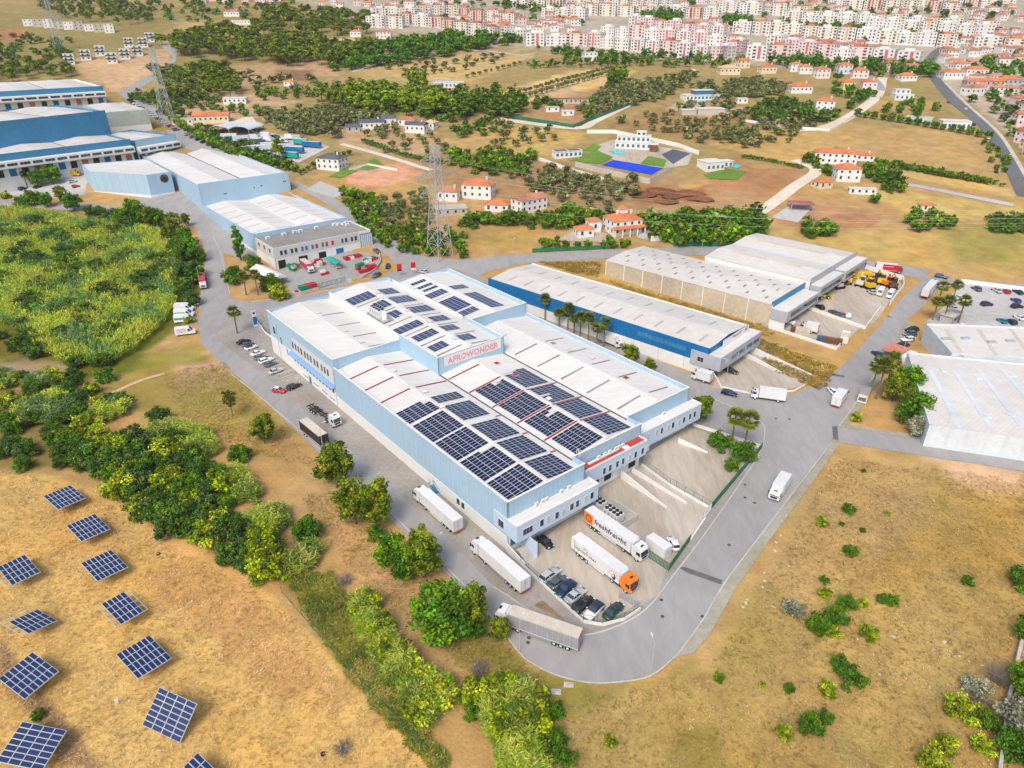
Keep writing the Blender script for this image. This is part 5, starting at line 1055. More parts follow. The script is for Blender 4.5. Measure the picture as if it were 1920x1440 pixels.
for cx_, cz_, r_ in ((-4.6, 3.2, .22), (-4.1, 3.4, .28), (-3.6, 3.05, .22), (-4.3, 3.7, .12), (-2.6, 2.9, .14)):
    sl.add([(cx_ + r_ * math.cos(2 * math.pi * i / 8), -1.30, cz_ + r_ * math.sin(2 * math.pi * i / 8)) for i in range(8)], [tuple(range(8))])
for i in range(7):
    a = math.pi * (.08 + .14 * i); c0, c1 = (3.7 + 1.0 * math.cos(a), 2.0 + 1.0 * math.sin(a)), (3.7 + 1.75 * math.cos(a), 2.0 + 1.6 * math.sin(a)); dx, dz = -math.sin(a) * .14, math.cos(a) * .14
    sl.add([(c0[0] - dx, -1.30, c0[1] - dz), (c1[0], -1.30, c1[1]), (c0[0] + dx, -1.30, c0[1] + dz)], [(0, 1, 2)])
sl.build('fruit_logo', M['peach_print'], og)
MB().add([(3.9 + .5 * math.cos(2 * math.pi * i / 16), -1.30, 1.95 + .75 * math.sin(2 * math.pi * i / 16)) for i in range(16)], [tuple(range(16))]).build('plum_logo', M['navy_print'], og)
MB().add([(3.75 + .28 * math.cos(2 * math.pi * i / 14), -1.305, 2.15 + .36 * math.sin(2 * math.pi * i / 14)) for i in range(14)], [tuple(range(14))]).build('plum_highlight', W_, og)
p_, q_ = at(1724, 571), at(1757, 530)
artic('white articulated truck driving up the side road past the palms', p_.lerp(q_, .5) + Vector((0, 0, .06)), heading(p_, q_), W_, W_, W_)
def rigid(label, p, rz, cabm, boxm, roofm, L_=9.0, name='box_truck'):
    t = thing(name, label, 'truck', p, rz); x0, x1 = -L_ / 2, L_ / 2
    trailer(t, x0, x1 - 2.1, boxm, roofm, 1.0, 3.6, skirt=False); cab(t, x1 - 1.95, cabm, False, 1.95)
    MB().box(x0 + .5, -.45, .5, x1 - .4, .45, .95).build('chassis', M['black_metal'], t)
    for s in (-1, 1): put_wheel(t, x0 + 1.9, s * 1.0, big=True); put_wheel(t, x1 - 1.2, s * 1.02, big=True)
    return t
def between(p, q, up=.06): a, b = at(*p), at(*q); m = a.lerp(b, .5); m.z = h1(m.y) + up; return m, heading(a, b)
rigid('white box truck in front of the deep blue warehouse yard, cab facing the palms', *between((1468, 753), (1410, 745)), W_, W_, W_, 9.5)
rigid('white box truck seen from behind near the road junction', *between((1560, 772), (1584, 738)), W_, W_, W_, 8.5)
rigid('white truck with tan roof stripe driving down the near road', *between((1472, 905), (1446, 946)), W_, W_, W_, 8.5)
r_ = rigid('red and white truck on the upper road behind the digger yard', *between((1640, 507), (1690, 513)), M['red'], M['red'], W_, 10.5)
MB().box(-5.2, -1.30, 1.1, -2.6, -1.27, 3.5).build('white_panel', W_, r_); fit_text('lettering', 'eurofred', M['white_wall'], r_, (-2.0, -1.30, 2.4), 3.4, .6, (1, 0, 0), (0, 0, 1), 0, .004, .01)
rigid('red curtain-sided truck with white cab coming down the left road', *between((378, 515), (384, 556)), W_, mat('red_tarp', (.42, .06, .07), .7, .1), MATS['red_tarp'], 11)
rigid('small white box truck parked beside the palm lane wall', *between((1334, 720), (1296, 708)), W_, W_, W_, 6.2)
rigid('white refrigerated van body parked in the scrap yard', *between((1528, 625), (1504, 619)), W_, W_, W_, 6.2)
rigid('white-cabbed lorry with red tan-roofed trailer at the crate yard dock', *between((566, 496), (588, 517)), W_, MATS['red_tarp'], M['tarp_tan'], 11)
rigid('white lorry backed into the banded shed dock', *between((133, 300), (152, 320)), W_, W_, W_, 11)
rigid('yellow lorry standing in the gravel yard by the faceted hall', *between((128, 331), (148, 330)), M['yellow'], M['yellow'], M['yellow'], 8)
rigid('white lorry parked along the lane behind the palms', *between((1130, 640), (1160, 652)), W_, W_, W_, 9)
# bare container chassis with a white tractor, and the parked black box trailer
sk = thing('articulated_truck', 'white tractor with an empty black container chassis beside the office wall', 'truck', *between((577, 762), (640, 806)))
cab(sk, 5.2, W_, True, 2.2)
fr = MB(); 
for s in (-1, 1): fr.box(-7.4, s * .42 - .12, .95, 6, s * .42 + .12, 1.25)
for x in (-7.4, -5, -2.5, 0, 2.5): fr.box(x, -1.2, 1.0, x + .3, 1.2, 1.2)
fr.build('skeletal_frame', M['black_metal'], sk); MB().box(1.8, -.5, .6, 6, .5, .94).build('tractor_chassis', M['grey_panel'], sk)
for s in (-1, 1):
    for x in (-6.0, -4.7, -3.4, 3.0, 6.4): put_wheel(sk, x, s * 1.0, big=True)
bt = thing('box_trailer', 'parked box trailer with black sides and tan roof beside the verge tree', 'trailer', *between((566, 804), (617, 846)))
trailer(bt, -5.5, 5.5, M['black_metal'], M['tarp_tan'], skirt=False)
for s in (-1, 1):
    for x in (-4, -2.7): put_wheel(bt, x, s * 1.0, big=True)
    MB().box(3.5, s * .8 - .08, 0, 3.7, s * .8 + .08, 1.1).build('landing_leg', M['grey_panel'], bt)
# vans
def make_van():
    t = thing('delivery_van', 'x', 'van'); w = 1.0
    prof = [(-3, .45), (2.85, .45), (2.98, .75), (2.9, 1.1), (2.1, 1.35), (1.35, 2.35), (.9, 2.6), (-2.9, 2.65), (-3, 2.5)]
    n = len(prof); b = MB(); tp = lambda z: w * (1 if z < 1.5 else .93)
    b.add([(x, -tp(z), z) for x, z in prof] + [(x, tp(z), z) for x, z in prof], [tuple(range(n)), tuple(range(2 * n - 1, n - 1, -1))] + [(i, n + i, n + (i + 1) % n, (i + 1) % n) for i in range(n)]); b.build('body', M['paint_white'], t)
    MB().hexa([(2.05, -.84, 1.40), (2.13, -.84, 1.40), (2.13, .84, 1.40), (2.05, .84, 1.40)], [(1.36, -.8, 2.3), (1.45, -.8, 2.3), (1.45, .8, 2.3), (1.36, .8, 2.3)]).build('windscreen', M['glass'], t)
    for s in (-1, 1):
        MB().hexa([(.75, s * 1.0 - .03, 1.35), (1.9, s * 1.0 - .03, 1.35), (1.9, s * 1.0 + .01, 1.35), (.75, s * 1.0 + .01, 1.35)], [(.75, s * .955 - .03, 2.1), (1.4, s * .955 - .03, 2.1), (1.4, s * .955 + .02, 2.1), (.75, s * .955 + .02, 2.1)]).build('side_window', M['glass'], t)
        MB().box(2.86, s * .72 - .16, .8, 2.99, s * .72 + .16, 1.02).build('headlight', M['frame'], t)
        for x in (-1.9, 2.0): put_wheel(t, x, s * .9, .34)
    return t
VAN = Proto(make_van); G6 = 'white vans on the grass by the left road'
def van(p, q, label, group=None, sc=1.0, stripe=None, txt=None):
    m, rz = between(p, q); o = VAN.place(m, rz, label, group, sc)
    if stripe: MB().box(-2.8, -1.04, 1.25, .4, -1.0, 1.85).build('side_stripe', M[stripe] if isinstance(stripe, str) else stripe, o)
    if txt:
        for i, s_ in enumerate(txt): fit_text('lettering', s_, MATS.get('violet') or mat('violet', (.35, .12, .35), .5, 0), o, (-2.6, -1.01, 2.0 - i * .5), 2.9, .38, (1, 0, 0), (0, 0, 1), 0, .004, .01)
    return o
van((322, 584), (372, 582), 'plain white van at the back of the roadside van row', G6, 1.15); van((322, 595), (372, 592), 'white van with lime green stripe in the roadside row', G6, 1.15, mat('lime', (.22, .42, .05), .5, 0)); van((323, 606), (372, 602), 'white van with dark green stripe, front of the roadside row', G6, 1.15, 'teal')
van((327, 630), (371, 624), 'white van with violet lettering parked alone on the grass', None, 1.1, txt=('TRANSPORTES', 'CARGA', 'AFRO'))
van((1655, 545), (1645, 560), 'white van in the digger yard between car and box van', None, 1.0); van((1675, 548), (1662, 566), 'white van nearest the digger yard wall', None, 1.0); van((1462, 602), (1488, 610), 'white van parked behind the scrap crates', None, 1.0)
# old cream bus shelter-like container on the verge, white container in the yard
ct = thing('container', 'cream cabin container with dark window on the verge', 'container', *between((1612, 762), (1624, 736)))
MB().box(-3, -1.25, .2, 3, 1.25, 2.9).build('box_body', M['cream'], ct); MB().box(-3.05, -1.3, 2.9, 3.05, 1.3, 3.0).build('roof', M['grey_roof'], ct); MB().box(-3.04, -1, .8, -3.0, 1, 1.9).build('window', M['glass_blue'], ct)
ct = thing('container', 'white refrigerated container beside the green yard gate', 'container', site(24.5, -19.3, .1), TH + math.pi / 2)
MB().box(-2.6, -1.2, .1, 2.6, 1.2, 2.7).build('box_body', W_, ct); MB().box(-2.5, -1.1, 2.7, 2.5, 1.1, 2.74).build('roof', W_, ct); MB().box(-2.64, -.8, .5, -2.6, .8, 2.2).build('cooling_unit', M['light_steel'], ct)
# ------------------------------------------------------------------ fences, walls, gates, lamps, pylons
def fence(label, pts, hh, base=.5, m='green_metal', step=2.5, mesh=True, wallm='white_wall', group=None, bars=.5):
    """low wall run with posts and rails; thin upright bars between them"""
    P_ = [Vector(p) for p in pts]; o = thing('fence', label, 'fence', P_[0], 0, group); o0 = P_[0]
    wl, rl, br = MB(), MB(), MB(); pm = None
    post = MB().box(-.04, -.04, 0, .04, .04, hh).mesh('post', M[m])
    for i in range(len(P_) - 1):
        p, q = P_[i] - o0, P_[i + 1] - o0; d = (q - p); L_ = d.length; d.normalize(); n = Vector((-d.y, d.x, 0)) * .12
        if base: wl.hexa([p - n + Vector((0, 0, -.4)), q - n + Vector((0, 0, -.4)), q + n + Vector((0, 0, -.4)), p + n + Vector((0, 0, -.4))], [p - n + Vector((0, 0, base)), q - n + Vector((0, 0, base)), q + n + Vector((0, 0, base)), p + n + Vector((0, 0, base))])
        for k in range(max(1, int(L_ / step)) + 1):
            t = min(k * step, L_); obj('post', post, o, p + d * t)
        for z in (base + .12, hh - .05): rl.bar(p + Vector((0, 0, z)), q + Vector((0, 0, z)), .05)
        if mesh:
            for k in range(int(L_ / bars)): br.bar(p + d * (k * bars) + Vector((0, 0, base + .1)), p + d * (k * bars) + Vector((0, 0, hh - .05)), .022)
    if base: wl.build('base_wall', M[wallm], o)
    rl.build('rail', M[m], o)
    if mesh: b = br.build('mesh_bars', M[m], o); b['kind'] = 'stuff'
    return o
def screen(label, pts, hh, m, name='fence', cat='fence'):
    P_ = [Vector(p) for p in pts]; o = thing(name, label, cat, P_[0]); mb, ps = MB(), MB()
    for i in range(len(P_) - 1):
        p, q = P_[i] - P_[0], P_[i + 1] - P_[0]; n = int((q - p).length / 4) + 1
        d = (q - p).normalized(); nn_ = Vector((-d.y, d.x, 0)) * .03
        for k in range(n):
            a, b = p.lerp(q, k / n), p.lerp(q, (k + 1) / n); z0, z1 = Vector((0, 0, .05)), Vector((0, 0, hh)); g = (b - a) * .01
            MB().hexa([a - nn_ + z0 + g, b - nn_ + z0 - g, b + nn_ + z0 - g, a + nn_ + z0 + g], [a - nn_ + z1 + g, b - nn_ + z1 - g, b + nn_ + z1 - g, a + nn_ + z1 + g]).build('panel', M[m], o)
    return o
fence('green mesh fence on a white wall round the corner yard', [site(-.5, -4.2), site(-.9, -14), site(-1.3, -23.4), site(.9, -26.2), site(5, -27.8), site(9.3, -27.9)], 2.1, .75, 'green_metal')
def bar_gate(label, p, q, hh=1.9, m='light_steel', n=16):
    o = thing('gate', label, 'gate', p); d = (q - p); d.z = 0; fr_ = MB()
    fr_.bar(Vector((0, 0, .15)), d + Vector((0, 0, .15)), .1).bar(Vector((0, 0, hh)), d + Vector((0, 0, hh)), .1).bar(Vector((0, 0, 0)), Vector((0, 0, hh + .1)), .12).bar(d, d + Vector((0, 0, hh + .1)), .12)
    fr_.build('gate_frame', M[m], o); me = MB().box(-.06, -.03, .15, .06, .03, hh).mesh('bar', M[m])
    for i in range(1, n): obj('bar', me, o, d * (i / n), math.atan2(d.y, d.x))
    return o
bar_gate('pale barred sliding gate behind the orange truck cab', at(1160, 1121), at(1199, 1142), 1.8, 'grey_panel', 14)
bar_gate('green and white barred gate beside the white container', site(21.5, -19.0), site(21.6, -24.6), 1.9, 'green_metal')
screen('solid green metal screen along the road by the container', [site(21.6, -24.6), site(32.5, -21.5)], 1.9, 'green_metal')
fence('white wall with green mesh between the two loading yards', [site(44.6, -17.8), site(44.4, -6), site(45.6, 4.0)], 2.3, .8, 'green_metal')
bar_gate('barred gate at the road end of the middle yard', site(41, -18.6), site(44.5, -17.8), 1.9, 'light_steel', 10)
screen('green screen fence along the road side of the far yard', [site(44.6, -17.8), site(76, -10.5)], 2.0, 'green_metal')
lowwall('yard_wall', 'low white wall closing the far yard beside the palms', [site(76, -10.5), site(71, 8)], .9, .3, 'white_wall')
lowwall('yard_wall', 'low white kerb wall along the middle yard', [site(32.5, -21.5), site(41, -19)], .5, .25, 'white_wall')
lowwall('ramp_wall', 'tapering white ramp wall between the middle docks', [site(37.5, 3.5), site(37.2, -11)], [2.4, .3], .35, 'white_wall'); lowwall('ramp_wall', 'white ramp wall beside the far yard fence', [site(41.5, 3.5), site(42, -13)], [1.4, .5], .35, 'white_wall')
lowwall('ramp_wall', 'short white wall at the far dock door', [site(61, 5), site(63, -3)], [1.5, .4], .35, 'white_wall')
lowwall('entry_wall', 'white wall beside the corner entrance stairs', [site(-.3, .6), site(-.3, -5.2)], [2.2, 1.0], .25, 'white_wall')
fence('white wall with dark mesh fence round the warehouse garden', [at(494, 597), at(482, 603), at(498, 625), at(530, 648)], 1.7, .7, 'black_metal', 3)
# advertising totem
tt = thing('sign_totem', 'white and blue advertising totem at the warehouse garden corner', 'sign', at(480, 612), TH)
MB().box(-.75, -.15, 0, .75, .15, 6.2).build('board', M['white_wall'], tt); MB().box(-.7, -.17, .8, .7, -.145, 3.8).build('blue_panel', M['deep_blue'], tt); MB().cyl((0, -.18, 5.2), (0, -.15, 5.2), .45, n=14).build('logo', M['navy_print'], tt)
# bike stands / bay marks
for i, (u, v) in enumerate(((800, 850), (865, 910))):
    o = thing('bicycle_rack', ('white hoop rack nearer the parked cars by the office', 'white hoop rack nearer the black estate car by the office')[i], 'rack', at(*E6(u, v)), TH, 'white hoop racks'); mb = MB()
    for k in range(7):
        x = -2.6 + k * .85; mb.bar((x, 0, 0), (x, 0, .8), .06).bar((x + .5, 0, 0), (x + .5, 0, .8), .06).bar((x, 0, .8), (x + .5, 0, .8), .06)
    mb.build('hoops', M['white_wall'], o)
def lamp_proto():
    t = thing('street_lamp', 'x', 'street lamp'); MB().cyl((0, 0, 0), (0, 0, 8), .09, .05, n=8).build('pole', M['galv'], t)
    MB().bar((0, 0, 8), (1.2, 0, 8.35), .06).build('arm', M['galv'], t); MB().hexa([(1.1, -.14, 8.28), (1.75, -.1, 8.4), (1.75, .1, 8.4), (1.1, .14, 8.28)], [(1.1, -.12, 8.42), (1.75, -.08, 8.5), (1.75, .08, 8.5), (1.1, .12, 8.42)]).build('lamp_head', M['light_steel'], t); return t
LAMP = Proto(lamp_proto); GL = 'street lamps on the estate roads'
for px, py, az, l in ((1219, 1267, 100, 'street lamp on the outside of the near bend'), (974, 1224, 60, 'street lamp in front of the grey curtain-sided truck'), (818, 1062, 20, 'street lamp between the two-tone trees on the left verge'), (606, 845, 30, 'street lamp beside the parked black box trailer'), (374, 610, -10, 'street lamp beside the van row'), (376, 535, -10, 'street lamp beside the red curtain truck'), (962, 480, -60, 'street lamp on the back road near the dry plot'), (1076, 470, -60, 'street lamp before the green screen on the back road'), (1316, 466, -80, 'street lamp behind the beige warehouse'),
                      (1785, 520, -100, 'street lamp above the car park wall'), (1873, 528, -100, 'street lamp at the picture edge above the car park'), (1360, 720, 160, 'street lamp at the corner of the deep blue warehouse yard'), (640, 560, -70, 'street lamp at the crate yard gate'), (1154, 640, 0, 'street lamp in the palm lane'), (1255, 675, 0, 'street lamp farther down the palm lane'), (650, 415, -30, 'street lamp on the road right of the pale blue office'), (1765, 830, 100, 'street lamp along the grey shed front'), (1690, 670, 180, 'street lamp at the grey shed corner')):
    LAMP.place(at(px, py), R(az), l, GL)
# manhole covers on the near roads
mh = MB().cyl((0, 0, -.02), (0, 0, .012), .38, n=14).mesh('manhole_cover', M['gutter'])
for i, (px, py) in enumerate(((1242, 1156), (1367, 1022), (1415, 943), (1397, 933), (1397, 909), (990, 1205), (992, 1196), (1317, 1156), (1302, 982), (1455, 785), (1480, 786), (1240, 1125))):
    o = tag(obj('manhole_cover', mh, None, at(px, py) + Vector((0, 0, .05))), 'round iron manhole cover set into the estate road', 'manhole cover', 'manhole covers on the estate roads')
# ---- lattice pylons and their wires
def make_pylon(hh=48, w0=4.2):
    t = thing('pylon', 'x', 'pylon'); lv = [0, .14, .27, .39, .5, .6, .69, .77, .84, .9, .95, 1.0]; wd = lambda k: w0 * (1 - k * .86) if k < .62 else w0 * (1 - .62 * .86) * (1 - (k - .62) * .9)
    C4 = ((-1, -1), (1, -1), (1, 1), (-1, 1)); pt = lambda k, c_: Vector((c_[0] * wd(k), c_[1] * wd(k), k * hh))
    for c_ in C4:
        mb = MB()
        for i in range(len(lv) - 1): mb.bar(pt(lv[i], c_), pt(lv[i + 1], c_), .24)
        mb.build('leg', M['galv'], t)
    br = MB()
    for i in range(len(lv) - 1):
        for k in range(4):
            a, b = C4[k], C4[(k + 1) % 4]; br.bar(pt(lv[i], a), pt(lv[i + 1], b), .12); br.bar(pt(lv[i], b), pt(lv[i + 1], a), .12); br.bar(pt(lv[i + 1], a), pt(lv[i + 1], b), .12)
    o = br.build('bracing', M['galv'], t); o['kind'] = 'stuff'
    for z, ln in ((.60, 8.5), (.74, 10.0), (.88, 7.5)):
        for s in (-1, 1):
            mb = MB(); q = Vector((s * ln, 0, z * hh + .4)); w_ = wd(z)
            for y in (-1, 1): mb.bar((s * w_, y * w_, z * hh), q, .14); mb.bar((s * w_, y * w_, z * hh + 2.2), q, .12)
            for k in range(1, 4): f = k / 4; mb.bar(Vector((s * w_, -w_, z * hh)).lerp(q, f), Vector((s * w_, w_, z * hh + 2.2 * (1 - f))).lerp(q, f), .08)
            mb.build('cross_arm', M['galv'], t); MB().cyl(q, q - Vector((0, 0, 2.2)), .12, n=6).build('insulator', M['grey_panel'], t)
    return t
PYL = Proto(make_pylon)
pA, pB_ = at(825, 482), at(316, 236)
az = heading(pA, pB_) - math.pi / 2
PYL.place(pA, az, 'tall lattice pylon standing at the road behind the warehouses', 'power line pylons'); PYL.place(pB_, az, 'lattice pylon standing beside the slanted row of parked cars', 'power line pylons', (1, 1, 1.02))
pC, pD = at(112, 95), Vector((260, 262, h1(262))); PYL.place(pC, az, 'distant lattice pylon on the hillside at far left', 'power line pylons')
dirx = Vector((math.cos(az), math.sin(az), 0))
def wire(p, q, sag):
    n = 24; pts = [p.lerp(q, i / n) - Vector((0, 0, sag * 4 * (i / n) * (1 - i / n))) for i in range(n + 1)]; mb = MB(); o0 = pts[0]
    for i in range(n): mb.cyl(pts[i] - o0, pts[i + 1] - o0, .028, n=4, cap=False)
    o = mb.build('power_line', M['galv']); o.location = o0
    return tag(o, 'thin overhead power line strung between the pylons', 'power line', 'overhead power lines')
for z, ln in ((.60, 8.5), (.74, 10.0), (.88, 7.5)):
    for s in (-1, 1):
        h_ = Vector((0, 0, z * 48 - 1.8)); wire(pA + dirx * s * ln + h_, pB_ + dirx * s * ln + h_, 7); wire(pB_ + dirx * s * ln + h_, pC + dirx * s * ln + h_, 6); wire(pA + dirx * s * ln + h_, pD + dirx * s * ln + Vector((0, 0, 32)), 8)
# utility bits on the verge
for (px, py), l in (((1042, 1297), 'small pale concrete slab lying on the verge below the bend'), ((1066, 1284), 'low pale marker stone beside the road bend')):
    tag(MB().hexa([(-.9, -.5, 0), (.9, -.6, 0), (1, .5, 0), (-.8, .6, 0)], [(-.8, -.4, .18), (.8, -.5, .2), (.9, .4, .16), (-.7, .5, .2)]).build('slab', M['rock']), l, 'stone').location = at(px, py)
# ------------------------------------------------------------------ plants
LEAF = attr_mat('foliage', .75, var=.30, nscale=.9, spec=.2, trans=.16)
def leaf_mesh(name, ctr, nrm, size, tint, aspect=.7, bend=0.0):
    """one quad per leaf spray"""
    n = len(ctr); r = RNG.normal(size=(n, 3)); t1 = np.cross(nrm, r); t1 /= np.linalg.norm(t1, axis=1, keepdims=True) + 1e-9; t2 = np.cross(nrm, t1)
    s = (size * RNG.uniform(.65, 1.3, n))[:, None]; a, b = t1 * s, t2 * s * aspect
    co = np.stack([ctr - a, ctr - b * .9, ctr + a, ctr + b * .9], 1).reshape(-1, 3); q = np.arange(n * 4).reshape(n, 4)
    me = np_mesh(name, co, q); at_ = me.attributes.new('tint', 'FLOAT_COLOR', 'FACE')
    at_.data.foreach_set('color', np.c_[tint, np.ones(n)].astype(np.float32).ravel()); me.materials.append(LEAF); return me
def clumpy(name, clumps, rad, per, size, cols, flat=.8, aspect=.7):
    """clumps (k,3) with radii; every clump has its own tint out of cols"""
    k = len(clumps); n = k * per; idx = np.repeat(np.arange(k), per)
    d = RNG.normal(size=(n, 3)); d /= np.linalg.norm(d, axis=1, keepdims=True); rr = np.where(RNG.random(n) < .7, RNG.uniform(.55, 1.05, n) ** .6, np.minimum(np.abs(RNG.normal(0, .9, n)), 1.4))
    p = clumps[idx] + d * (rad[idx] * rr)[:, None] * np.array([1, 1, flat]); nr = d * .7 + RNG.normal(size=(n, 3)) * .55 + np.array([0, 0, .25]); nr /= np.linalg.norm(nr, axis=1, keepdims=True)
    cols = np.array(cols); cols = np.clip(cols.mean(1, keepdims=True) + (cols - cols.mean(1, keepdims=True)) * 1.15, .006, 1); ct = cols[RNG.integers(0, len(cols), k)] * RNG.uniform(.65, 1.4, (k, 1)); tint = ct[idx] * RNG.uniform(.6, 1.5, (n, 1))
    return leaf_mesh(name, p, nr, np.full(n, size), np.clip(tint, 0, 1), aspect)
def shell(k, rx, rz, zc, bottom=-.6, lump=.18, fill=.35):
    out = []
    while len(out) < k:
        v = RNG.normal(size=3); v /= np.linalg.norm(v)
        if v[2] < bottom: continue
        f = RNG.uniform(.72, 1.0) if RNG.random() > fill else RNG.uniform(.2, .7)
        f *= 1 + lump * math.sin(v[0] * 5 + v[1] * 4) * math.cos(v[2] * 4 + v[0] * 3)
        out.append((v[0] * rx * f, v[1] * rx * f, zc + v[2] * rz * f))
    return np.array(out)
def trunk_mesh(hh, r, limbs=4, spread=1.6, base=.45, m='trunk'):
    mb = MB(); mb.cyl((0, 0, -.3), (.05 * hh * .1, 0, hh * base), r, r * .75, n=7, cap=False)
    for i in range(limbs):
        a = 2 * math.pi * i / limbs + RNG.uniform(-.4, .4); sp = spread * RNG.uniform(.6, 1); mb.cyl((0, 0, hh * base * RNG.uniform(.75, 1)), (math.cos(a) * sp, math.sin(a) * sp, hh * RNG.uniform(.6, .85)), r * .55, r * .15, n=5, cap=False)
    return mb.mesh('trunk', M[m])
DKG = [(.105, .225, .022), (.08, .185, .025), (.15, .27, .022), (.07, .15, .022)]
LTG = [(.185, .235, .028), (.125, .18, .022), (.25, .265, .04), (.09, .135, .02)]
OLG = [(.230, .250, .101), (.176, .203, .081), (.270, .277, .121), (.135, .162, .061)]
PNG = [(.110, .170, .024), (.160, .210, .024), (.080, .130, .020), (.200, .240, .030)]
CYG = [(.52, .58, .045), (.40, .50, .05), (.58, .58, .08), (.28, .42, .05)]
CNG = [(.36, .45, .04), (.26, .38, .04), (.45, .49, .07), (.15, .26, .035), (.48, .48, .11)]
BLG = [(.154, .266, .098), (.196, .294, .084), (.112, .210, .070)]
def crown_mesh(kind):
    if kind == 'broad_dark': return clumpy('crown', shell(75, 3.7, 3.6, 4.8, -.85), RNG.uniform(.7, 1.25, 75), 90, .26, DKG), trunk_mesh(8.4, .22), 8.4
    if kind == 'broad_light': return clumpy('crown', shell(70, 3.0, 4.3, 5.6, -.9, .3), RNG.uniform(.55, 1.1, 70), 85, .27, LTG), trunk_mesh(9.9, .2), 9.9
    if kind == 'young': return clumpy('crown', shell(26, 1.7, 2.3, 5.0, -.9, .3), RNG.uniform(.35, .7, 26), 55, .17, [(.09, .11, .03), (.12, .13, .03), (.06, .08, .02)]), trunk_mesh(7.2, .09, 4, .9, .42), 7.2
    if kind == 'bush': return clumpy('crown', shell(38, 1.9, 1.9, 1.2, -.5), RNG.uniform(.45, .8, 38), 80, .17, DKG + LTG[3:]), trunk_mesh(2.6, .1, 5, .9, .2), 3.1
    if kind == 'bush_light': return clumpy('crown', shell(38, 1.9, 1.9, 1.2, -.5, .3), RNG.uniform(.4, .8, 38), 80, .18, LTG + CNG[:3]), trunk_mesh(2.6, .1, 5, .9, .2), 3.1
    if kind == 'bush_silver': return clumpy('crown', shell(34, 1.9, 1.6, 1.0, -.5), RNG.uniform(.4, .7, 34), 70, .17, [(.26, .27, .19), (.32, .32, .24)]), trunk_mesh(2.2, .1, 5, .9, .2), 2.6
    if kind == 'thicket': return clumpy('crown', shell(46, 2.5, 2.4, 1.6, -.4, .3), RNG.uniform(.55, 1.0, 46), 85, .21, [(.06, .125, .024), (.085, .16, .022), (.045, .095, .022), (.14, .22, .03), (.10, .15, .05)]), trunk_mesh(3.2, .12, 5, 1.2, .2), 4.2
    if kind == 'poplar': return clumpy('crown', shell(60, 1.9, 6.6, 7.6, -.95), RNG.uniform(.55, 1.0, 60), 70, .3, DKG + LTG[:1]), trunk_mesh(14, .22, 3, .8, .6), 14.2
    if kind == 'olive': return clumpy('crown', shell(30, 2.0, 1.5, 2.9, -.6), RNG.uniform(.5, .85, 30), 40, .28, OLG), trunk_mesh(4.2, .2, 4, 1.1, .4), 4.6
    if kind == 'far_olive': return clumpy('olive_tree', shell(20, 2.1, 1.6, 2.7, -.6), RNG.uniform(.6, .95, 20), 26, .42, OLG), None, 4.6
    if kind == 'far_round': return clumpy('round_tree', shell(24, 2.6, 2.5, 3.0, -.8), RNG.uniform(.7, 1.1, 24), 28, .5, DKG + LTG[1:]), None, 5.8
    if kind == 'far_dark': return clumpy('dark_tree', shell(24, 2.8, 3.0, 3.8, -.8), RNG.uniform(.7, 1.1, 24), 28, .5, DKG), None, 7.0
    if kind == 'far_pine': return clumpy('pine_tree', shell(26, 3.2, 3.2, 6.4, -.75, .3), RNG.uniform(.8, 1.4, 26), 30, .55, PNG + [(.13, .135, .015)]), None, 10.2
    if kind == 'far_poplar': return clumpy('poplar_tree', shell(30, 2.1, 5.2, 6.0, -.95, .3), RNG.uniform(.7, 1.1, 30), 30, .5, [(.23, .32, .035), (.18, .27, .035), (.28, .35, .05), (.12, .20, .03)]), None, 11.4
    if kind == 'far_tall': return clumpy('tall_tree', shell(30, 3.6, 5.0, 6.5, -.9, .3), RNG.uniform(.8, 1.4, 30), 32, .55, DKG + PNG), None, 12
_tp = {}
TNAME = dict(broad_dark='broadleaf_tree', broad_light='broadleaf_tree', young='young_tree', bush='shrub', bush_light='shrub', bush_silver='shrub', thicket='shrub', poplar='poplar_tree', olive='olive_tree')
def tree_proto(kind):
    cm, tm, hh = crown_mesh(kind)
    t = thing(TNAME[kind], 'x', 'shrub' if TNAME[kind] == 'shrub' else 'tree'); obj('trunk', tm, t); obj('crown', cm, t); t['hh'] = hh; return t
def far_proto(kind):
    cm, _, hh = crown_mesh(kind); cm.materials.append(M['trunk'])
    bm = bmesh.new(); bm.from_mesh(cm); n0 = len(bm.faces)
    mb = MB().cyl((0, 0, -.4), (0, 0, hh * .5), .22, .12, n=5, cap=False); vs = [bm.verts.new(v) for v in mb.v]
    for f in mb.f: bm.faces.new([vs[i] for i in f]).material_index = 1
    bm.to_mesh(cm); bm.free(); o = obj(cm.name, cm); o['hh'] = hh; o['category'] = 'tree'; return o
HOUSES = []
def tree_at(kind, p, h, label, group=None, squash=1.0):
    var = random.randrange(3 if kind.startswith('far') or kind in ('thicket', 'bush') else 2); k = (kind, var)
    if k not in _tp: _tp[k] = Proto((lambda: far_proto(kind)) if kind.startswith('far') else (lambda: tree_proto(kind)))
    o = _tp[k].place(p, random.uniform(0, 6.28), label, group); nm = [n for w_, n in (('hedge', 'hedge_shrub'), ('garden', 'garden_tree'), ('scrub', 'scrub_tree'), (' shrub', 'shrub')) if label and w_ in label] if kind.startswith('far') else 0
    if nm: o.name = nm[0]
    s = h / o['hh']; sq = squash * random.uniform(.9, 1.1); o.scale = (s * sq, s * sq, s); return o
def tree(kind, px, py, h, label, group=None, squash=1.0): return tree_at(kind, at(px, py), h, label, group, squash)
GV = 'trees along the left verge'
tree('young', 437, 780, 8.0, 'slim young tree with bare trunk on the dry verge'); tree('broad_light', 497, 832, 9.0, 'bushy olive-green tree on the verge below the slim young tree', GV); tree('bush', 451, 862, 4.2, 'round dark shrub alone on the dry verge', None)
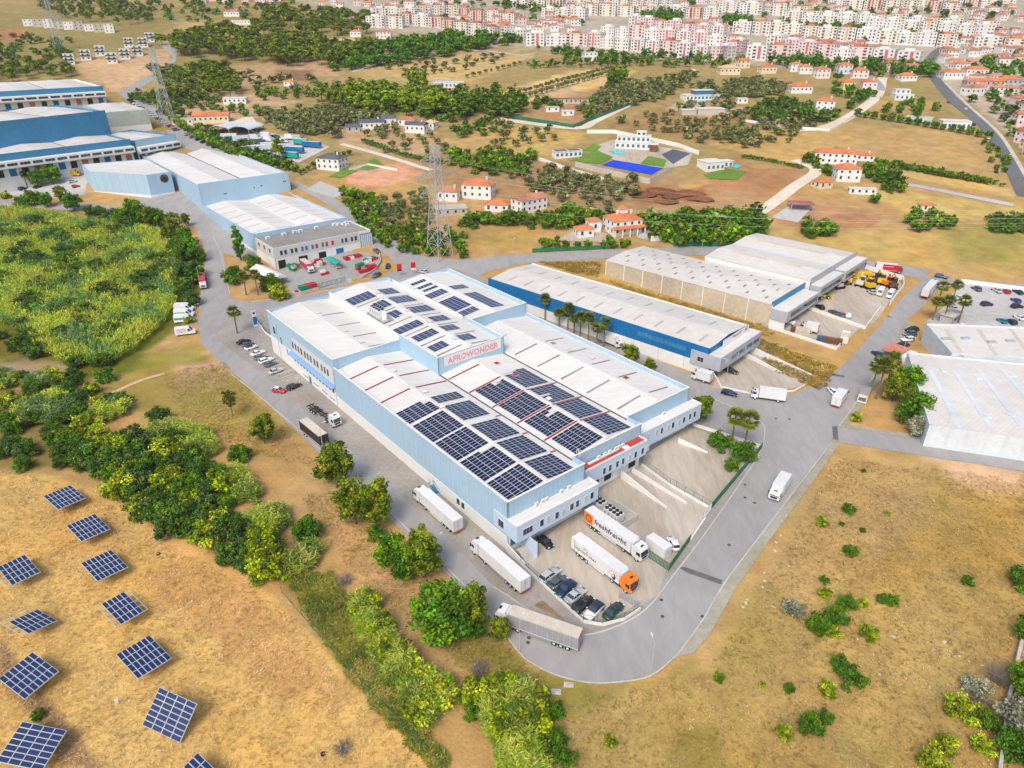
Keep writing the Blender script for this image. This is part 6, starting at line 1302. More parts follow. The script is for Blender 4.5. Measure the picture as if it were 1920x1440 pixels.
tree('broad_light', 632, 914, 12.5, 'tall yellow-green tree hiding the tail of the black box trailer', GV); tree('broad_light', 668, 982, 11.5, 'yellow-green tree, left one of the pair beside the far white truck', GV); tree('broad_light', 706, 988, 12, 'yellow-green tree, right one of the pair beside the far white truck', GV)
tree('broad_dark', 748, 1084, 9.6, 'dense dark round tree left of its pale partner by the lamp', GV, 1.05); tree('broad_light', 795, 1082, 11, 'pale tree leaning on the dense dark one by the lamp', GV); tree('broad_dark', 836, 1188, 10.2, 'large dense dark tree below the corner truck', GV, 1.1); tree('broad_light', 884, 1176, 10, 'pale tree behind the large dense dark one', GV)
tree('broad_light', 936, 1198, 4.8, 'small round tree in front of the grey truck cab', GV, 1.2); tree('bush', 704, 1010, 3.2, 'low shrub at the foot of the yellow-green pair'); tree('bush', 892, 1190, 3.0, 'low shrub at the foot of the pale verge tree'); tree('bush', 578, 1008, 5.0, 'round dark shrub on the verge beside the thicket')
for x, y, h, k, l in ((452, 488, 16, 'poplar', 'tall narrow tree in front of the pale blue wall'), (475, 505, 6, 'bush', 'dark shrub under the tall narrow tree'), (440, 530, 6.5, 'bush', 'dark shrub behind the twin palms'), (508, 543, 6, 'bush', 'dark shrub beside the white tent roof'), (524, 560, 6, 'bush_light', 'yellow-green shrub at the crate yard corner'),
                   (1348, 840, 4.4, 'bush', 'dark shrub left of the twin palms'), (1393, 862, 5.2, 'bush', 'large dark shrub under the twin palms'), (1372, 880, 3, 'bush', 'small shrub at the green screen end'), (1312, 790, 8.5, 'broad_light', 'tree at the end of the far white office'), (1178, 690, 8.5, 'broad_light', 'tree in the palm lane beside the white lorry'), (1216, 705, 6, 'broad_light', 'small tree at the end of the palm lane'),
                   (1672, 752, 9, 'broad_light', 'tall tree at the grey shed wall beside the palms'), (1694, 745, 10, 'broad_dark', 'dark tree against the grey shed wall'), (1700, 775, 8.5, 'broad_light', 'pale tree against the grey shed wall'), (1716, 792, 7.5, 'bush', 'dark shrub at the grey shed corner'), (1722, 815, 5.0, 'bush_silver', 'silvery domed shrub at the grey shed corner'), (1604, 788, 2.6, 'bush_light', 'small green shrub on the verge by the cream cabin')):
    tree(k, x, y, h, l)
# trees and shrubs at the edge of the reed field
for i, (x, y, h, k) in enumerate(((258, 420, 12, 'broad_dark'), (282, 428, 11, 'broad_light'), (236, 425, 9, 'broad_dark'), (300, 425, 9, 'broad_dark'), (330, 440, 11, 'broad_light'), (350, 425, 7, 'broad_light'), (318, 455, 9, 'broad_light'), (345, 465, 9, 'bush'), (360, 490, 9.5, 'bush'), (335, 480, 6, 'bush'), (352, 530, 8.5, 'thicket'), (368, 520, 7, 'thicket'), (345, 560, 5, 'thicket'), (362, 572, 5.5, 'thicket'), (340, 545, 6, 'thicket'), (172, 405, 5, 'bush'), (190, 402, 4, 'bush'), (355, 605, 3, 'bush_light'))):
    tree(k, x, y, h, 'tree or large shrub lining the road edge of the reed field', 'trees lining the reed field')
for x, y, h, k, l in ((72, 350, 9, 'broad_dark', 'rounded pine at the gravel yard, left of a pair'), (100, 345, 10, 'broad_dark', 'rounded pine at the gravel yard, right of a pair'), (45, 390, 6, 'bush', 'dark shrub at the left end of the gravel yard'), (66, 385, 8, 'broad_dark', 'dark tree below the gravel yard pines'), (90, 388, 7.5, 'broad_dark', 'dark tree between the gravel yard and the reeds'), (118, 380, 9, 'broad_light', 'yellow-green tree below the faceted hall'), (140, 395, 9, 'broad_dark', 'dark tree nearest the faceted hall wall'), (12, 372, 3.5, 'bush_light', 'small palm-like shrub at the far left yard')):
    tree(k, x, y, h, l)
# palms
def palm_proto(seed=0):
    t = thing('palm_tree', 'x', 'palm'); mb = MB(); rr = np.random.default_rng(seed); hh = 8.0; pts = [(0, 0, -.2), (.06, .03, 2.6), (.1, .06, 5.4), (.12, .02, hh)]
    for i in range(3): mb.cyl(pts[i], pts[i + 1], .24 - .03 * i, .21 - .03 * i, n=8, cap=False)
    mb.build('trunk', M['palm_trunk'], t)
    co, q, tn = [], [], []
    def frond(az, el, ln, w, col):
        d = np.array([math.cos(az) * math.cos(el), math.sin(az) * math.cos(el), math.sin(el)]); s = np.array([-math.sin(az), math.cos(az), 0]); b = np.array([.12, .02, hh - .1]); m_ = b + d * ln * .45; up = np.cross(s, d)
        for k in range(7):       # fan blades
            f = (k - 3) / 3; tip = m_ + d * ln * .55 * math.cos(f * 1.0) + s * math.sin(f * 1.1) * ln * .55 - np.array([0, 0, abs(f) * .12 + .3 * (1 - math.sin(max(el, 0)))]) * ln * .5
            o = len(co); sd = np.cross(tip - m_, up); sd /= np.linalg.norm(sd) + 1e-9
            co.extend([m_ - sd * .02, m_ + sd * .02, (m_ + tip) / 2 + sd * w, tip]); q.append((o, o + 1, o + 2, o + 3)); co.append((m_ + tip) / 2 - sd * w); q.append((o, o + 4, o + 3, o + 2)); tn.extend([col, col])
        o = len(co); co.extend([b - s * .03, b + s * .03, m_ + s * .03, m_ - s * .03]); q.append((o, o + 1, o + 2, o + 3)); tn.append((.20, .20, .05))
    for i in range(44): frond(rr.uniform(0, 6.28), rr.uniform(-.45, 1.3), rr.uniform(2.0, 2.7), .13, np.array((.27, .33, .04)) * rr.uniform(.6, 1.5))
    for i in range(20): frond(rr.uniform(0, 6.28), rr.uniform(-1.35, -.5), rr.uniform(1.5, 2.1), .11, np.array((.42, .33, .14)) * rr.uniform(.7, 1.2))
    me = np_mesh('fronds', np.array(co), np.array(q)); a = me.attributes.new('tint', 'FLOAT_COLOR', 'FACE'); a.data.foreach_set('color', np.c_[np.array(tn), np.ones(len(tn))].astype(np.float32).ravel()); me.materials.append(LEAF); obj('fronds', me, t); return t
PALMS = [Proto(lambda: palm_proto(1)), Proto(lambda: palm_proto(2))]
def palm(px, py, h, label, group=None, w=1.0):
    s = h / 8.6; return PALMS[random.randrange(2)].place(at(px, py), random.uniform(0, 6.28), label, group, (1.15 * w, 1.15 * w, s))
palm(445, 625, 9, 'single palm on the pavement corner by the warehouse garden'); palm(462, 553, 8.5, 'left palm of the pair on the dry island'); palm(484, 553, 9, 'right palm of the pair on the dry island'); palm(1370, 842, 10.5, 'left palm of the twin palms by the far yard', None, 1.1); palm(1394, 846, 10.5, 'right palm of the twin palms by the far yard', None, 1.1)
for i, (x, y, h) in enumerate(((1022, 600, 9), (1048, 612, 6), (1064, 618, 9), (1076, 626, 6.5), (1088, 630, 8), (1103, 640, 9.5), (1118, 650, 7.5), (1132, 650, 9.5))): palm(x, y, h, (ORD + ['seventh', 'eighth'])[i] + ' palm from the rear roof in the palm lane', 'palms in the lane', .95)
for x, y, h, l in ((1630, 742, 11, 'palm standing nearest the road by the grey shed'), (1642, 748, 12, 'middle palm of the trio by the grey shed'), (1656, 745, 13, 'tallest palm of the trio by the grey shed'), (1748, 600, 8, 'palm at the gatehouse, lowest of the cluster'), (1768, 603, 9, 'palm beside the gatehouse door'), (1757, 572, 8.5, 'palm at the back left of the gatehouse cluster'), (1784, 570, 8.5, 'palm at the back of the gatehouse cluster'), (1796, 606, 9.5, 'palm right of the gatehouse'), (52, 352, 8, 'palm at the edge of the gravel yard')): palm(x, y, h, l)
for i, (x, y, h) in enumerate(((688, 1150, 4.2), (712, 1192, 4.6), (742, 1240, 4.8), (776, 1285, 5), (815, 1312, 4.6), (790, 1338, 4), (945, 1318, 4.8), (985, 1335, 5), (955, 1385, 5.2), (1000, 1400, 4.8))): tree('bush_light', x, y, h, 'pale rounded bush rising from the cane stands near the bottom edge', 'bushes in the cane stands')
# ---- polygons helpers
def inside(px, py, poly):
    c_ = False; n = len(poly)
    for i in range(n):
        x0, y0 = poly[i]; x1, y1 = poly[(i + 1) % n]
        if (y0 > py) != (y1 > py) and px < (x1 - x0) * (py - y0) / (y1 - y0) + x0: c_ = not c_
    return c_
def scatter(poly, n, gap, tries=60):
    """spots on the land inside an outline given in photo pixels, at least gap metres apart"""
    W = [at(*p) for p in poly]; wp = [(v.x, v.y) for v in W]; x0, x1 = min(p[0] for p in wp), max(p[0] for p in wp); y0, y1 = min(p[1] for p in wp), max(p[1] for p in wp); out = []
    for _ in range(n * tries):
        x, y = random.uniform(x0, x1), random.uniform(y0, y1)
        if inside(x, y, wp) and all((x - q[0]) ** 2 + (y - q[1]) ** 2 > gap * gap for q in out):
            out.append((x, y))
            if len(out) >= n: break
    return [Vector((x, y, h1(y))) for x, y in out]
# dark thicket belt between tracker field and verge
for p in scatter([(150, 850), (225, 835), (330, 840), (400, 860), (430, 920), (470, 990), (520, 1040), (545, 1080), (490, 1085), (420, 1060), (330, 1020), (240, 950), (170, 890)], 62, 2.5): tree_at(random.choice(('thicket', 'thicket', 'thicket', 'bush_light', 'broad_dark')), p, random.uniform(2.8, 6.4), 'dense green shrub in the thicket beside the tracker field', 'shrubs of the dark thicket')
for p in scatter([(100, 850), (180, 850), (200, 890), (110, 880)], 8, 3): tree_at('thicket', p, random.uniform(3, 4.5), 'dense green shrub in the thicket beside the tracker field', 'shrubs of the dark thicket')
for i, (x, y, h, k) in enumerate(((20, 850, 4.5, 'thicket'), (45, 880, 3.5, 'bush'), (8, 800, 4, 'bush'), (100, 830, 3.5, 'bush'), (20, 760, 4, 'bush_light'), (60, 740, 3.5, 'thicket'), (120, 760, 4, 'thicket'), (200, 715, 4.0, 'bush'), (235, 755, 3.2, 'bush'), (300, 790, 4.2, 'thicket'), (150, 780, 4, 'bush'), (110, 720, 3.5, 'bush_light'), (70, 790, 3.5, 'bush'), (30, 720, 3.4, 'bush_light'), (140, 725, 3.8, 'thicket'))):
    tree(k, x, y, h, 'scattered shrub on the rough ground left of the verge path', 'shrubs on the rough ground')
for p in scatter([(0, 420), (120, 400), (250, 420), (340, 470), (320, 560), (220, 640), (60, 620), (0, 560)], 46, 6.5): tree_at('thicket', p, random.uniform(4.4, 6.6), 'dark rounded shrub rising out of the reed field', 'shrubs in the reed field', 1.3)
for p in scatter([(0, 600), (60, 620), (110, 650), (60, 680), (0, 680)], 8, 4) + scatter([(110, 620), (240, 640), (200, 690), (120, 690)], 9, 4): tree_at('thicket', p, random.uniform(3.2, 4.6), 'dark rounded shrub rising out of the reed field', 'shrubs in the reed field', 1.2)
for k_, p_ in enumerate(scatter([(-30, 700), (190, 705), (235, 770), (180, 850), (-30, 865)], 26, 3.6)): tree_at(('thicket', 'bush_light', 'bush')[k_ % 3], p_, random.uniform(2.6, 4.4), 'scattered shrub on the rough ground left of the verge path', 'shrubs on the rough ground', 1.15)
for x, y, h in ((885, 1345, 2.4), (1042, 1395, 2.6), (1058, 1432, 3)): tree('bush', x, y, h, 'dark shrub beside the cane stands at the bottom edge', 'dark shrubs beside the canes')
# right-hand field shrubs
for i, (x, y, h) in enumerate(((1540, 985, 1.8), (1590, 960, 1.9), (1593, 1040, 1.9), (1544, 1118, 1.9), (1544, 1092, 1.3), (1585, 1140, 2.3), (1617, 1135, 1.5), (1653, 1128, 1.5), (1672, 1132, 1.7), (1627, 1195, 2.2), (1572, 1252, 2.2), (1593, 1282, 3.2), (1550, 1300, 2.2), (1518, 1370, 2.8), (1546, 1352, 1.8), (1470, 1380, 1.9), (1479, 1295, 1.3), (1347, 1275, 1.2), (1428, 1287, .8), (1617, 997, .9), (1578, 985, .8), (1664, 965, .8), (1814, 1095, 1.5), (1040, 1340, 2.0), (1144, 1395, 1.4), (75, 1345, 1.4), (1618, 885, .9))):
    tree('bush' if i % 3 else 'bush_light', x, y, h * 1.1, 'small round shrub dotted over the dry field right of the bend' if x > 1300 else 'small round shrub in the dry grass of the near corner', 'shrubs dotted over the dry field' if x > 1300 else 'shrubs in the near dry grass')
for x, y, h, k in ((1530, 1180, 3.0, 'bush'), (1545, 1175, 2.8, 'bush'), (1560, 1190, 2.2, 'bush_light'), (1565, 1165, 3.0, 'bush'), (1485, 1150, 2.6, 'bush_silver')): tree(k, x, y, h, 'shrub in the dense clump in the middle of the dry field', 'shrub clump in the dry field')
for x, y, h, k in ((1800, 1340, 3.5, 'bush_light'), (1845, 1360, 2.8, 'bush'), (1770, 1405, 2.8, 'bush_light'), (1745, 1440, 3.2, 'bush_light'), (1915, 1290, 5, 'broad_dark'), (1925, 1200, 5, 'broad_dark'), (1918, 1100, 4.5, 'bush'), (1912, 1370, 4.5, 'bush_silver'), (1905, 1420, 5, 'bush'), (1830, 1300, 3, 'bush_silver'), (1925, 1330, 6, 'broad_dark'), (1840, 1405, 2.4, 'bush_light')):
    tree(k, x, y, h, 'leafy shrub in the wild corner by the old wall', 'shrubs by the old wall')
# dead bushes (bare twigs)
def twigs(px, py, r, h, n, label, spread=1.0):
    mb = MB(); rr = random.Random(px)
    for i in range(n):
        a = rr.uniform(0, 6.28); q = Vector((math.cos(a) * r * rr.uniform(.3, 1) * spread, math.sin(a) * r * rr.uniform(.3, 1) * spread, h * rr.uniform(.3, 1))); p = Vector((rr.uniform(-.3, .3) * r, rr.uniform(-.3, .3) * r, 0)); mb.cyl(p, q, .035, .015, n=4, cap=False)
        for _ in range(2): d = Vector((rr.uniform(-1, 1), rr.uniform(-1, 1), rr.uniform(-.2, .8))) * r * .35; s = p.lerp(q, rr.uniform(.4, .9)); mb.cyl(s, s + d, .02, .01, n=3, cap=False)
    o = mb.build('dead_bush', M['dead']); o.location = at(px, py); return tag(o, label, 'shrub')
twigs(650, 1090, 2.6, .9, 90, 'flattened heap of bare brown twigs on the verge'); twigs(900, 1262, 2.4, 2.2, 110, 'grey leafless bush beside the canes below the bend'); twigs(645, 1405, 2.2, .8, 90, 'bleached heap of twigs on the tracker field edge'); twigs(1870, 1275, 3.4, 3.0, 120, 'grey leafless shrub against the old wall'); twigs(1830, 1310, 2.6, 2.0, 80, 'second grey leafless shrub left of the old wall'); twigs(322, 800, 2.5, 3, 70, 'pale leafless branches rising from the dark thicket')
tree('bush_light', 885, 1310, 4.2, 'yellow-green bush beside the grey leafless one')
# ---- far vegetation that reads as one mass
def lite(kind):
    c_ = dict(olive=OLG, dark=DKG, round=DKG + DKG[:2] + OLG[:2] + LTG[3:], pine=PNG)[kind]; rx, rz, zc = dict(olive=(2.1, 1.6, 2.6), dark=(2.7, 3.0, 3.4), round=(2.5, 2.2, 2.4), pine=(3.4, 3.0, 5.4))[kind]
    me = clumpy('lite', shell(13, rx, rz, zc, -.7, .3), RNG.uniform(.7, 1.2, 13), 13, .7, c_); n = len(me.polygons); co = np.empty(n * 12, np.float32); me.vertices.foreach_get('co', co); t = np.empty(n * 4, np.float32); me.attributes['tint'].data.foreach_get('color', t); bpy.data.meshes.remove(me); return co.reshape(-1, 3), t.reshape(-1, 4), zc + rz
def mass(name, label, specs):
    C_, T_ = [], []; L_ = {}
    for kind, poly, n, gap, ha, hb in specs:
        if kind not in L_: L_[kind] = [lite(kind) for _ in range(3)]
        for p in scatter(poly, n, gap, 25):
            if any((p.x - q.x) ** 2 + (p.y + 5 - q.y) ** 2 < 210 for q in HOUSES): continue
            co, t, hh = random.choice(L_[kind]); a = random.uniform(0, 6.28); s = random.uniform(ha, hb) / hh; c0, s0 = math.cos(a) * s, math.sin(a) * s; w_ = random.uniform(1, 1.4)
            C_.append(np.stack([(co[:, 0] * c0 - co[:, 1] * s0) * w_ + p.x, (co[:, 0] * s0 + co[:, 1] * c0) * w_ + p.y, co[:, 2] * s + p.z], -1)); T_.append(t * np.array([*(random.uniform(.6, 1.1),) * 3, 1]))
    co = np.concatenate(C_); t = np.concatenate(T_); me = np_mesh(name, co, np.arange(len(co)).reshape(-1, 4)); me.attributes.new('tint', 'FLOAT_COLOR', 'FACE').data.foreach_set('color', t.astype(np.float32).ravel()); me.materials.append(LEAF)
    return tag(obj(name, me), label, 'vegetation', kind='stuff')
# ---- canes and reeds
def canes(name, label, polys, n, hmin, hmax, cols, leaves=6, ln=1.0, w=.085, up=1.0, big=6.5):
    W = []
    for poly in polys: W.append([(v.x, v.y) for v in (at(*p) for p in poly)])
    ar = []
    for wp in W: ar.append(abs(sum(wp[i][0] * wp[(i + 1) % len(wp)][1] - wp[(i + 1) % len(wp)][0] * wp[i][1] for i in range(len(wp)))) / 2)
    co = []; tn = []; tot = sum(ar); cols = np.array(cols)
    for wp, a_ in zip(W, ar):
        k = int(n * a_ / tot); xs = np.array([p[0] for p in wp]); ys = np.array([p[1] for p in wp]); X = RNG.uniform(xs.min(), xs.max(), k * 4); Y = RNG.uniform(ys.min(), ys.max(), k * 4)
        d = sdist(X, Y, wp) + vnoise(X, Y, 1.6) * .9; ok = d > .1; X, Y, d = X[ok][:k], Y[ok][:k], d[ok][:k]
        patch = vnoise(X, Y, big) + .5 * vnoise(X + 9, Y + 4, 2.4); keep = patch > -1.05; X, Y, patch, d = X[keep], Y[keep], patch[keep], d[keep]
        k = len(X); H = RNG.uniform(hmin, hmax, k) * (1 + .25 * vnoise(X, Y, 3.0)) * np.clip(.62 + d * .22, .6, 1.05); Z = hgt(Y)
        ci = np.clip(((patch + 1.1) / 2.2 * len(cols) + RNG.uniform(-.5, .5, k)), 0, len(cols) - 1).astype(int); base = cols[ci] * RNG.uniform(.7, 1.3, (k, 1))
        lean = RNG.normal(size=(k, 2)) * .28
        for j in range(leaves):
            f = .35 + .65 * (j + RNG.uniform(0, .8, k)) / leaves; az = RNG.uniform(0, 6.283, k); l = ln * RNG.uniform(.6, 1.25, k)
            s = np.stack([X + lean[:, 0] * f * H * .3, Y + lean[:, 1] * f * H * .3, Z + H * f], -1); dr = np.stack([np.cos(az), np.sin(az), RNG.uniform(.3, 1.1, k) * up], -1); dr /= np.linalg.norm(dr, axis=1, keepdims=True)
            sd = np.stack([-np.sin(az), np.cos(az), np.zeros(k)], -1) * w; mid = s + dr * (l * .55)[:, None]; tip = s + dr * l[:, None] * np.array([1.15, 1.15, .55])
            co.append(np.stack([s, mid - sd, tip, mid + sd], 1)); tn.append(base * RNG.uniform(.75, 1.3, (k, 1)))
    co = np.concatenate(co).reshape(-1, 3); tn = np.concatenate(tn); nq = len(tn); me = np_mesh(name, co, np.arange(nq * 4).reshape(nq, 4))
    a = me.attributes.new('tint', 'FLOAT_COLOR', 'FACE'); a.data.foreach_set('color', np.c_[np.clip(tn, 0, 1), np.ones(nq)].astype(np.float32).ravel()); me.materials.append(LEAF)
    return tag(obj(name, me), label, 'reeds', kind='stuff')
canes('reed_field', 'dense field of yellow-green giant reeds left of the road', [[(-120, 400), (60, 398), (150, 415), (230, 425), (310, 440), (345, 500), (345, 540), (328, 585), (300, 620), (250, 665), (200, 690), (130, 690), (70, 660), (30, 615), (-120, 600)]], 34000, 2.6, 4.4, BLG[:2] + [(.20, .40, .10), (.36, .50, .06)] + CYG[:3] + [(.46, .42, .09)], 5, 1.7, .11, 2.0, 9.0)
canes('reed_field', 'patches of reeds on the rough ground and verge edge', [[(165, 775), (230, 745), (250, 770), (235, 785), (185, 795)], [(20, 770), (110, 735), (150, 760), (110, 800), (30, 800)], [(40, 720), (100, 700), (110, 725), (60, 740)], [(-40, 700), (30, 700), (30, 730), (-40, 740)]], 2600, 2.0, 3.4, BLG + CYG[:2], 6, 1.2, .12)
canes('cane_stand', 'stands of pale green canes along the thicket and the field edge', [[(265, 815), (330, 795), (400, 815), (415, 850), (380, 870), (300, 850)], [(400, 900), (450, 880), (490, 920), (480, 955), (430, 945)], [(460, 975), (530, 950), (550, 985), (500, 1020), (465, 1010)], [(520, 1060), (585, 1020), (605, 1040), (580, 1080), (530, 1100)]], 2700, 2.4, 4.0, CNG, 7, 1.1, .10)
canes('cane_stand', 'long stand of pale green canes below the dark verge trees', [[(655, 1130), (690, 1120), (715, 1170), (760, 1225), (800, 1260), (840, 1280), (845, 1320), (800, 1350), (770, 1340), (720, 1270), (680, 1210), (665, 1170)], [(800, 1345), (825, 1345), (820, 1370), (800, 1365)]], 2700, 2.4, 4.2, CNG, 8, 1.0, .085)
canes('cane_stand', 'broad stand of pale green canes at the bottom edge', [[(900, 1320), (940, 1285), (1000, 1290), (1020, 1330), (1015, 1400), (1030, 1450), (1020, 1500), (930, 1500), (930, 1420), (905, 1370)]], 2000, 2.6, 4.2, CNG, 8, 1.0, .085)
canes('ditch_grass', 'dark green grass and brambles in the ditch along the field', [[(530, 1085), (620, 1075), (660, 1150), (700, 1230), (760, 1330), (850, 1440), (820, 1450), (720, 1350), (620, 1220), (560, 1130)]], 9000, .5, 1.2, [(.24, .26, .035), (.32, .29, .05), (.15, .20, .03), (.40, .34, .08)], 4, .8, .06)
canes('dry_grass', 'dry straw grass tufts over the tracker field', [[(-80, 880), (60, 890), (230, 960), (330, 1030), (430, 1080), (520, 1130), (640, 1270), (800, 1440), (820, 1520), (-80, 1520)]], 15000, .12, .45, [(.50, .34, .14), (.60, .43, .20), (.42, .28, .11), (.66, .50, .27)], 3, .55, .045)
canes('dry_grass', 'dry grass tufts over the field right of the bend', [[(1330, 1260), (1430, 1090), (1570, 860), (1920, 900), (1990, 1500), (1010, 1500), (1030, 1330)]], 15000, .12, .42, [(.36, .26, .08), (.47, .33, .14), (.30, .22, .07), (.52, .38, .18), (.26, .23, .06)], 3, .5, .045)
canes('dry_grass', 'dry grass tufts on the verge between road and thicket', [[(560, 930), (640, 920), (740, 1010), (860, 1130), (960, 1220), (1040, 1290), (900, 1290), (830, 1230), (700, 1110), (600, 1000)], [(300, 700), (420, 680), (520, 790), (600, 880), (470, 850), (340, 780)]], 9000, .1, .4, [(.40, .28, .10), (.50, .35, .16), (.28, .23, .06), (.34, .26, .08)], 3, .5, .045)
canes('tall_grass', 'tall golden grass between the estate sheds', [[(1415, 632), (1570, 690), (1540, 735), (1440, 690)], [(1010, 492), (1128, 492), (1120, 520), (1060, 508)], [(1125, 520), (1430, 612), (1460, 632), (1415, 628), (1200, 560)]], 5200, .4, 1.0, [(.50, .34, .08), (.42, .28, .07), (.34, .28, .06), (.58, .42, .14)], 4, .8, .10)
# pale stones in the right-hand field
stn = [MB().add([(-.5, -.4, -.1), (.5, -.35, -.1), (.45, .4, -.1), (-.4, .45, -.1), (-.25, -.2, .28), (.3, -.15, .22), (.2, .25, .3), (-.2, .2, .24)], [(4, 5, 6, 7), (0, 1, 5, 4), (1, 2, 6, 5), (2, 3, 7, 6), (3, 0, 4, 7)]).mesh('stone', M['rock'])]
for (x, y, s, n) in ((1395, 1135, 10, 10), (1450, 1135, 7, 6), (1460, 1025, 22, 10), (1560, 885, 18, 9), (1735, 1210, 45, 14), (1660, 1250, 60, 10), (1820, 1235, 25, 8), (1430, 1090, 12, 6), (1790, 1190, 10, 4), (1530, 1370, 10, 2)):
    for _ in range((n + 1) // 2):
        o = obj('stone', stn[0], None, at(x + random.gauss(0, s * .6), y + random.gauss(0, s * .5)), random.uniform(0, 6.28)); k = random.uniform(.3, .9); o.scale = (k, k * random.uniform(.6, 1), k * .6)
        tag(o, 'pale stone lying in the dry field right of the bend', 'stone', 'stones in the dry field')
# ------------------------------------------------------------------ solar trackers
def tracker(X, Y, yaw, tilt, label, miss=(), w=7.9, d=5.8, na=4, nb=7, z=2.3):
    t = thing('solar_tracker', label, 'solar tracker', (X, Y, h1(Y)), R(yaw), 'solar trackers in the straw field')
    MB().cyl((0, 0, -.2), (0, 0, z - .2), .13, n=10).build('mast', M['galv'], t)
    T = Matrix.Translation((0, 0, z)) @ Matrix.Rotation(R(tilt), 4, 'X'); fr_ = MB()
    for x in np.linspace(-w / 2 + .05, w / 2 - .05, na + 1): fr_.box(x - .05, -d / 2, -.1, x + .05, d / 2, 0)
    for y in (-d / 2 + .05, -d / 6, d / 6, d / 2 - .05): fr_.box(-w / 2, y - .05, -.18, w / 2, y + .05, -.1)
    fr_.box(-.12, -d / 2, -.36, .12, d / 2, -.18)
    f = fr_.build('frame', M['galv'], t); f.matrix_local = T
    me = pv_module(w / na - .06, d / nb - .05, True)
    for i in range(na):
        for j in range(nb):
            if (i, j) in miss: continue
            o = obj('solar_panel', me, t); o.matrix_local = T @ Matrix.Translation(((i + .5) * w / na - w / 2, (j + .5) * d / nb - d / 2, .01))
    return t
edge = [(i, j) for i in range(4) for j in (0, 6)] + [(0, j) for j in range(7)]
for X, Y, yaw, tilt, l, ms in ((-102.5, 127.8, -38, -2, 'farthest solar tracker beside the end of the dark thicket', ()), (-91.3, 117.2, -40, -3, 'second solar tracker along the thicket side', ()), (-81.8, 105.6, -40, -4, 'third solar tracker along the thicket side', ()), (-72.6, 94.3, -39, -1, 'half-filled solar tracker with bare frame rails, thicket side', [(i, j) for i in range(4) for j in (0, 6)]), (-63.4, 83.2, -39, -3, 'full solar tracker in the middle of the straw field', ()),
                               (-54.1, 72.0, -23, 39, 'steeply tilted solar tracker near the bottom of the field', ()), (-72.6, 66.7, -11, 16, 'large solar tracker at the bottom left corner', ()), (-88.4, 91.2, -27, -15, 'half-filled solar tracker tilted back beside the left ditch', [(i, j) for i in (0,) for j in range(7)] + [(1, 0), (2, 0), (3, 0)]), (-98.5, 104.0, -39, -2, 'solar tracker cut by the left edge, upper one', [(i, 0) for i in range(4)]), (-80.9, 79.4, -30, 6, 'solar tracker cut by the left edge above the bottom corner', ()), (-45.3, 60.6, -36, 10, 'solar tracker cut by the bottom edge', [(3, j) for j in range(7)])):
    tracker(X, Y, yaw, tilt, l, ms)
bx_ = thing('control_box', 'small grey control box standing in the straw field', 'box', at(221, 1320), .4); MB().box(-.25, -.15, .3, .25, .15, 1.1).build('cabinet', M['light_steel'], bx_); MB().box(-.05, -.05, 0, .05, .05, .3).build('foot', M['galv'], bx_)
tyre = MB(); 
for i in range(16):
    a, b = 2 * math.pi * i / 16, 2 * math.pi * (i + 1) / 16; r0, r1 = .25, .5; P4 = lambda r, g, z: (r * math.cos(g), r * math.sin(g), z); tyre.add([P4(r0, a, .0), P4(r1, a, .0), P4(r1, b, .0), P4(r0, b, .0), P4(r0, a, .22), P4(r1, a, .2), P4(r1, b, .2), P4(r0, b, .22)], [(4, 5, 6, 7), (1, 2, 6, 5), (0, 4, 7, 3)])
tm_ = tyre.mesh('old_tyre', M['rubber'])
for x, y, l in ((297, 1039, 'old black tyre lying near the thicket'), (606, 1414, 'old black tyre lying at the lower field edge')): tag(obj('old_tyre', tm_, None, at(x, y)), l, 'tyre').scale = (.8, .8, .8)
# old stone wall at the right edge
ow = [at(*p) for p in ((1925, 1160), (1905, 1240), (1885, 1330), (1872, 1440), (1865, 1500))]
lowwall('old_wall', 'old weathered stone boundary wall at the right edge', ow, 1.3, .5, 'rock')
fence('thin green wire fence along the ditch of the tracker field', [at(*p) for p in ((528, 1110), (610, 1205), (700, 1310), (790, 1400), (830, 1445))], 1.4, 0, 'green_metal', 4, False)
# ------------------------------------------------------------------ houses and villas of the middle distance
M['pink_wall'] = mat('pink_wall', (.80, .67, .65), .9, .05); M['pale_yellow'] = mat('pale_yellow', (.78, .64, .36), .9, .05); M['rose'] = mat('rose', (.52, .16, .18), .8, .08); M['ochre'] = mat('ochre', (.62, .42, .22), .9, .08); M['grey_wall'] = mat('grey_wall', (.42, .42, .43), .9, .06)
def roof_hip(w, d, h, rise, ov=.45, gable_=False):
    a, b = w / 2 + ov, d / 2 + ov; mb = MB(); t = .14; r = 0 if w <= d else a - b
    lo = [(-a, -b, h - .02), (a, -b, h - .02), (a, b, h - .02), (-a, b, h - .02)]
    if gable_:
        rd = [(-a, 0, h + rise), (a, 0, h + rise)]
        mb.add(lo + rd, [(0, 1, 5, 4), (2, 3, 4, 5), (1, 2, 5), (3, 0, 4), (3, 2, 1, 0)])
    else:
        rd = [(-max(r, .3), 0, h + rise), (max(r, .3), 0, h + rise)]
        mb.add(lo + rd, [(0, 1, 5, 4), (1, 2, 5), (2, 3, 4, 5), (3, 0, 4), (3, 2, 1, 0)])
    return mb
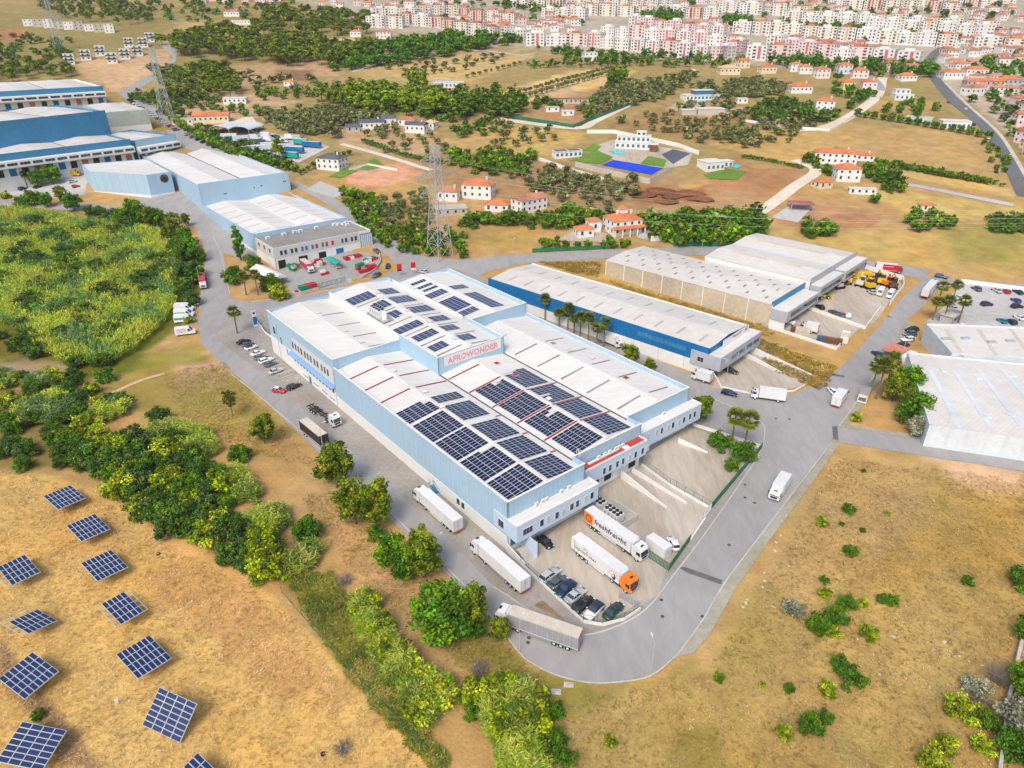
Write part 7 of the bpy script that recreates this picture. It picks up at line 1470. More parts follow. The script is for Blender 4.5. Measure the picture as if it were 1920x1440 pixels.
def house_at(p, rz, w, d, h, label, roof='hip', rm='terracotta', wm='white_wall', group=None, detail=True, chim=1, name='house', rise=None, cat='house'):
    t = thing(name, label, cat, p, rz, group); HOUSES.append(Vector(p))
    MB().box(-w / 2, -d / 2, -2.0, w / 2, d / 2, h).build('wall', M[wm], t)
    rise = rise or min(w, d) * .22
    if roof == 'flat':
        r = MB().box(-w / 2 - .25, -d / 2 - .25, h, w / 2 + .25, d / 2 + .25, h + .3).build('roof', M[rm], t)
    else: r = roof_hip(w, d, h, rise, gable_=(roof == 'gable')).build('roof', M[rm], t)
    for i in range(chim):
        x = w * (.28 - .5 * i); MB().box(x - .4, -.4, h, x + .4, .4, h + rise + .9).build('chimney', M['white_wall'], r)
    fl = max(1, int(h / 2.9)); wn = MB()
    for f in range(fl):
        z = h * (f + .55) / fl
        for face, ln, off in (('-y', w, d / 2), ('-x', d, w / 2), ('+x', d, w / 2)):
            n = max(1, int(ln / 3.4))
            for i in range(n):
                s = (i + .5) * ln / n - ln / 2
                if face == '-y': x, y = s, -off
                elif face == '-x': x, y = -off, s
                else: x, y = off, s
                if detail: window(t, x, y, z, 1.3, 1.4 if f or i else 2.0, face)
                elif face == '-y': wn.box(x - .6, y - .06, z - .65, x + .6, y, z + .65)
                elif face == '-x': wn.box(x - .06, y - .6, z - .65, x, y + .6, z + .65)
                else: wn.box(x, y - .6, z - .65, x + .06, y + .6, z + .65)
    if not detail: wn.build('windows', M['glass'], t)['kind'] = 'stuff'
    return t
def house(px, py, w, d, h, az, label, **k): return house_at(at(px, py), R(az), w, d, h, label, **k)
v = house(1166, 432, 15, 12, 6.4, 20, 'large villa with bright orange hipped roofs and roof tower', chim=2)
MB().box(-1.8, -1, 6, 1.8, 2.6, 10.6).build('tower', M['white_wall'], v); roof_hip(3.6, 3.6, 10.6, 1.4, .4).build('tower_roof', M['terracotta'], v).location = (0, .8, 0)
MB().hexa([(-8.6, -8.6, 3.0), (8.6, -8.6, 3.0), (8.6, -6, 3.6), (-8.6, -6, 3.6)], [(-8.6, -8.6, 3.2), (8.6, -8.6, 3.2), (8.6, -6, 3.9), (-8.6, -6, 3.9)]).build('porch_roof', M['terracotta'], v)
for x in (-8, -4, 0, 4, 8): MB().box(x - .25, -8.4, -1, x + .25, -7.9, 3).build('porch_pillar', M['white_wall'], v)
house(1094, 441, 8, 7, 3.6, 15, 'small white garage house with orange roof beside the orange villa', chim=0); house(1112, 432, 6, 6, 5.2, 15, 'small orange-roofed tower house behind the garage', chim=0)
house(992, 392, 17, 9, 6, 38, 'white two-storey house with weathered gable roof and solar tile', roof='gable', rm='terracotta_old'); house(898, 366, 16, 12, 6.6, -12, 'big white house with broad orange hipped roof'); house(843, 372, 11, 9, 4.5, -12, 'lower white house with orange roof beside the pylon'); house(932, 392, 12, 8, 3.2, -5, 'low outbuilding with bright orange hipped roof', chim=0)
house(845, 398, 16, 9, 2.6, 12, 'long low shed with pale flat roof beside the pylon', roof='flat', rm='concrete_wall', wm='concrete_wall', chim=0); house(624, 314, 15, 11, 6, -18, 'white house with dark slate hipped roof and lawns', rm='slate')
house(697, 240, 17, 8, 4.2, 14, 'white farmhouse with dark grey gable roof, long front', roof='gable', rm='slate'); house(662, 245, 9, 8, 3, 14, 'grey outbuilding at the left of the farmhouse', roof='gable', rm='slate', wm='concrete_wall', chim=0); house(729, 233, 10, 9, 4.5, 14, 'white wing with grey roof between the farmhouse and barn', roof='gable', rm='slate', chim=0); house(782, 247, 14, 8, 5, -16, 'white barn with grey gable roof and rows of small windows', roof='gable', rm='slate'); house(765, 233, 12, 8, 3.5, -16, 'orange-roofed cottage behind the white barn', chim=0); house(808, 240, 8, 8, 4, -20, 'ochre-roofed shed right of the white barn', rm='ochre', chim=0)
house(398, 228, 24, 9, 4.4, 12, 'long cream farm building with orange roof by the arched canopy', roof='gable', wm='cream', chim=0); house(443, 193, 17, 9, 3.8, 6, 'white flat-roofed bungalow with dark windows on the slope', roof='flat', rm='white_roof', chim=0); house(345, 232, 14, 6, 3.4, 8, 'pale pink flat shed beside the far pylon', roof='flat', rm='concrete_wall', wm='pink_wall', chim=0)
# arched metal canopies over the hay barn
cb = thing('barn', 'open barn with twin arched white metal roofs', 'barn', at(440, 253), R(-8))
for k in range(2):
    mb = MB(); y0, n = 0, 10
    for i in range(n):
        a0, a1 = math.pi * (.12 + .76 * i / n), math.pi * (.12 + .76 * (i + 1) / n); f = lambda a: (-7 + k * 14.2 - math.cos(a) * 7.6, 3.2 + math.sin(a) * 3.4)
        (xa, za), (xb, zb_) = f(a0), f(a1); mb.add([(xa, -7, za), (xb, -7, zb_), (xb, 16, zb_), (xa, 16, za), (xa, -7, za - .12), (xb, -7, zb_ - .12), (xb, 16, zb_ - .12), (xa, 16, za - .12)], [(0, 1, 2, 3), (7, 6, 5, 4), (0, 4, 5, 1), (2, 6, 7, 3)])
    mb.build('arched_roof', M['light_steel'], cb)
for x in (-13.5, 0, 14):
    for y in (-6.5, 4, 15): MB().box(x - .2, y - .2, -2, x + .2, y + .2, 4.6).build('post', M['teal'], cb)
MB().box(-13, 4, -1, 13, 15, 2.6).build('stored_bales', M['rust'], cb)
# modern villas
def volumes(label, px, py, az, boxes, name='villa', cat='villa'):
    t = thing(name, label, cat, at(px, py), R(az)); HOUSES.append(at(px, py))
    for (x0, y0, z0, x1, y1, z1, m) in boxes:
        MB().box(x0, y0, z0, x1, y1, z1).build('volume', M[m], t)
        if z1 - z0 > 2: MB().box(x0 - .25, y0 - .25, z1, x1 + .25, y1 + .25, z1 + .3).build('flat_roof', M['white_roof'], t)
        if z1 - z0 > 2 and m in ('white_wall', 'grey_wall'):
            n = 2 if name == 'terraced_house' else max(2, int((x1 - x0) / 3))
            for i in range(n): window(t, x0 + (i + .5) * (x1 - x0) / n, y0, z0 + (min(z1 - z0, 3.2)) * .55 if z0 > -1 else 1.6, 1.7, 1.9 if n > 2 else 1.4, '-y', gm='glass_blue' if n > 2 else 'glass')
            for i in range(max(1, int((y1 - y0) / 4))): window(t, x1, y0 + (i + .5) * (y1 - y0) / max(1, int((y1 - y0) / 4)), (z0 if z0 > -1 else 0) + 1.7, 1.8, 1.8, '+x', gm='glass_blue')
    return t
volumes('white modern villa with roof pavilion above the blue sports court', 1192, 276, -12, [(-13, -5, -2, 10, 6, 3.4, 'white_wall'), (-12, -4, 3.7, 9, 6, 6.8, 'white_wall'), (0, -1, 7.1, 6, 5, 9.4, 'white_wall'), (9, -8, -2, 14, -1, 3, 'rust')])
o = volumes('white pool house with dark solar roof beside the lawns', 1063, 293, 18, [(-9, -3, -2, 9, 3, 3.4, 'white_wall')]); MB().box(-8, -2.5, 3.72, -.5, 2.5, 3.85).box(.5, -2.5, 3.72, 8, 2.5, 3.85).build('solar_roof', M['pv2'], o)
volumes('white flat-roofed villa with terrace and small pool', 1338, 315, 18, [(-8, -5, -2, 4, 6, 4.2, 'white_wall'), (4, 0, -2, 13, 6, 3.2, 'white_wall')])
volumes('white modern villa under construction with glass upper floor', 1312, 186, 12, [(-14, -5, -2, 8, 6, 3.4, 'white_wall'), (-6, -3, 3.7, 10, 5, 6.6, 'glass_blue'), (8, -2, -2, 18, 4, 3, 'white_wall')])
volumes('grey concrete shell building on the construction site', 1330, 212, 4, [(-10, -4, -2, 10, 5, 3.2, 'concrete_wall'), (-22, -4, -2, -11, 3, 2.6, 'concrete_wall')], 'building', 'building')
volumes('white villa with red inset and stepped terraces in the village', 1690, 185, -8, [(-7, -6, -2, 7, 6, 3.4, 'white_wall'), (-6, -2, 3.7, 5, 6, 6.6, 'white_wall')])
volumes('white flat hall beside the tennis court near the dark road', 1788, 238, -12, [(-9, -5, -2, 9, 6, 4.2, 'white_wall')], 'hall', 'building')
volumes('white low villa with pool at the top of the poplar wood', 838, 163, 10, [(-12, -4, -2, 14, 5, 3.6, 'white_wall'), (-10, 2, 3.9, 4, 5, 5, 'grey_wall')])
def sheet(name, label, pts, m, up=.25, kind='structure'): return drape(name, [at(*p) for p in pts], M[m], up, label=label, kind=kind)
sheet('sports_court', None, [(1128, 310), (1150, 301), (1243, 316), (1221, 328)], 'court', .3); sheet('lawn', None, [(1070, 302), (1118, 282), (1150, 295), (1125, 308)], 'lawn', .2); sheet('lawn', None, [(1092, 283), (1112, 270), (1128, 275), (1118, 284)], 'lawn', .2); sheet('lawn', None, [(1200, 308), (1215, 293), (1250, 300), (1245, 314)], 'lawn', .22)
sheet('terrace', None, [(1110, 275), (1150, 262), (1300, 285), (1290, 310), (1246, 316), (1150, 300)], 'concrete', .12); sheet('terrace', None, [(1240, 290), (1262, 280), (1295, 288), (1262, 308)], 'slate', .18); sheet('pool', None, [(1140, 285), (1155, 281), (1176, 287), (1160, 291)], 'pool', .26); sheet('pool', None, [(1368, 312), (1380, 308), (1392, 312), (1380, 317)], 'pool', .26); sheet('lawn', None, [(1318, 328), (1362, 316), (1400, 322), (1382, 338), (1330, 336)], 'lawn', .2)
sheet('lawn', None, [(672, 318), (702, 296), (722, 312), (690, 320)], 'lawn', .2); sheet('lawn', None, [(615, 332), (645, 316), (672, 320), (640, 334)], 'lawn', .2); sheet('pool', None, [(1305, 192), (1318, 186), (1330, 188), (1316, 194)], 'pool', .3); sheet('sports_court', None, [(1690, 226), (1702, 216), (1752, 220), (1745, 230)], 'sage', .3); sheet('forecourt', None, [(1195, 446), (1204, 424), (1246, 428), (1262, 447), (1220, 452)], 'concrete_grey', .15); sheet('forecourt', None, [(1040, 452), (1090, 425), (1140, 440), (1140, 455)], 'concrete', .15)
sheet('concrete_pad', None, [(1446, 408), (1482, 384), (1524, 388), (1496, 418)], 'concrete_grey', .15); sheet('concrete_pad', None, [(574, 355), (600, 340), (655, 362), (625, 372)], 'concrete_grey', .15); sheet('court_yard', None, [(420, 235), (470, 215), (480, 228), (440, 242)], 'track', .15)
cn = thing('canopy', 'dusty red flat canopy over the concrete pad', 'canopy', at(1500, 392), R(-6)); MB().box(-6, -4, 3.2, 6, 4, 3.5).build('canopy_roof', mat('dusty_red', (.36, .12, .12), .8, .12), cn)
for x in (-5.5, 5.5):
    for y in (-3.6, 3.6): MB().box(x - .15, y - .15, -.5, x + .15, y + .15, 3.2).build('post', M['grey_panel'], cn)
cn = thing('canopy', 'faded red sheet canopy with white cabin beside the grey shed', 'canopy', at(1676, 668), TH); MB().box(-4, -3, 2.6, 4, 3, 2.8).build('canopy_roof', mat('faded_red', (.60, .22, .16), .8, .12), cn); MB().box(-3.5, -5.6, -.2, 3.5, -3.1, 2.4).build('cabin', M['white_wall'], cn)
for x in (-3.6, 3.6):
    for y in (-2.6, 2.6): MB().box(x - .08, y - .08, -.2, x + .08, y + .08, 2.6).build('post', M['metal'], cn)
gh = thing('gatehouse', 'grey gatehouse cabin between the palms of the car park', 'building', at(1780, 602), TH); MB().box(-4, -2, 0, 4, 2, 3).build('wall', M['grey_wall'], gh); MB().box(-4.4, -2.4, 3, 4.4, 2.4, 3.3).build('roof', M['concrete_wall'], gh); window(gh, 0, -2, 1.7, 5, 1.1, '-y', bars=3)
sheet_w = [('boundary_wall', 'white boundary wall round the villa with the blue court', [(1000, 297), (1060, 318), (1150, 345)], 2.0), ('boundary_wall', 'long white garden wall below the olive grove', [(1100, 250), (1150, 250), (1270, 275), (1310, 290)], 2.4), ('boundary_wall', 'grey wall along the lower side of the blue court', [(1078, 312), (1130, 325), (1218, 345), (1260, 322)], 3.0), ('boundary_wall', 'white wall between village gardens and the dry slope', [(1395, 228), (1480, 240), (1555, 246), (1610, 215)], 1.6), ('boundary_wall', 'pale wall along the path by the slate-roofed house', [(655, 320), (690, 310), (745, 320)], 1.2), ('boundary_wall', 'cream wall beside the orange villa forecourt', [(1220, 452), (1265, 450), (1262, 428)], 2.4), ('boundary_wall', 'white wall of the car park by the upper road', [(1800, 530), (1920, 545), (1990, 552)], 1.6), ('boundary_wall', 'white fence wall of the digger yard', [(1600, 497), (1692, 525), (1693, 540), (1668, 572)], 1.8), ('boundary_wall', 'white wall at the front of the digger yard', [(1515, 580), (1622, 617), (1650, 580)], 1.2), ('boundary_wall', 'low wall between scrap yard and golden grass', [(1440, 614), (1568, 656), (1590, 630)], 1.0)]
for n_, l_, pts, hh in sheet_w: lowwall(n_, l_, [at(*p) for p in pts], hh, .3, 'white_wall' if 'grey' not in l_ else 'concrete_wall')
screen('dark green windbreak fence in front of the orange villa', [at(*p) for p in ((998, 474), (1080, 470), (1160, 466))], 2.0, 'green_metal'); screen('dark green windbreak fence behind the beige warehouse', [at(*p) for p in ((1262, 462), (1330, 462), (1390, 464))], 2.2, 'green_metal'); screen('green windbreak along the country lane', [at(*p) for p in ((960, 222), (1075, 240), (1180, 198))], 2.4, 'green_metal')
# heaps of red earth
for i, (x, y, r, hh) in enumerate(((1205, 365, 9, 3.2), (1235, 358, 9, 3.8), (1262, 366, 8, 3.0), (1290, 362, 9, 3.6), (1312, 372, 8, 2.8), (1250, 376, 8, 2.2), (1345, 222, 6, 3), (1375, 215, 6, 2.6))):
    mb = MB(); rings = []; 
    for k in range(6):
        f = k / 5; rings.append([(math.cos(a) * r * (1 - f) * (1 + .18 * math.sin(a * 3 + i)) + .01 * k, math.sin(a) * r * .75 * (1 - f) * (1 + .2 * math.cos(a * 2 + i * 2)), -.3 + .55 * hh * (1 - (1 - f) ** 1.5) + .25 * math.sin(a * 5 + k)) for a in np.linspace(0, 2 * math.pi, 15)[:-1]])
    mb.loft(rings); tag(mb.build('earth_heap', M['soil'], None, True), (ORD + ['seventh', 'eighth'])[i] + ' red-brown earth heap from the left on the bare plots', 'earth heap', 'earth heaps').location = at(x, y)
# hillside houses and village
for i, (x, y) in enumerate(((132, 120), (163, 112), (190, 104), (212, 118), (236, 110), (260, 104), (243, 88), (270, 88), (282, 78))):
    t = volumes((ORD + ['seventh', 'eighth', 'ninth'])[i] + ' white terraced house with dark balconies in the new hillside row', x, y, 22, [(-4.5, -4, -2, 4.5, 5, 3, 'white_wall'), (-4.5, -2.5, 3.2, 4.5, 5, 6, 'white_wall'), (-4.5, -1, 6.2, 4.5, 5, 8.6, 'white_wall')], 'terraced_house', 'house'); t['group'] = 'new hillside houses'
    for z in (3.3, 6.3): MB().box(-4.6, -4.6, z, 4.2, -4.45, z + 1).build('balcony', M['dark'], t)
for i in range(9): house(55 + i * 19, 48 + i * 1.6, 10, 9, 7 + (i % 3), 20, (ORD + ['seventh', 'eighth', 'ninth'])[i] + ' grey-white unfinished house from the left along the upper slope', roof='flat', rm='concrete_wall', wm='concrete_wall' if i % 2 else 'white_wall', detail=False, chim=0, group='upper slope houses')
for x, y, w, d, h, az, l, kw in ((1563, 304, 24, 9, 6, -14, 'long white house with orange roof beside the track', {}), (1614, 299, 14, 6, 3, -14, 'low orange-roofed wing with chimney on the slope', {}), (1584, 335, 13, 11, 6.4, -5, 'white house with broad orange hip at the track fork', {}), (1540, 350, 9, 7, 3.2, 18, 'small cream house with orange roof below the track fork', dict(wm='cream', chim=0)), (1735, 392, 8, 5, 2.6, 8, 'tiny hut with red roof among the allotments', dict(chim=0)), (1615, 362, 14, 4, 2.6, -8, 'long white greenhouse shed by the allotments', dict(roof='flat', rm='white_roof', chim=0)),
        (1545, 205, 13, 10, 6.4, -18, 'white house with orange roof below the palms', {}), (1498, 172, 17, 12, 4.5, 0, 'long low house with wide orange hip', {}), (1585, 165, 11, 10, 5, 10, 'yellow villa with orange roof among trees', dict(wm='pale_yellow')), (1627, 165, 11, 9, 5, -8, 'pink house with orange roof by the village lane', dict(wm='pink_wall')), (1365, 138, 18, 11, 5, 4, 'peach house with flat-hipped roof at the lane end', dict(wm='cream', rm='ochre')), (1392, 126, 10, 9, 6, 14, 'cream house with steep orange gable', dict(roof='gable', wm='cream')), (1437, 136, 14, 10, 5, 8, 'cream house with long orange roof', dict(wm='cream')), (1490, 133, 10, 9, 6, -4, 'white and orange twin house, left half', {}), (1508, 137, 11, 9, 5.5, -4, 'white and orange twin house, right half', {}), (1538, 145, 12, 10, 7, 6, 'tall pink house with orange roof', dict(wm='pink_wall')), (1580, 137, 12, 10, 7, 2, 'pale blue-grey house with orange roof', dict(wm='light_steel')), (1610, 145, 13, 9, 6, -8, 'peach house with orange roof at the end of the row', dict(wm='pink_wall')), (1698, 150, 14, 10, 4, 5, 'white hall with orange roof near the road fork', {}),
        (1840, 168, 30, 9, 7, -4, 'long grey block with orange roof beside the dark road', dict(wm='grey_wall', chim=0)), (1885, 168, 18, 9, 8, -4, 'grey gabled block with rows of dark windows', dict(wm='grey_wall', chim=0)), (1780, 146, 18, 12, 5, 3, 'broad orange-roofed house at the road bend', {}), (1797, 130, 14, 11, 5, 6, 'orange-roofed house behind the bend', {}), (1825, 140, 20, 10, 5, 2, 'pale pink hall with low orange roof', dict(wm='pink_wall')), (1105, 112, 13, 10, 6.5, 12, 'white villa with arches near the town edge', dict(roof='flat', rm='white_roof', chim=0)), (545, 160, 9, 7, 3.2, -12, 'small cottage with orange roof in the dark fields', {}), (720, 72, 16, 10, 7, 3, 'dusty pink mansion among the trees', dict(wm='pink_wall', rm='terracotta_old')), (668, 68, 12, 9, 5, 0, 'orange-roofed house beside the mansion', {}), (437, 30, 20, 10, 5, 0, 'white and red house on the ridge', dict(rm='rose')), (450, 45, 28, 8, 4, 0, 'long white shed on the ridge', dict(roof='flat', rm='light_steel', chim=0)), (1064, 215, 9, 5, 2.8, 6, 'white hut in the scrapyard plot', dict(roof='flat', rm='white_roof', chim=0)), (1035, 208, 10, 6, 2.8, 6, 'grey hut in the scrapyard plot', dict(roof='flat', rm='concrete_wall', chim=0)), (1390, 192, 8, 6, 3, 0, 'white domed shed beside the village gardens', dict(roof='flat', rm='white_roof', chim=0))):
    house(x, y, w, d, h, az, l, detail=(y > 290), **kw)
sb = house(1075, 193, 42, 5, 3, -4, 'long dark-roofed stable row above the scrapyard', roof='flat', rm='wood', wm='concrete_wall', chim=0, detail=False)
# ------------------------------------------------------------------ the town on the slope
def block_proto(w, d, fl, wm, acc, seed):
    rr = random.Random(seed)
    def f():
        t = thing('apartment_block', 'x', 'apartment block'); H = fl * 2.9 + .6
        MB().box(-w / 2, -d / 2, -4, w / 2, d / 2, H).build('wall', M[wm], t)
        MB().box(-w / 2 - .2, -d / 2 - .2, H, w / 2 + .2, d / 2 + .2, H + .25).box(-w / 4, -d / 4, H + .25, w / 6, d / 4, H + 2.2).build('roof', M['town_white' if wm != 'town_cream' else 'terracotta_old'] if seed % 3 else M['town_tile'], t)
        wn, bl = MB(), MB(); n = int(w / 3.2)
        for k in range(fl):
            z = 1.7 + k * 2.9
            for i in range(n):
                x = (i + .5) * w / n - w / 2
                if abs(i - n // 2) < .5: continue
                if (i + seed) % 3 == 0: bl.box(x - 1.4, -d / 2 - 1.0, z - 1.2, x + 1.4, -d / 2 - .02, z - .2); wn.box(x - 1.1, -d / 2 - .07, z - .15, x + 1.1, -d / 2, z + 1.0)
                else: wn.box(x - .65, -d / 2 - .06, z - .7, x + .65, -d / 2, z + .7)
            for j in range(int(d / 4)):
                y = (j + .5) * d / int(d / 4) - d / 2
                for s in (-1, 1): wn.box(min(s * w / 2, s * (w / 2 + .06)), y - .6, z - .6, max(s * w / 2, s * (w / 2 + .06)), y + .6, z + .6)
        wn.build('windows', M['glass'], t)['kind'] = 'stuff'; bl.build('balconies', M[acc if seed % 2 else 'town_white'], t)['kind'] = 'stuff'
        x = (n // 2 + .5) * w / n - w / 2; MB().box(x - 1.1, -d / 2 - .12, .5, x + 1.1, -d / 2 - .01, H - .6).build('stair_strip', M[acc], t)
        return t
    return Proto(f)
M['town_white'] = mat('town_white', (.74, .715, .69), .9, .08); M['town_pink'] = mat('town_pink', (.72, .575, .56), .9, .08); M['town_cream'] = mat('town_cream', (.66, .60, .50), .9, .08); M['town_tile'] = mat('town_tile', (.55, .22, .12), .9, .2, .5)
BL = {'pink': [block_proto(17, 12, 4, 'town_pink', 'rose', 1), block_proto(15, 12, 4, 'town_white', 'rose', 2), block_proto(18, 12, 4, 'town_pink', 'town_pink', 3), block_proto(16, 12, 3, 'town_white', 'pink_wall', 4)],
      'white': [block_proto(18, 13, 4, 'town_white', 'cream', 5), block_proto(16, 13, 4, 'town_white', 'ochre', 6), block_proto(17, 13, 4, 'town_white', 'light_steel', 7)],
      'cream': [block_proto(20, 13, 4, 'town_cream', 'town_white', 8), block_proto(18, 13, 4, 'town_white', 'cream', 9), block_proto(20, 13, 4, 'town_white', 'cream', 10), block_proto(19, 13, 4, 'town_cream', 'rose', 11)]}
BW_ = {'pink': 17, 'white': 17.5, 'cream': 20}
def terrace(kind, p, q, label, group, sc=1.0, gap=0.0):
    a, b = at(*p), at(*q); L_ = (b - a).length; n = max(1, int(L_ / (BW_[kind] * sc + gap))); rz = heading(a, b); perp = Vector((-math.sin(rz), math.cos(rz), 0))
    for i in range(n):
        c_ = a.lerp(b, (i + .5) / n) + perp * random.uniform(-1.5, 1.5); c_.z = h1(c_.y)
        random.choice(BL[kind]).place(c_, rz, label, group, (sc * L_ / n / BW_[kind] / sc * random.uniform(.97, 1.0), 1, sc * random.uniform(.9, 1.1)))
for i, (k, p, q, l) in enumerate((('pink', (985, 84), (1100, 86), 'pink and white block in the terrace above the reed gardens'), ('pink', (1105, 84), (1330, 114), 'pink and white block in the long front terrace of the town'), ('pink', (1130, 64), (1390, 92), 'pink and white block in the second terrace behind the front row'), ('pink', (1335, 114), (1395, 94), 'pink block in the short terrace turning uphill'), ('pink', (1395, 110), (1480, 114), 'pink block right of the turning terrace'), ('pink', (1440, 90), (1600, 114), 'pink block in the terrace below the white flats'), ('pink', (1590, 110), (1725, 126), 'pink block at the right end of the front terraces'),
        ('white', (1375, 60), (1445, 66), 'white flats at the left end of the white rows'), ('white', (1440, 64), (1535, 72), 'white flats in the middle of the white rows'), ('white', (1530, 74), (1790, 88), 'white and sand flats in the long white row'), ('white', (1575, 42), (1870, 62), 'white flats in the upper white row'), ('white', (1470, 40), (1600, 46), 'white flats above the wooded strip'),
        ('cream', (690, 50), (760, 52), 'pale block with red roof at the left end of the town'), ('cream', (750, 44), (840, 52), 'pale block behind the left end of the town'), ('cream', (835, 58), (935, 74), 'sand-coloured block above the mansion wood'), ('white', (935, 68), (990, 80), 'white and pink block at the corner of the terraces'), ('cream', (860, 34), (970, 46), 'pale block in the red roofed quarter'), ('cream', (960, 14), (1060, 20), 'large cream slab on the top slope, left group'), ('cream', (1055, 26), (1225, 32), 'large cream slab on the top slope, centre group'), ('cream', (1250, 32), (1350, 34), 'large cream slab beside the wooded knoll'), ('cream', (1350, 20), (1430, 27), 'large cream slab above the wooded knoll'), ('cream', (1440, 27), (1510, 30), 'large cream slab left of the upper white row'), ('cream', (1550, 14), (1720, 22), 'cream slab with red roof on the top slope, right group'), ('cream', (1730, 22), (1800, 28), 'cream slab in the far right quarter'), ('cream', (1820, 92), (1925, 98), 'sand-coloured block right of the white rows'), ('white', (1100, 8), (1260, 10), 'white slab along the top edge'), ('white', (1300, 6), (1500, 8), 'white slab along the top edge, right of centre'), ('cream', (1000, 4), (1100, 6), 'pale slab along the top edge, left of centre'))):
    terrace(k, p, q, l, 'apartment blocks of row ' + l.split(' ', 1)[0] + ' ' + str(i), 1.0)
RH = [Proto(lambda k=k: house_at((0, 0, 0), 0, *((11, 9, 6), (9, 9, 5), (13, 9, 5.5), (10, 8, 7))[k], 'x', roof='gable' if k % 2 else 'hip', rm='town_tile' if k < 2 else 'terracotta_old', wm=('town_white', 'town_cream', 'town_white', 'town_pink')[k], detail=False, name='town_house')) for k in range(4)]
for poly, n, l in (([(830, 22), (1090, 38), (1100, 62), (880, 60)], 40, 'red-roofed house in the quarter left of the terraces'), ([(590, 2), (700, 6), (900, 0), (900, 18), (700, 32), (600, 15)], 20, 'red-roofed house along the top left edge of the town'), ([(1740, 78), (1930, 62), (1930, 126), (1760, 128)], 34, 'red-roofed house in the old quarter right of the white flats'), ([(1800, 150), (1930, 158), (1930, 185), (1830, 190)], 10, 'red-roofed house by the dark road bend'), ([(1895, 195), (1935, 190), (2010, 270), (2010, 340), (1930, 300)], 20, 'red-roofed terraced house along the dark road'), ([(1260, 47), (1430, 50), (1420, 64), (1290, 60)], 14, 'red-roofed house between the terraces and the knoll'), ([(1480, 78), (1580, 88), (1740, 104), (1500, 92)], 10, 'red-roofed house squeezed between pink and white rows'), ([(1240, 0), (1930, 0), (1930, 44), (1620, 30), (1240, 16)], 56, 'tiny red-roofed house along the top right edge'), ([(350, 0), (530, 0), (500, 20), (400, 14)], 10, 'red-roofed house on the ridge at top left'), ([(900, -12), (1300, -12), (1240, 0), (950, 2)], 20, 'tiny red-roofed house beyond the cream slabs'), ([(1640, 120), (1740, 130), (1730, 142), (1650, 138)], 5, 'red-roofed house below the right end of the terraces')):
    for p in scatter(poly, n, 11): random.choice(RH).place(p, R(random.choice((4, 12, -6, 94, 20))), l, l.replace('house', 'houses', 1), random.uniform(.85, 1.15))
# ---- groves, woods and garden trees of the middle distance
def grove(kind, poly, n, gap, h0, h1_, label, group=None, squash=1.0):
    for p in scatter(poly, n, gap):
        if any((p.x - q.x) ** 2 + (p.y + 4 - q.y) ** 2 < 130 for q in HOUSES): continue
        tree_at(kind, p, random.uniform(h0, h1_), label, group or label.split(' in ')[-1], squash)
def row(kind, pts, n, h0, h1_, label, group, squash=1.0):
    W = [at(*p) for p in pts]; seg = [(W[i + 1] - W[i]).length for i in range(len(W) - 1)]; tot = sum(seg)
    for k in range(n):
        s = tot * (k + .5) / n; i = 0
        while s > seg[i] and i < len(seg) - 1: s -= seg[i]; i += 1
        p = W[i].lerp(W[i + 1], s / seg[i]); p.z = h1(p.y); tree_at(kind, p, random.uniform(h0, h1_), label, group, squash)
grove('far_olive', [(480, 220), (560, 205), (660, 210), (800, 238), (830, 252), (700, 262), (560, 252)], 62, 5.5, 4.2, 6, 'grey-green olive tree in the dense grove behind the arched barn'); grove('far_olive', [(690, 260), (830, 250), (845, 300), (720, 290)], 16, 8, 4, 5.5, 'olive tree in the fenced orchard by the white barn'); grove('olive', [(668, 400), (800, 365), (805, 445), (700, 440)], 34, 6.5, 4.5, 6.5, 'olive tree in the grove left of the tall pylon'); grove('olive', [(940, 330), (1150, 345), (1190, 370), (1120, 400), (1000, 370)], 22, 8, 4, 6.5, 'olive tree in the scattered grove below the blue court')
grove('far_olive', [(940, 235), (1060, 255), (1000, 285), (920, 275)], 14, 7, 4, 6, 'olive tree in the dry meadow below the lane'); grove('far_olive', [(1150, 232), (1330, 188), (1500, 228), (1400, 262), (1340, 275)], 52, 7, 4, 5.5, 'olive tree in the slope grove above the modern villa'); grove('far_olive', [(1140, 165), (1300, 138), (1260, 172), (1130, 215), (1060, 222)], 44, 6.5, 4, 6, 'olive tree in the grove beside the country lane'); grove('far_olive', [(1290, 165), (1420, 150), (1490, 172), (1400, 188)], 40, 6, 4, 5.5, 'olive tree in the orchard below the cream houses')
row('far_olive', [(925, 192), (1030, 162), (1160, 128)], 24, 4, 5.2, 'olive tree in the upper of two straight rows', 'upper straight olive row'); row('far_olive', [(945, 197), (1050, 166), (1175, 131)], 24, 4, 5.2, 'olive tree in the lower of two straight rows', 'lower straight olive row'); row('far_round', [(1600, 218), (1700, 232), (1780, 246), (1860, 262)], 16, 4.5, 6, 'round tree in the straight row across the dry slope', 'round trees in a row'); row('far_olive', [(870, 148), (980, 120)], 10, 3, 4.5, 'small olive in the short row on the upper meadow', 'short upper olive row')
for p_, q_ in (((1315, 265), (1350, 240)), ((1345, 265), (1380, 240)), ((1375, 270), (1400, 245)), ((1475, 272), (1500, 240))): row('far_olive', [p_, q_], 5, 3, 4.2, 'low olive in the planted lines right of the villa wall', 'planted olive lines')
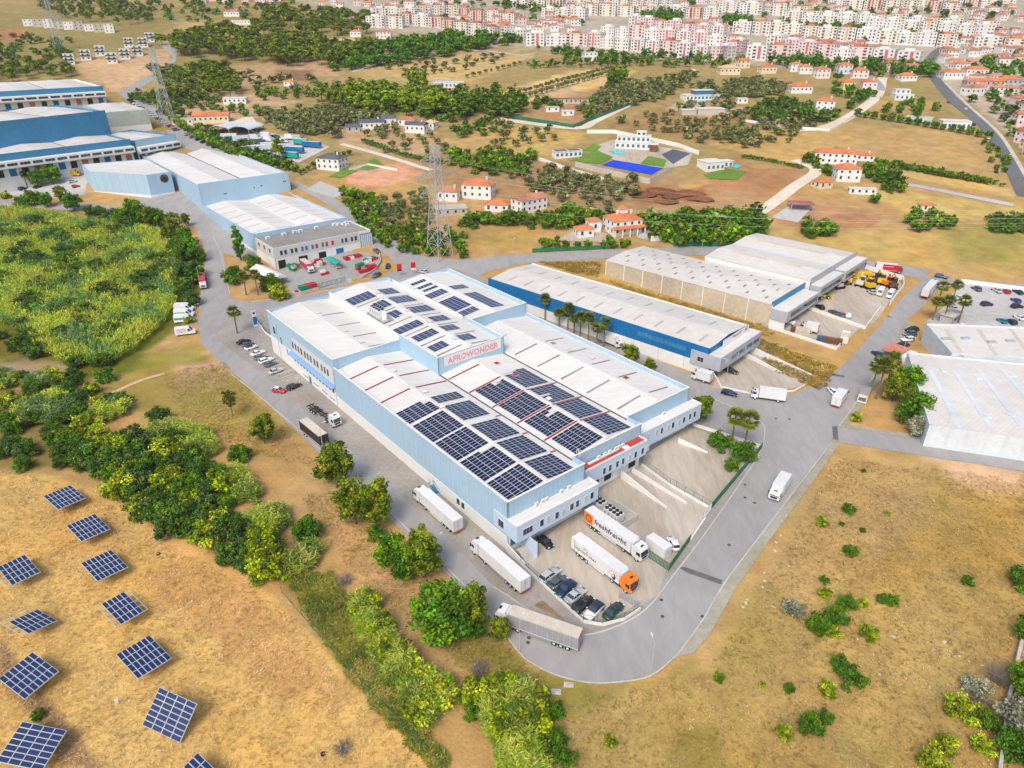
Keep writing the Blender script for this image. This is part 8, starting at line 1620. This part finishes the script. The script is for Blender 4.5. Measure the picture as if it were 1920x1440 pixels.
grove('far_pine', [(300, 85), (420, 60), (520, 68), (700, 100), (640, 132), (560, 128), (430, 112), (330, 108)], 105, 8, 11, 16, 'umbrella pine in the long wood above the sheds', None, 1.4); grove('far_pine', [(275, 142), (420, 132), (450, 175), (420, 200), (330, 190)], 55, 8, 9, 13, 'pine in the wood behind the far pylon', None, 1.35); grove('far_pine', [(495, 25), (690, 34), (690, 66), (560, 72), (480, 60)], 60, 9, 11, 16, 'dark pine in the ridge wood at the top', None, 1.4); grove('far_pine', [(-40, 135), (130, 120), (140, 150), (-40, 158)], 30, 7, 8, 12, 'yellow-green pine in the belt behind the farthest shed', None, 1.3); grove('far_pine', [(80, 15), (290, 10), (280, 48), (210, 52), (90, 30)], 36, 10, 9, 14, 'pine in the clump on the upper left slope')
grove('far_poplar', [(600, 190), (720, 182), (830, 195), (860, 222), (760, 222), (640, 208)], 62, 5, 11, 16, 'bright green poplar in the wood behind the farmhouse', None, 1.4); grove('far_tall', [(800, 195), (960, 190), (990, 215), (940, 228), (830, 225)], 34, 7, 11, 16, 'dark broad tree in the wood right of the poplars', None, 1.15); row('far_poplar', [(770, 168), (800, 172)], 6, 16, 19, 'tall poplar in the cluster above the wood', 'tall poplar cluster'); grove('far_dark', [(620, 110), (760, 80), (900, 68), (980, 80), (820, 110), (700, 130), (620, 135)], 85, 7, 8, 13, 'garden tree in the wood round the pink mansion', None, 1.25)
grove('far_round', [(470, 170), (700, 165), (760, 180), (600, 182), (480, 190)], 30, 7, 4, 6.5, 'scrub tree in the strip above the poplars'); grove('far_round', [(640, 360), (720, 380), (700, 450), (660, 420)], 16, 5, 5, 7, 'green shrub in the plot right of the pale blue roofs'); grove('far_round', [(1200, 430), (1350, 420), (1410, 445), (1400, 462), (1270, 462)], 34, 5, 6, 10, 'garden tree in the belt behind the beige warehouse'); grove('far_round', [(1010, 455), (1180, 450), (1180, 466), (1010, 470)], 22, 4, 3, 5.5, 'hedge shrub in the garden of the orange villa'); grove('far_round', [(870, 400), (960, 395), (1130, 408), (1100, 432), (880, 425)], 30, 5, 5, 8, 'garden tree in the gardens round the white houses'); grove('far_round', [(690, 440), (860, 440), (870, 485), (770, 480), (720, 465)], 24, 6, 4, 7, 'shrub in the plot round the tall pylon')
grove('far_round', [(845, 290), (1000, 300), (960, 325), (860, 320)], 26, 5, 5, 7.5, 'green thicket tree in the hollow right of the pylon'); row('far_dark', [(680, 268), (760, 295), (830, 310)], 22, 3, 4.5, 'hedge shrub in the line along the pale path', 'path hedge shrubs'); row('far_dark', [(560, 330), (620, 300), (660, 290)], 12, 3, 5, 'hedge tree in the line beside the truck yard', 'truck yard hedge'); row('far_round', [(320, 225), (380, 265), (430, 290), (520, 310), (560, 325)], 26, 4, 6.5, 'hedge tree in the line between parking and truck yard', 'parking hedge'); tree('far_poplar', 525, 300, 14, 'tall dark conifer standing alone in the truck yard', None, 1.2)
grove('far_dark', [(1560, 150), (1650, 170), (1640, 190), (1560, 185)], 16, 6, 6, 9, 'dark tree in the villa gardens by the lane'); 
grove('far_round', [(1500, 305), (1560, 290), (1640, 310), (1660, 345), (1600, 340), (1550, 330)], 24, 5, 4, 7, 'garden tree in the gardens round the track fork houses'); grove('far_round', [(1620, 350), (1690, 360), (1640, 385), (1610, 375)], 12, 5, 4, 6, 'shrub in the allotments'); row('far_dark', [(1390, 296), (1450, 305), (1508, 318)], 20, 2.2, 3.2, 'clipped hedge shrub in the line behind the flat villa', 'clipped hedge'); row('far_round', [(1640, 305), (1760, 330), (1850, 345)], 26, 2.5, 4.5, 'hedge shrub in the line across the lower slope', 'lower slope hedge'); grove('far_round', [(1690, 405), (1790, 415), (1790, 435), (1700, 435)], 10, 5, 5, 7, 'dark tree in the corner of the fenced paddock'); grove('far_round', [(1500, 425), (1560, 430), (1555, 450), (1510, 450)], 8, 4, 5, 7, 'green shrub in the clump behind the tall white shed'); grove('far_round', [(1840, 260), (1890, 300), (1880, 330), (1850, 300)], 12, 5, 3, 5, 'yellow-green shrub in the verge of the dark road'); grove('far_round', [(1640, 215), (1720, 190), (1760, 210), (1700, 225)], 12, 6, 5, 7, 'tree in the gardens beside the tennis court')
grove('far_round', [(1000, 190), (1120, 190), (1110, 225), (1020, 222)], 20, 6, 4, 6, 'tree in the scrapyard plot'); grove('far_dark', [(1040, 100), (1130, 98), (1120, 125), (1050, 120)], 18, 7, 5, 8, 'tree in the gardens at the end of the olive rows'); grove('far_round', [(1180, 140), (1135, 160), (1150, 170)], 4, 5, 10, 13, 'tall cypress-like tree in the corner of the tan field')
grove('far_round', [(400, 195), (440, 200), (520, 212), (470, 222), (400, 215)], 12, 6, 4, 5.5, 'small garden tree in the yard of the flat bungalow'); grove('far_dark', [(240, 185), (330, 205), (330, 230), (280, 200)], 14, 5, 4, 7, 'shrub in the slope beside the parked row')
mass('town_trees', 'distant trees and hedges between the town blocks and village gardens', [('dark', [(1440, 50), (1620, 58), (1600, 72), (1450, 66)], 40, 6, 7, 11), ('dark', [(1190, 28), (1280, 30), (1270, 50), (1200, 48)], 30, 7, 8, 13), ('dark', [(1360, 38), (1410, 42), (1400, 58), (1360, 55)], 16, 7, 8, 12), ('dark', [(930, 0), (1060, 14), (1050, 28), (940, 14)], 40, 8, 7, 11), ('dark', [(1330, 112), (1400, 118), (1390, 134), (1100, 120), (1000, 92), (1150, 105)], 60, 6, 5, 9), ('dark', [(1600, 122), (1740, 130), (1760, 150), (1640, 144), (1480, 132), (1440, 118)], 70, 6, 6, 11), ('round', [(1390, 190), (1470, 195), (1560, 215), (1620, 185), (1560, 232), (1420, 228)], 60, 5, 4, 7), ('dark', [(1820, 120), (1940, 100), (1940, 160), (1870, 160)], 40, 7, 5, 9), ('round', [(590, 4), (1000, 0), (1100, 50), (840, 50)], 50, 14, 5, 8), ('round', [(1250, 2), (1900, 2), (1900, 70), (1450, 40)], 90, 14, 5, 9), ('round', [(1750, 130), (1900, 130), (1980, 300), (1900, 260)], 40, 9, 4, 7), ('dark', [(1560, 62), (1800, 74), (1790, 88), (1600, 82)], 24, 8, 7, 11)])
def lines(a, b, c_, d, n, m, gap=4.6):
    L = lambda p, q, t: (p[0] + (q[0] - p[0]) * t, p[1] + (q[1] - p[1]) * t); out = []
    for i in range(n): p, q = L(a, d, (i + .5) / n), L(b, c_, (i + .5) / n); out.append(('olive', [p, q, (q[0], q[1] + .9), (p[0], p[1] + .9)], m, gap, 3.4, 4.8))
    return out
mass('orchard_rows', 'long planted rows of grey-green olives on the far slopes', lines((1150, 172), (1300, 142), (1240, 190), (1075, 224), 7, 26) + lines((1300, 170), (1420, 152), (1490, 176), (1345, 192), 6, 24) + lines((500, 214), (660, 206), (800, 246), (560, 252), 7, 30) + lines((1345, 262), (1480, 228), (1530, 240), (1400, 288), 5, 16) + lines((690, 120), (980, 100), (900, 130), (760, 150), 4, 20, 7) + lines((950, 300), (1050, 320), (1180, 375), (1010, 365), 4, 14, 6))
mass('far_scrub', 'scrub, hedges and tree belts over the fields of the middle distance', [('round', [(-60, 60), (140, 80), (130, 112), (-60, 118)], 60, 6, 4, 7), ('round', [(60, 0), (560, 0), (500, 52), (90, 30)], 90, 11, 4, 8), ('pine', [(310, 82), (700, 98), (650, 130), (420, 116)], 80, 7, 9, 14), ('pine', [(60, 10), (300, 8), (290, 45), (120, 40)], 30, 9, 8, 12), ('olive', [(430, 140), (640, 150), (780, 176), (640, 190), (480, 172)], 50, 7, 4, 6), ('olive', [(470, 212), (660, 205), (820, 245), (660, 262), (540, 252)], 90, 4.5, 4, 6), ('round', [(640, 180), (980, 190), (1000, 224), (700, 222)], 20, 9, 6, 10), ('round', [(860, 290), (1000, 300), (980, 330), (900, 330), (840, 310)], 20, 7, 3, 5), ('round', [(660, 400), (860, 360), (880, 470), (720, 460)], 30, 7, 3, 5), ('olive', [(1000, 320), (1200, 345), (1200, 380), (1010, 372)], 20, 7, 4, 6), ('round', [(870, 395), (1140, 405), (1180, 432), (880, 430)], 36, 5, 3, 6), ('olive', [(1140, 165), (1310, 138), (1270, 178), (1060, 226)], 60, 5, 4, 6), ('olive', [(1290, 165), (1430, 150), (1500, 175), (1400, 192)], 50, 5, 4, 5.5), ('olive', [(1150, 232), (1330, 190), (1500, 230), (1340, 275)], 40, 6, 3.5, 5.5), ('round', [(1000, 195), (1120, 190), (1110, 228), (1010, 225)], 24, 5, 4, 6), ('dark', [(640, 100), (760, 78), (980, 78), (820, 112), (640, 135)], 50, 6, 8, 13), ('round', [(1190, 425), (1420, 415), (1420, 450), (1260, 460)], 50, 5, 5, 9), ('round', [(1500, 300), (1670, 310), (1690, 350), (1560, 340)], 40, 5, 3.5, 6.5), ('dark', [(1660, 306), (1880, 346), (1880, 352), (1660, 314)], 60, 3, 2.5, 4), ('round', [(1850, 410), (1960, 410), (1960, 440), (1860, 438)], 40, 3, 3, 4.5), ('round', [(800, 225), (960, 228), (1000, 250), (860, 258)], 16, 8, 4, 6), ('dark', [(300, 215), (345, 215), (560, 318), (520, 322)], 50, 4, 3.5, 6), ('dark', [(980, 120), (1190, 112), (1180, 124), (1000, 130)], 40, 6, 3, 6), ('round', [(230, 180), (330, 170), (460, 200), (340, 212)], 40, 6, 3, 6)])
for k, p, q, l in (('white', (1020, 34), (1100, 40), 'white block among the red roofs'), ('pink', (1180, 52), (1360, 72), 'pink block in the third terrace'), ('white', (1620, 56), (1860, 72), 'white flats in the middle white row'), ('white', (1500, 50), (1600, 56), 'white flats beside the wooded strip'), ('cream', (1620, 6), (1900, 16), 'pale slab along the top right edge'), ('white', (700, 36), (860, 30), 'white block above the left red roofs')): terrace(k, p, q, l, 'blocks: ' + l)

hz = MB().box(-2600, -160, -3, 2600, 1750, 175).build('haze', None); hz.data.materials.clear(); hm = bpy.data.materials.new('haze'); hm.use_nodes = True; hn = hm.node_tree; hn.nodes.remove(hn.nodes['Principled BSDF']); pv_ = hn.nodes.new('ShaderNodeVolumePrincipled'); pv_.inputs['Density'].default_value = 0.00008; pv_.inputs['Color'].default_value = (.93, .95, 1, 1); pv_.inputs['Anisotropy'].default_value = .3
hn.links.new(pv_.outputs[0], hn.nodes['Material Output'].inputs['Volume']); hz.data.materials.append(hm); hz['kind'] = 'stuff'; hz['label'] = 'thin pale haze over the whole valley'
# ------------------------------------------------------------------ stacks, crates and machines in the yards
def crate_mesh(m):
    mb = MB().box(-.6, -.5, 0, .6, .5, .1)
    for z in (.14, .38, .62): mb.box(-.6, -.5, z, .6, -.46, z + .16).box(-.6, .46, z, .6, .5, z + .16).box(-.6, -.46, z, -.56, .46, z + .16).box(.56, -.46, z, .6, .46, z + .16)
    for x in (-.57, .57):
        for y in (-.47, .47): mb.box(x - .05, y - .05, 0, x + .05, y + .05, .8)
    return mb.mesh('crate', M[m])
CR = {m: crate_mesh(m) for m in ('red', 'green', 'tarp_tan', 'white_wall', 'rust', 'deep_blue', 'yellow')}
def stack(px, py, nx, ny, nz, mats, az, label, group, s=1.5):
    p = at(px, py); rz = R(az); u = Vector((math.cos(rz), math.sin(rz), 0)); v_ = Vector((-u.y, u.x, 0))
    for i in range(nx):
        for j in range(ny):
            for k in range(nz - (1 if random.random() < .3 and nz > 1 else 0)):
                o = obj('crate', CR[random.choice(mats)], None, p + u * i * 1.25 * s + v_ * j * 1.05 * s + Vector((0, 0, k * .82 * s + .05)), rz + random.uniform(-.04, .04)); o.scale = (s, s, s); tag(o, label, 'crate', group)
stack(678, 512, 4, 1, 2, ['red', 'green'], 40, 'red or green plastic crate in the curved stack by the crate yard wall', 'crates by the curved wall', 1.6); stack(672, 506, 3, 1, 2, ['red', 'green', 'white_wall'], 55, 'red or green plastic crate in the curved stack by the crate yard wall', 'crates by the curved wall', 1.6); stack(692, 492, 3, 2, 1, ['white_wall', 'green', 'red'], 55, 'pale and red crate beside the glass stair tower', 'crates by the stair tower', 1.6)
stack(552, 508, 2, 3, 2, ['green', 'tarp_tan', 'red'], 60, 'crate stacked left of the dock lorry', 'crates left of the dock lorry', 1.5); stack(600, 500, 2, 3, 2, ['red', 'white_wall'], 60, 'crate stacked right of the dock lorry', 'crates right of the dock lorry', 1.5); stack(652, 488, 4, 2, 1, ['red', 'red', 'white_wall'], 40, 'red crate in front of the blue dock door', 'crates before the blue door', 1.6); stack(548, 552, 3, 1, 1, ['white_wall', 'red'], 40, 'crate near the tent in the crate yard corner', 'crates near the tent', 1.4); stack(606, 516, 2, 1, 2, ['red', 'white_wall'], 40, 'red and white crate beside the lorry cab', 'crates beside the lorry cab', 1.4); stack(655, 528, 4, 1, 1, ['deep_blue', 'yellow', 'white_wall'], 40, 'blue or yellow crate along the yard gate', 'crates along the yard gate', 1.3)
for (px, py, m, l) in ((572, 545, 'green', 'green skip container at the crate yard fence'), (583, 542, 'red', 'red skip container at the crate yard fence')):
    t = thing('skip', l, 'skip', at(px, py), TH); MB().hexa([(-2, -1.1, .2), (2, -1.1, .2), (2, 1.1, .2), (-2, 1.1, .2)], [(-2.4, -1.2, 2.2), (2.4, -1.2, 2.2), (2.4, 1.2, 2.2), (-2.4, 1.2, 2.2)]).build('tub', M[m], t); MB().box(-2.5, -1.3, 2.2, 2.5, -1.15, 2.32).box(-2.5, 1.15, 2.2, 2.5, 1.3, 2.32).build('rim', M[m], t)
bar_gate('long green barred gate of the crate yard', at(596, 542), at(648, 527), 2.2, 'green_metal', 22); lowwall('yard_wall', 'curved low concrete wall round the crate yard', [at(*p) for p in ((650, 530), (680, 522), (704, 508), (714, 492), (712, 478))], 1.1, .35, 'concrete_wall'); lowwall('yard_wall', 'low concrete wall beside the dry island', [at(*p) for p in ((532, 556), (565, 552), (598, 543))], 1.1, .35, 'concrete_wall')
tn = thing('tent', 'long white gabled tent roof beside the grey office', 'tent', at(505, 523), TH - math.pi / 2 + .1); gable(tn, -9, 9, -3.4, 3.4, 2.6, 2.6, 'white_roof') if False else None
mb = MB().add([(-10, -3.4, 2.7), (10, -3.4, 2.7), (10, 0, 4.2), (-10, 0, 4.2), (10, 3.4, 2.7), (-10, 3.4, 2.7)], [(0, 1, 2, 3), (3, 2, 4, 5)]); mb.build('tent_roof', M['white_wall'], tn); MB().add([(-10, -3.4, 2.7), (-10, 3.4, 2.7), (-10, 0, 4.2)], [(0, 1, 2)]).add([(10, -3.4, 2.7), (10, 3.4, 2.7), (10, 0, 4.2)], [(0, 1, 2)]).build('gable_end', M['white_wall'], tn)
for x in (-9.8, -3.3, 3.3, 9.8):
    for y in (-3.3, 3.3): MB().box(x - .08, y - .08, -.3, x + .08, y + .08, 2.7).build('pole', M['metal'], tn)
aw = thing('awning', 'turquoise fabric awning over the sorting tables', 'awning', at(628, 500), TH - math.pi / 2); MB().add([(-5, -2, 2.6), (5, -2, 2.6), (5, 0, 3.5), (-5, 0, 3.5), (5, 2, 2.6), (-5, 2, 2.6)], [(0, 1, 2, 3), (3, 2, 4, 5)]).build('fabric', M['teal'], aw)
for x in (-4.8, 4.8):
    for y in (-1.9, 1.9): MB().box(x - .07, y - .07, -.2, x + .07, y + .07, 2.6).build('pole', M['metal'], aw)
for x in (-3, 0, 3): MB().box(x - 1, -.8, .5, x + 1, .8, .9).build('table', M['tarp_tan'], aw)
for i, (px, py) in enumerate(((750, 518), (776, 515))):
    t = thing('flag_sign', ('red petrol sign board, left of two behind the rear roof', 'red sign board, right of two behind the rear roof')[i], 'sign', at(px, py), .3); MB().box(-.06, -.06, 0, .06, .06, 5).build('pole', M['metal'], t); MB().box(-1, -.08, 3, 1, .08, 5.4).build('board', M['red'], t); MB().box(-.9, -.1, 2.2, .9, .1, 2.95).build('lower_board', M['navy_print'] if i == 0 else M['white_wall'], t)
# truck and container yard beyond the pale blue roofs
k_ = 0
for px, py, ln, m, az, l in ((430, 262, 10, 'white_wall', 10, 'white trailer nearest the arched barn'), (452, 266, 10, 'light_steel', 25, 'pale trailer slanted beside the white one'), (470, 285, 12, 'tarp_grey', 35, 'grey trailer in the slanted row'), (492, 284, 12, 'light_steel', 35, 'silver trailer in the slanted row'), (508, 278, 12, 'white_wall', 35, 'white trailer left of the dark conifer'), (553, 287, 13, 'deep_blue', -18, 'long blue trailer by the path hedge'), (585, 277, 13, 'deep_blue', -18, 'second long blue trailer behind the first'), (545, 297, 11, 'teal', -18, 'teal trailer half hidden by the hedge'), (420, 268, 9, 'deep_blue', 10, 'blue container by the barn posts'), (565, 272, 10, 'teal', -18, 'green container at the back of the truck yard')):
    t = thing('parked_trailer', l, 'trailer', at(px, py), R(az), 'trailers in the truck yard'); MB().box(-ln / 2, -1.25, 1, ln / 2, 1.25, 3.9).build('box_body', M[m], t); MB().box(-ln / 2 + .1, -1.15, 3.9, ln / 2 - .1, 1.15, 3.95).build('roof', M['light_steel'], t); MB().box(-ln / 2, -1.0, .1, -ln / 2 + 3, 1.0, .98).build('wheels', M['rubber'], t)
for i, (px, py, c_, az) in enumerate(((500, 258, 'white', 20), (516, 262, 'green', 30), (530, 268, 'white', 10), (545, 262, 'white', -10), (478, 262, 'white', 30), (488, 270, 'slate', 30), (505, 266, 'white', -15), (560, 264, 'silver', 0))):
    t = rigid((ORD + ['seventh', 'eighth'])[i] + ' small lorry in the jumbled truck yard', at(px, py), R(az), M['paint_' + c_], M['paint_' + c_], W_, 7.0); t['group'] = 'lorries in the truck yard'
# machines in the digger yard
def digger(px, py, az, m, label, sc=1.0, arm=True):
    t = thing('excavator', label, 'excavator', at(px, py), R(az)); t.scale = (sc * 1.35,) * 3
    for s in (-1, 1): MB().box(-1.6, s * .9 - .25, 0, 1.6, s * .9 + .25, .7).build('track', M['rubber'], t)
    MB().box(-1.5, -1.1, .8, .6, 1.1, 1.9).build('body', M[m], t); MB().box(-.3, -1.05, 1.9, 1.0, 0, 3.0).build('cab', M['glass'], t); MB().box(-.35, -1.1, 3.0, 1.05, .05, 3.12).build('cab_roof', M[m], t)
    if arm: MB().bar((.6, .5, 1.5), (2.6, .5, 3.4), .3).bar((2.6, .5, 3.4), (3.9, .5, 1.6), .24).build('arm', M[m], t); MB().box(3.5, .1, .7, 4.2, .9, 1.6).build('bucket', M['rust'], t)
    return t
for q in ((1612, 536, 50, 'tarp_tan', 'pale excavator in the middle of the digger yard'), (1638, 530, 30, 'rust', 'rusty excavator by the digger yard wall'), (1650, 532, 70, 'yellow', 'ochre excavator second along the digger yard wall'), (1662, 536, 20, 'orange', 'orange excavator third along the digger yard wall'), (1672, 540, 80, 'rust', 'rusty excavator at the corner of the digger yard'), (1572, 540, 20, 'tarp_tan', 'pale excavator under the office overhang')): digger(*q)
ld = thing('wheel_loader', 'bright yellow wheel loader in the digger yard', 'loader', at(1544, 560), R(10))
MB().box(-2.2, -.9, .9, .2, .9, 1.9).build('engine_cover', M['yellow'], ld); MB().box(-.2, -.7, 1.6, 1.0, .7, 3.0).build('cab', M['glass'], ld); MB().box(-.3, -.8, 3.0, 1.1, .8, 3.15).build('cab_roof', M['yellow'], ld); MB().bar((.8, -.6, 1.4), (2.6, -.6, .8), .25).bar((.8, .6, 1.4), (2.6, .6, .8), .25).build('arm', M['yellow'], ld); MB().hexa([(2.5, -1.3, .1), (3.5, -1.3, .1), (3.5, 1.3, .1), (2.5, 1.3, .1)], [(2.5, -1.3, 1.2), (2.9, -1.3, 1.2), (2.9, 1.3, 1.2), (2.5, 1.3, 1.2)]).build('bucket', M['yellow'], ld)
for x in (-1.5, 1.4):
    for s in (-1, 1): o = obj('wheel', TWHEEL, ld, (x, s * .95, .7)); o.scale = (1.4, 1.3, 1.4); obj('rim', TRIM, o)
yc = thing('site_cabin', 'yellow steel work platform cabin at the back of the digger yard', 'cabin', at(1608, 522), R(-12)); MB().box(-5, -1.3, .3, 5, 1.3, 2.9).build('frame', M['yellow'], yc)
for x in (-3, 2.6): MB().box(x - .8, -1.36, 1.0, x + .8, -1.3, 2.2).build('opening', M['dark'], yc); 
MB().box(-4.8, -1.1, 2.9, 4.8, 1.1, 3.0).build('deck', M['yellow'], yc)
stack(1486, 622, 4, 1, 2, ['rust', 'tarp_tan'], -25, 'rusty pallet crate along the scrap yard wall, left heap', 'scrap crates, left heap', 1.3); stack(1535, 640, 5, 1, 2, ['rust', 'rust', 'deep_blue'], -25, 'rusty pallet crate along the scrap yard wall, right heap', 'scrap crates, right heap', 1.3)
sk_ = thing('skip', 'white open container full of rubble in the scrap yard', 'skip', at(1583, 638), R(60)); MB().box(-3.2, -1.3, .1, 3.2, -1.15, 2.4).box(-3.2, 1.15, .1, 3.2, 1.3, 2.4).box(-3.2, -1.15, .1, -3.05, 1.15, 2.4).box(3.05, -1.15, .1, 3.2, 1.15, 2.4).build('tub', W_, sk_); MB().box(-3.05, -1.15, .1, 3.05, 1.15, 1.9).build('rubble', M['tarp_tan'], sk_)

stack(1622, 532, 3, 1, 1, ['yellow', 'rust'], 20, 'yellow or rusty box among the diggers', 'boxes among the diggers', 1.6); stack(1680, 530, 1, 3, 1, ['tarp_tan', 'white_wall'], 60, 'pale box in the corner of the digger yard', 'boxes in the digger yard corner', 1.5)
for q in ((1628, 541, 110, 'yellow', 'yellow excavator facing the white vans'), (1590, 531, 60, 'yellow', 'yellow excavator beside the work platform')): digger(*q)
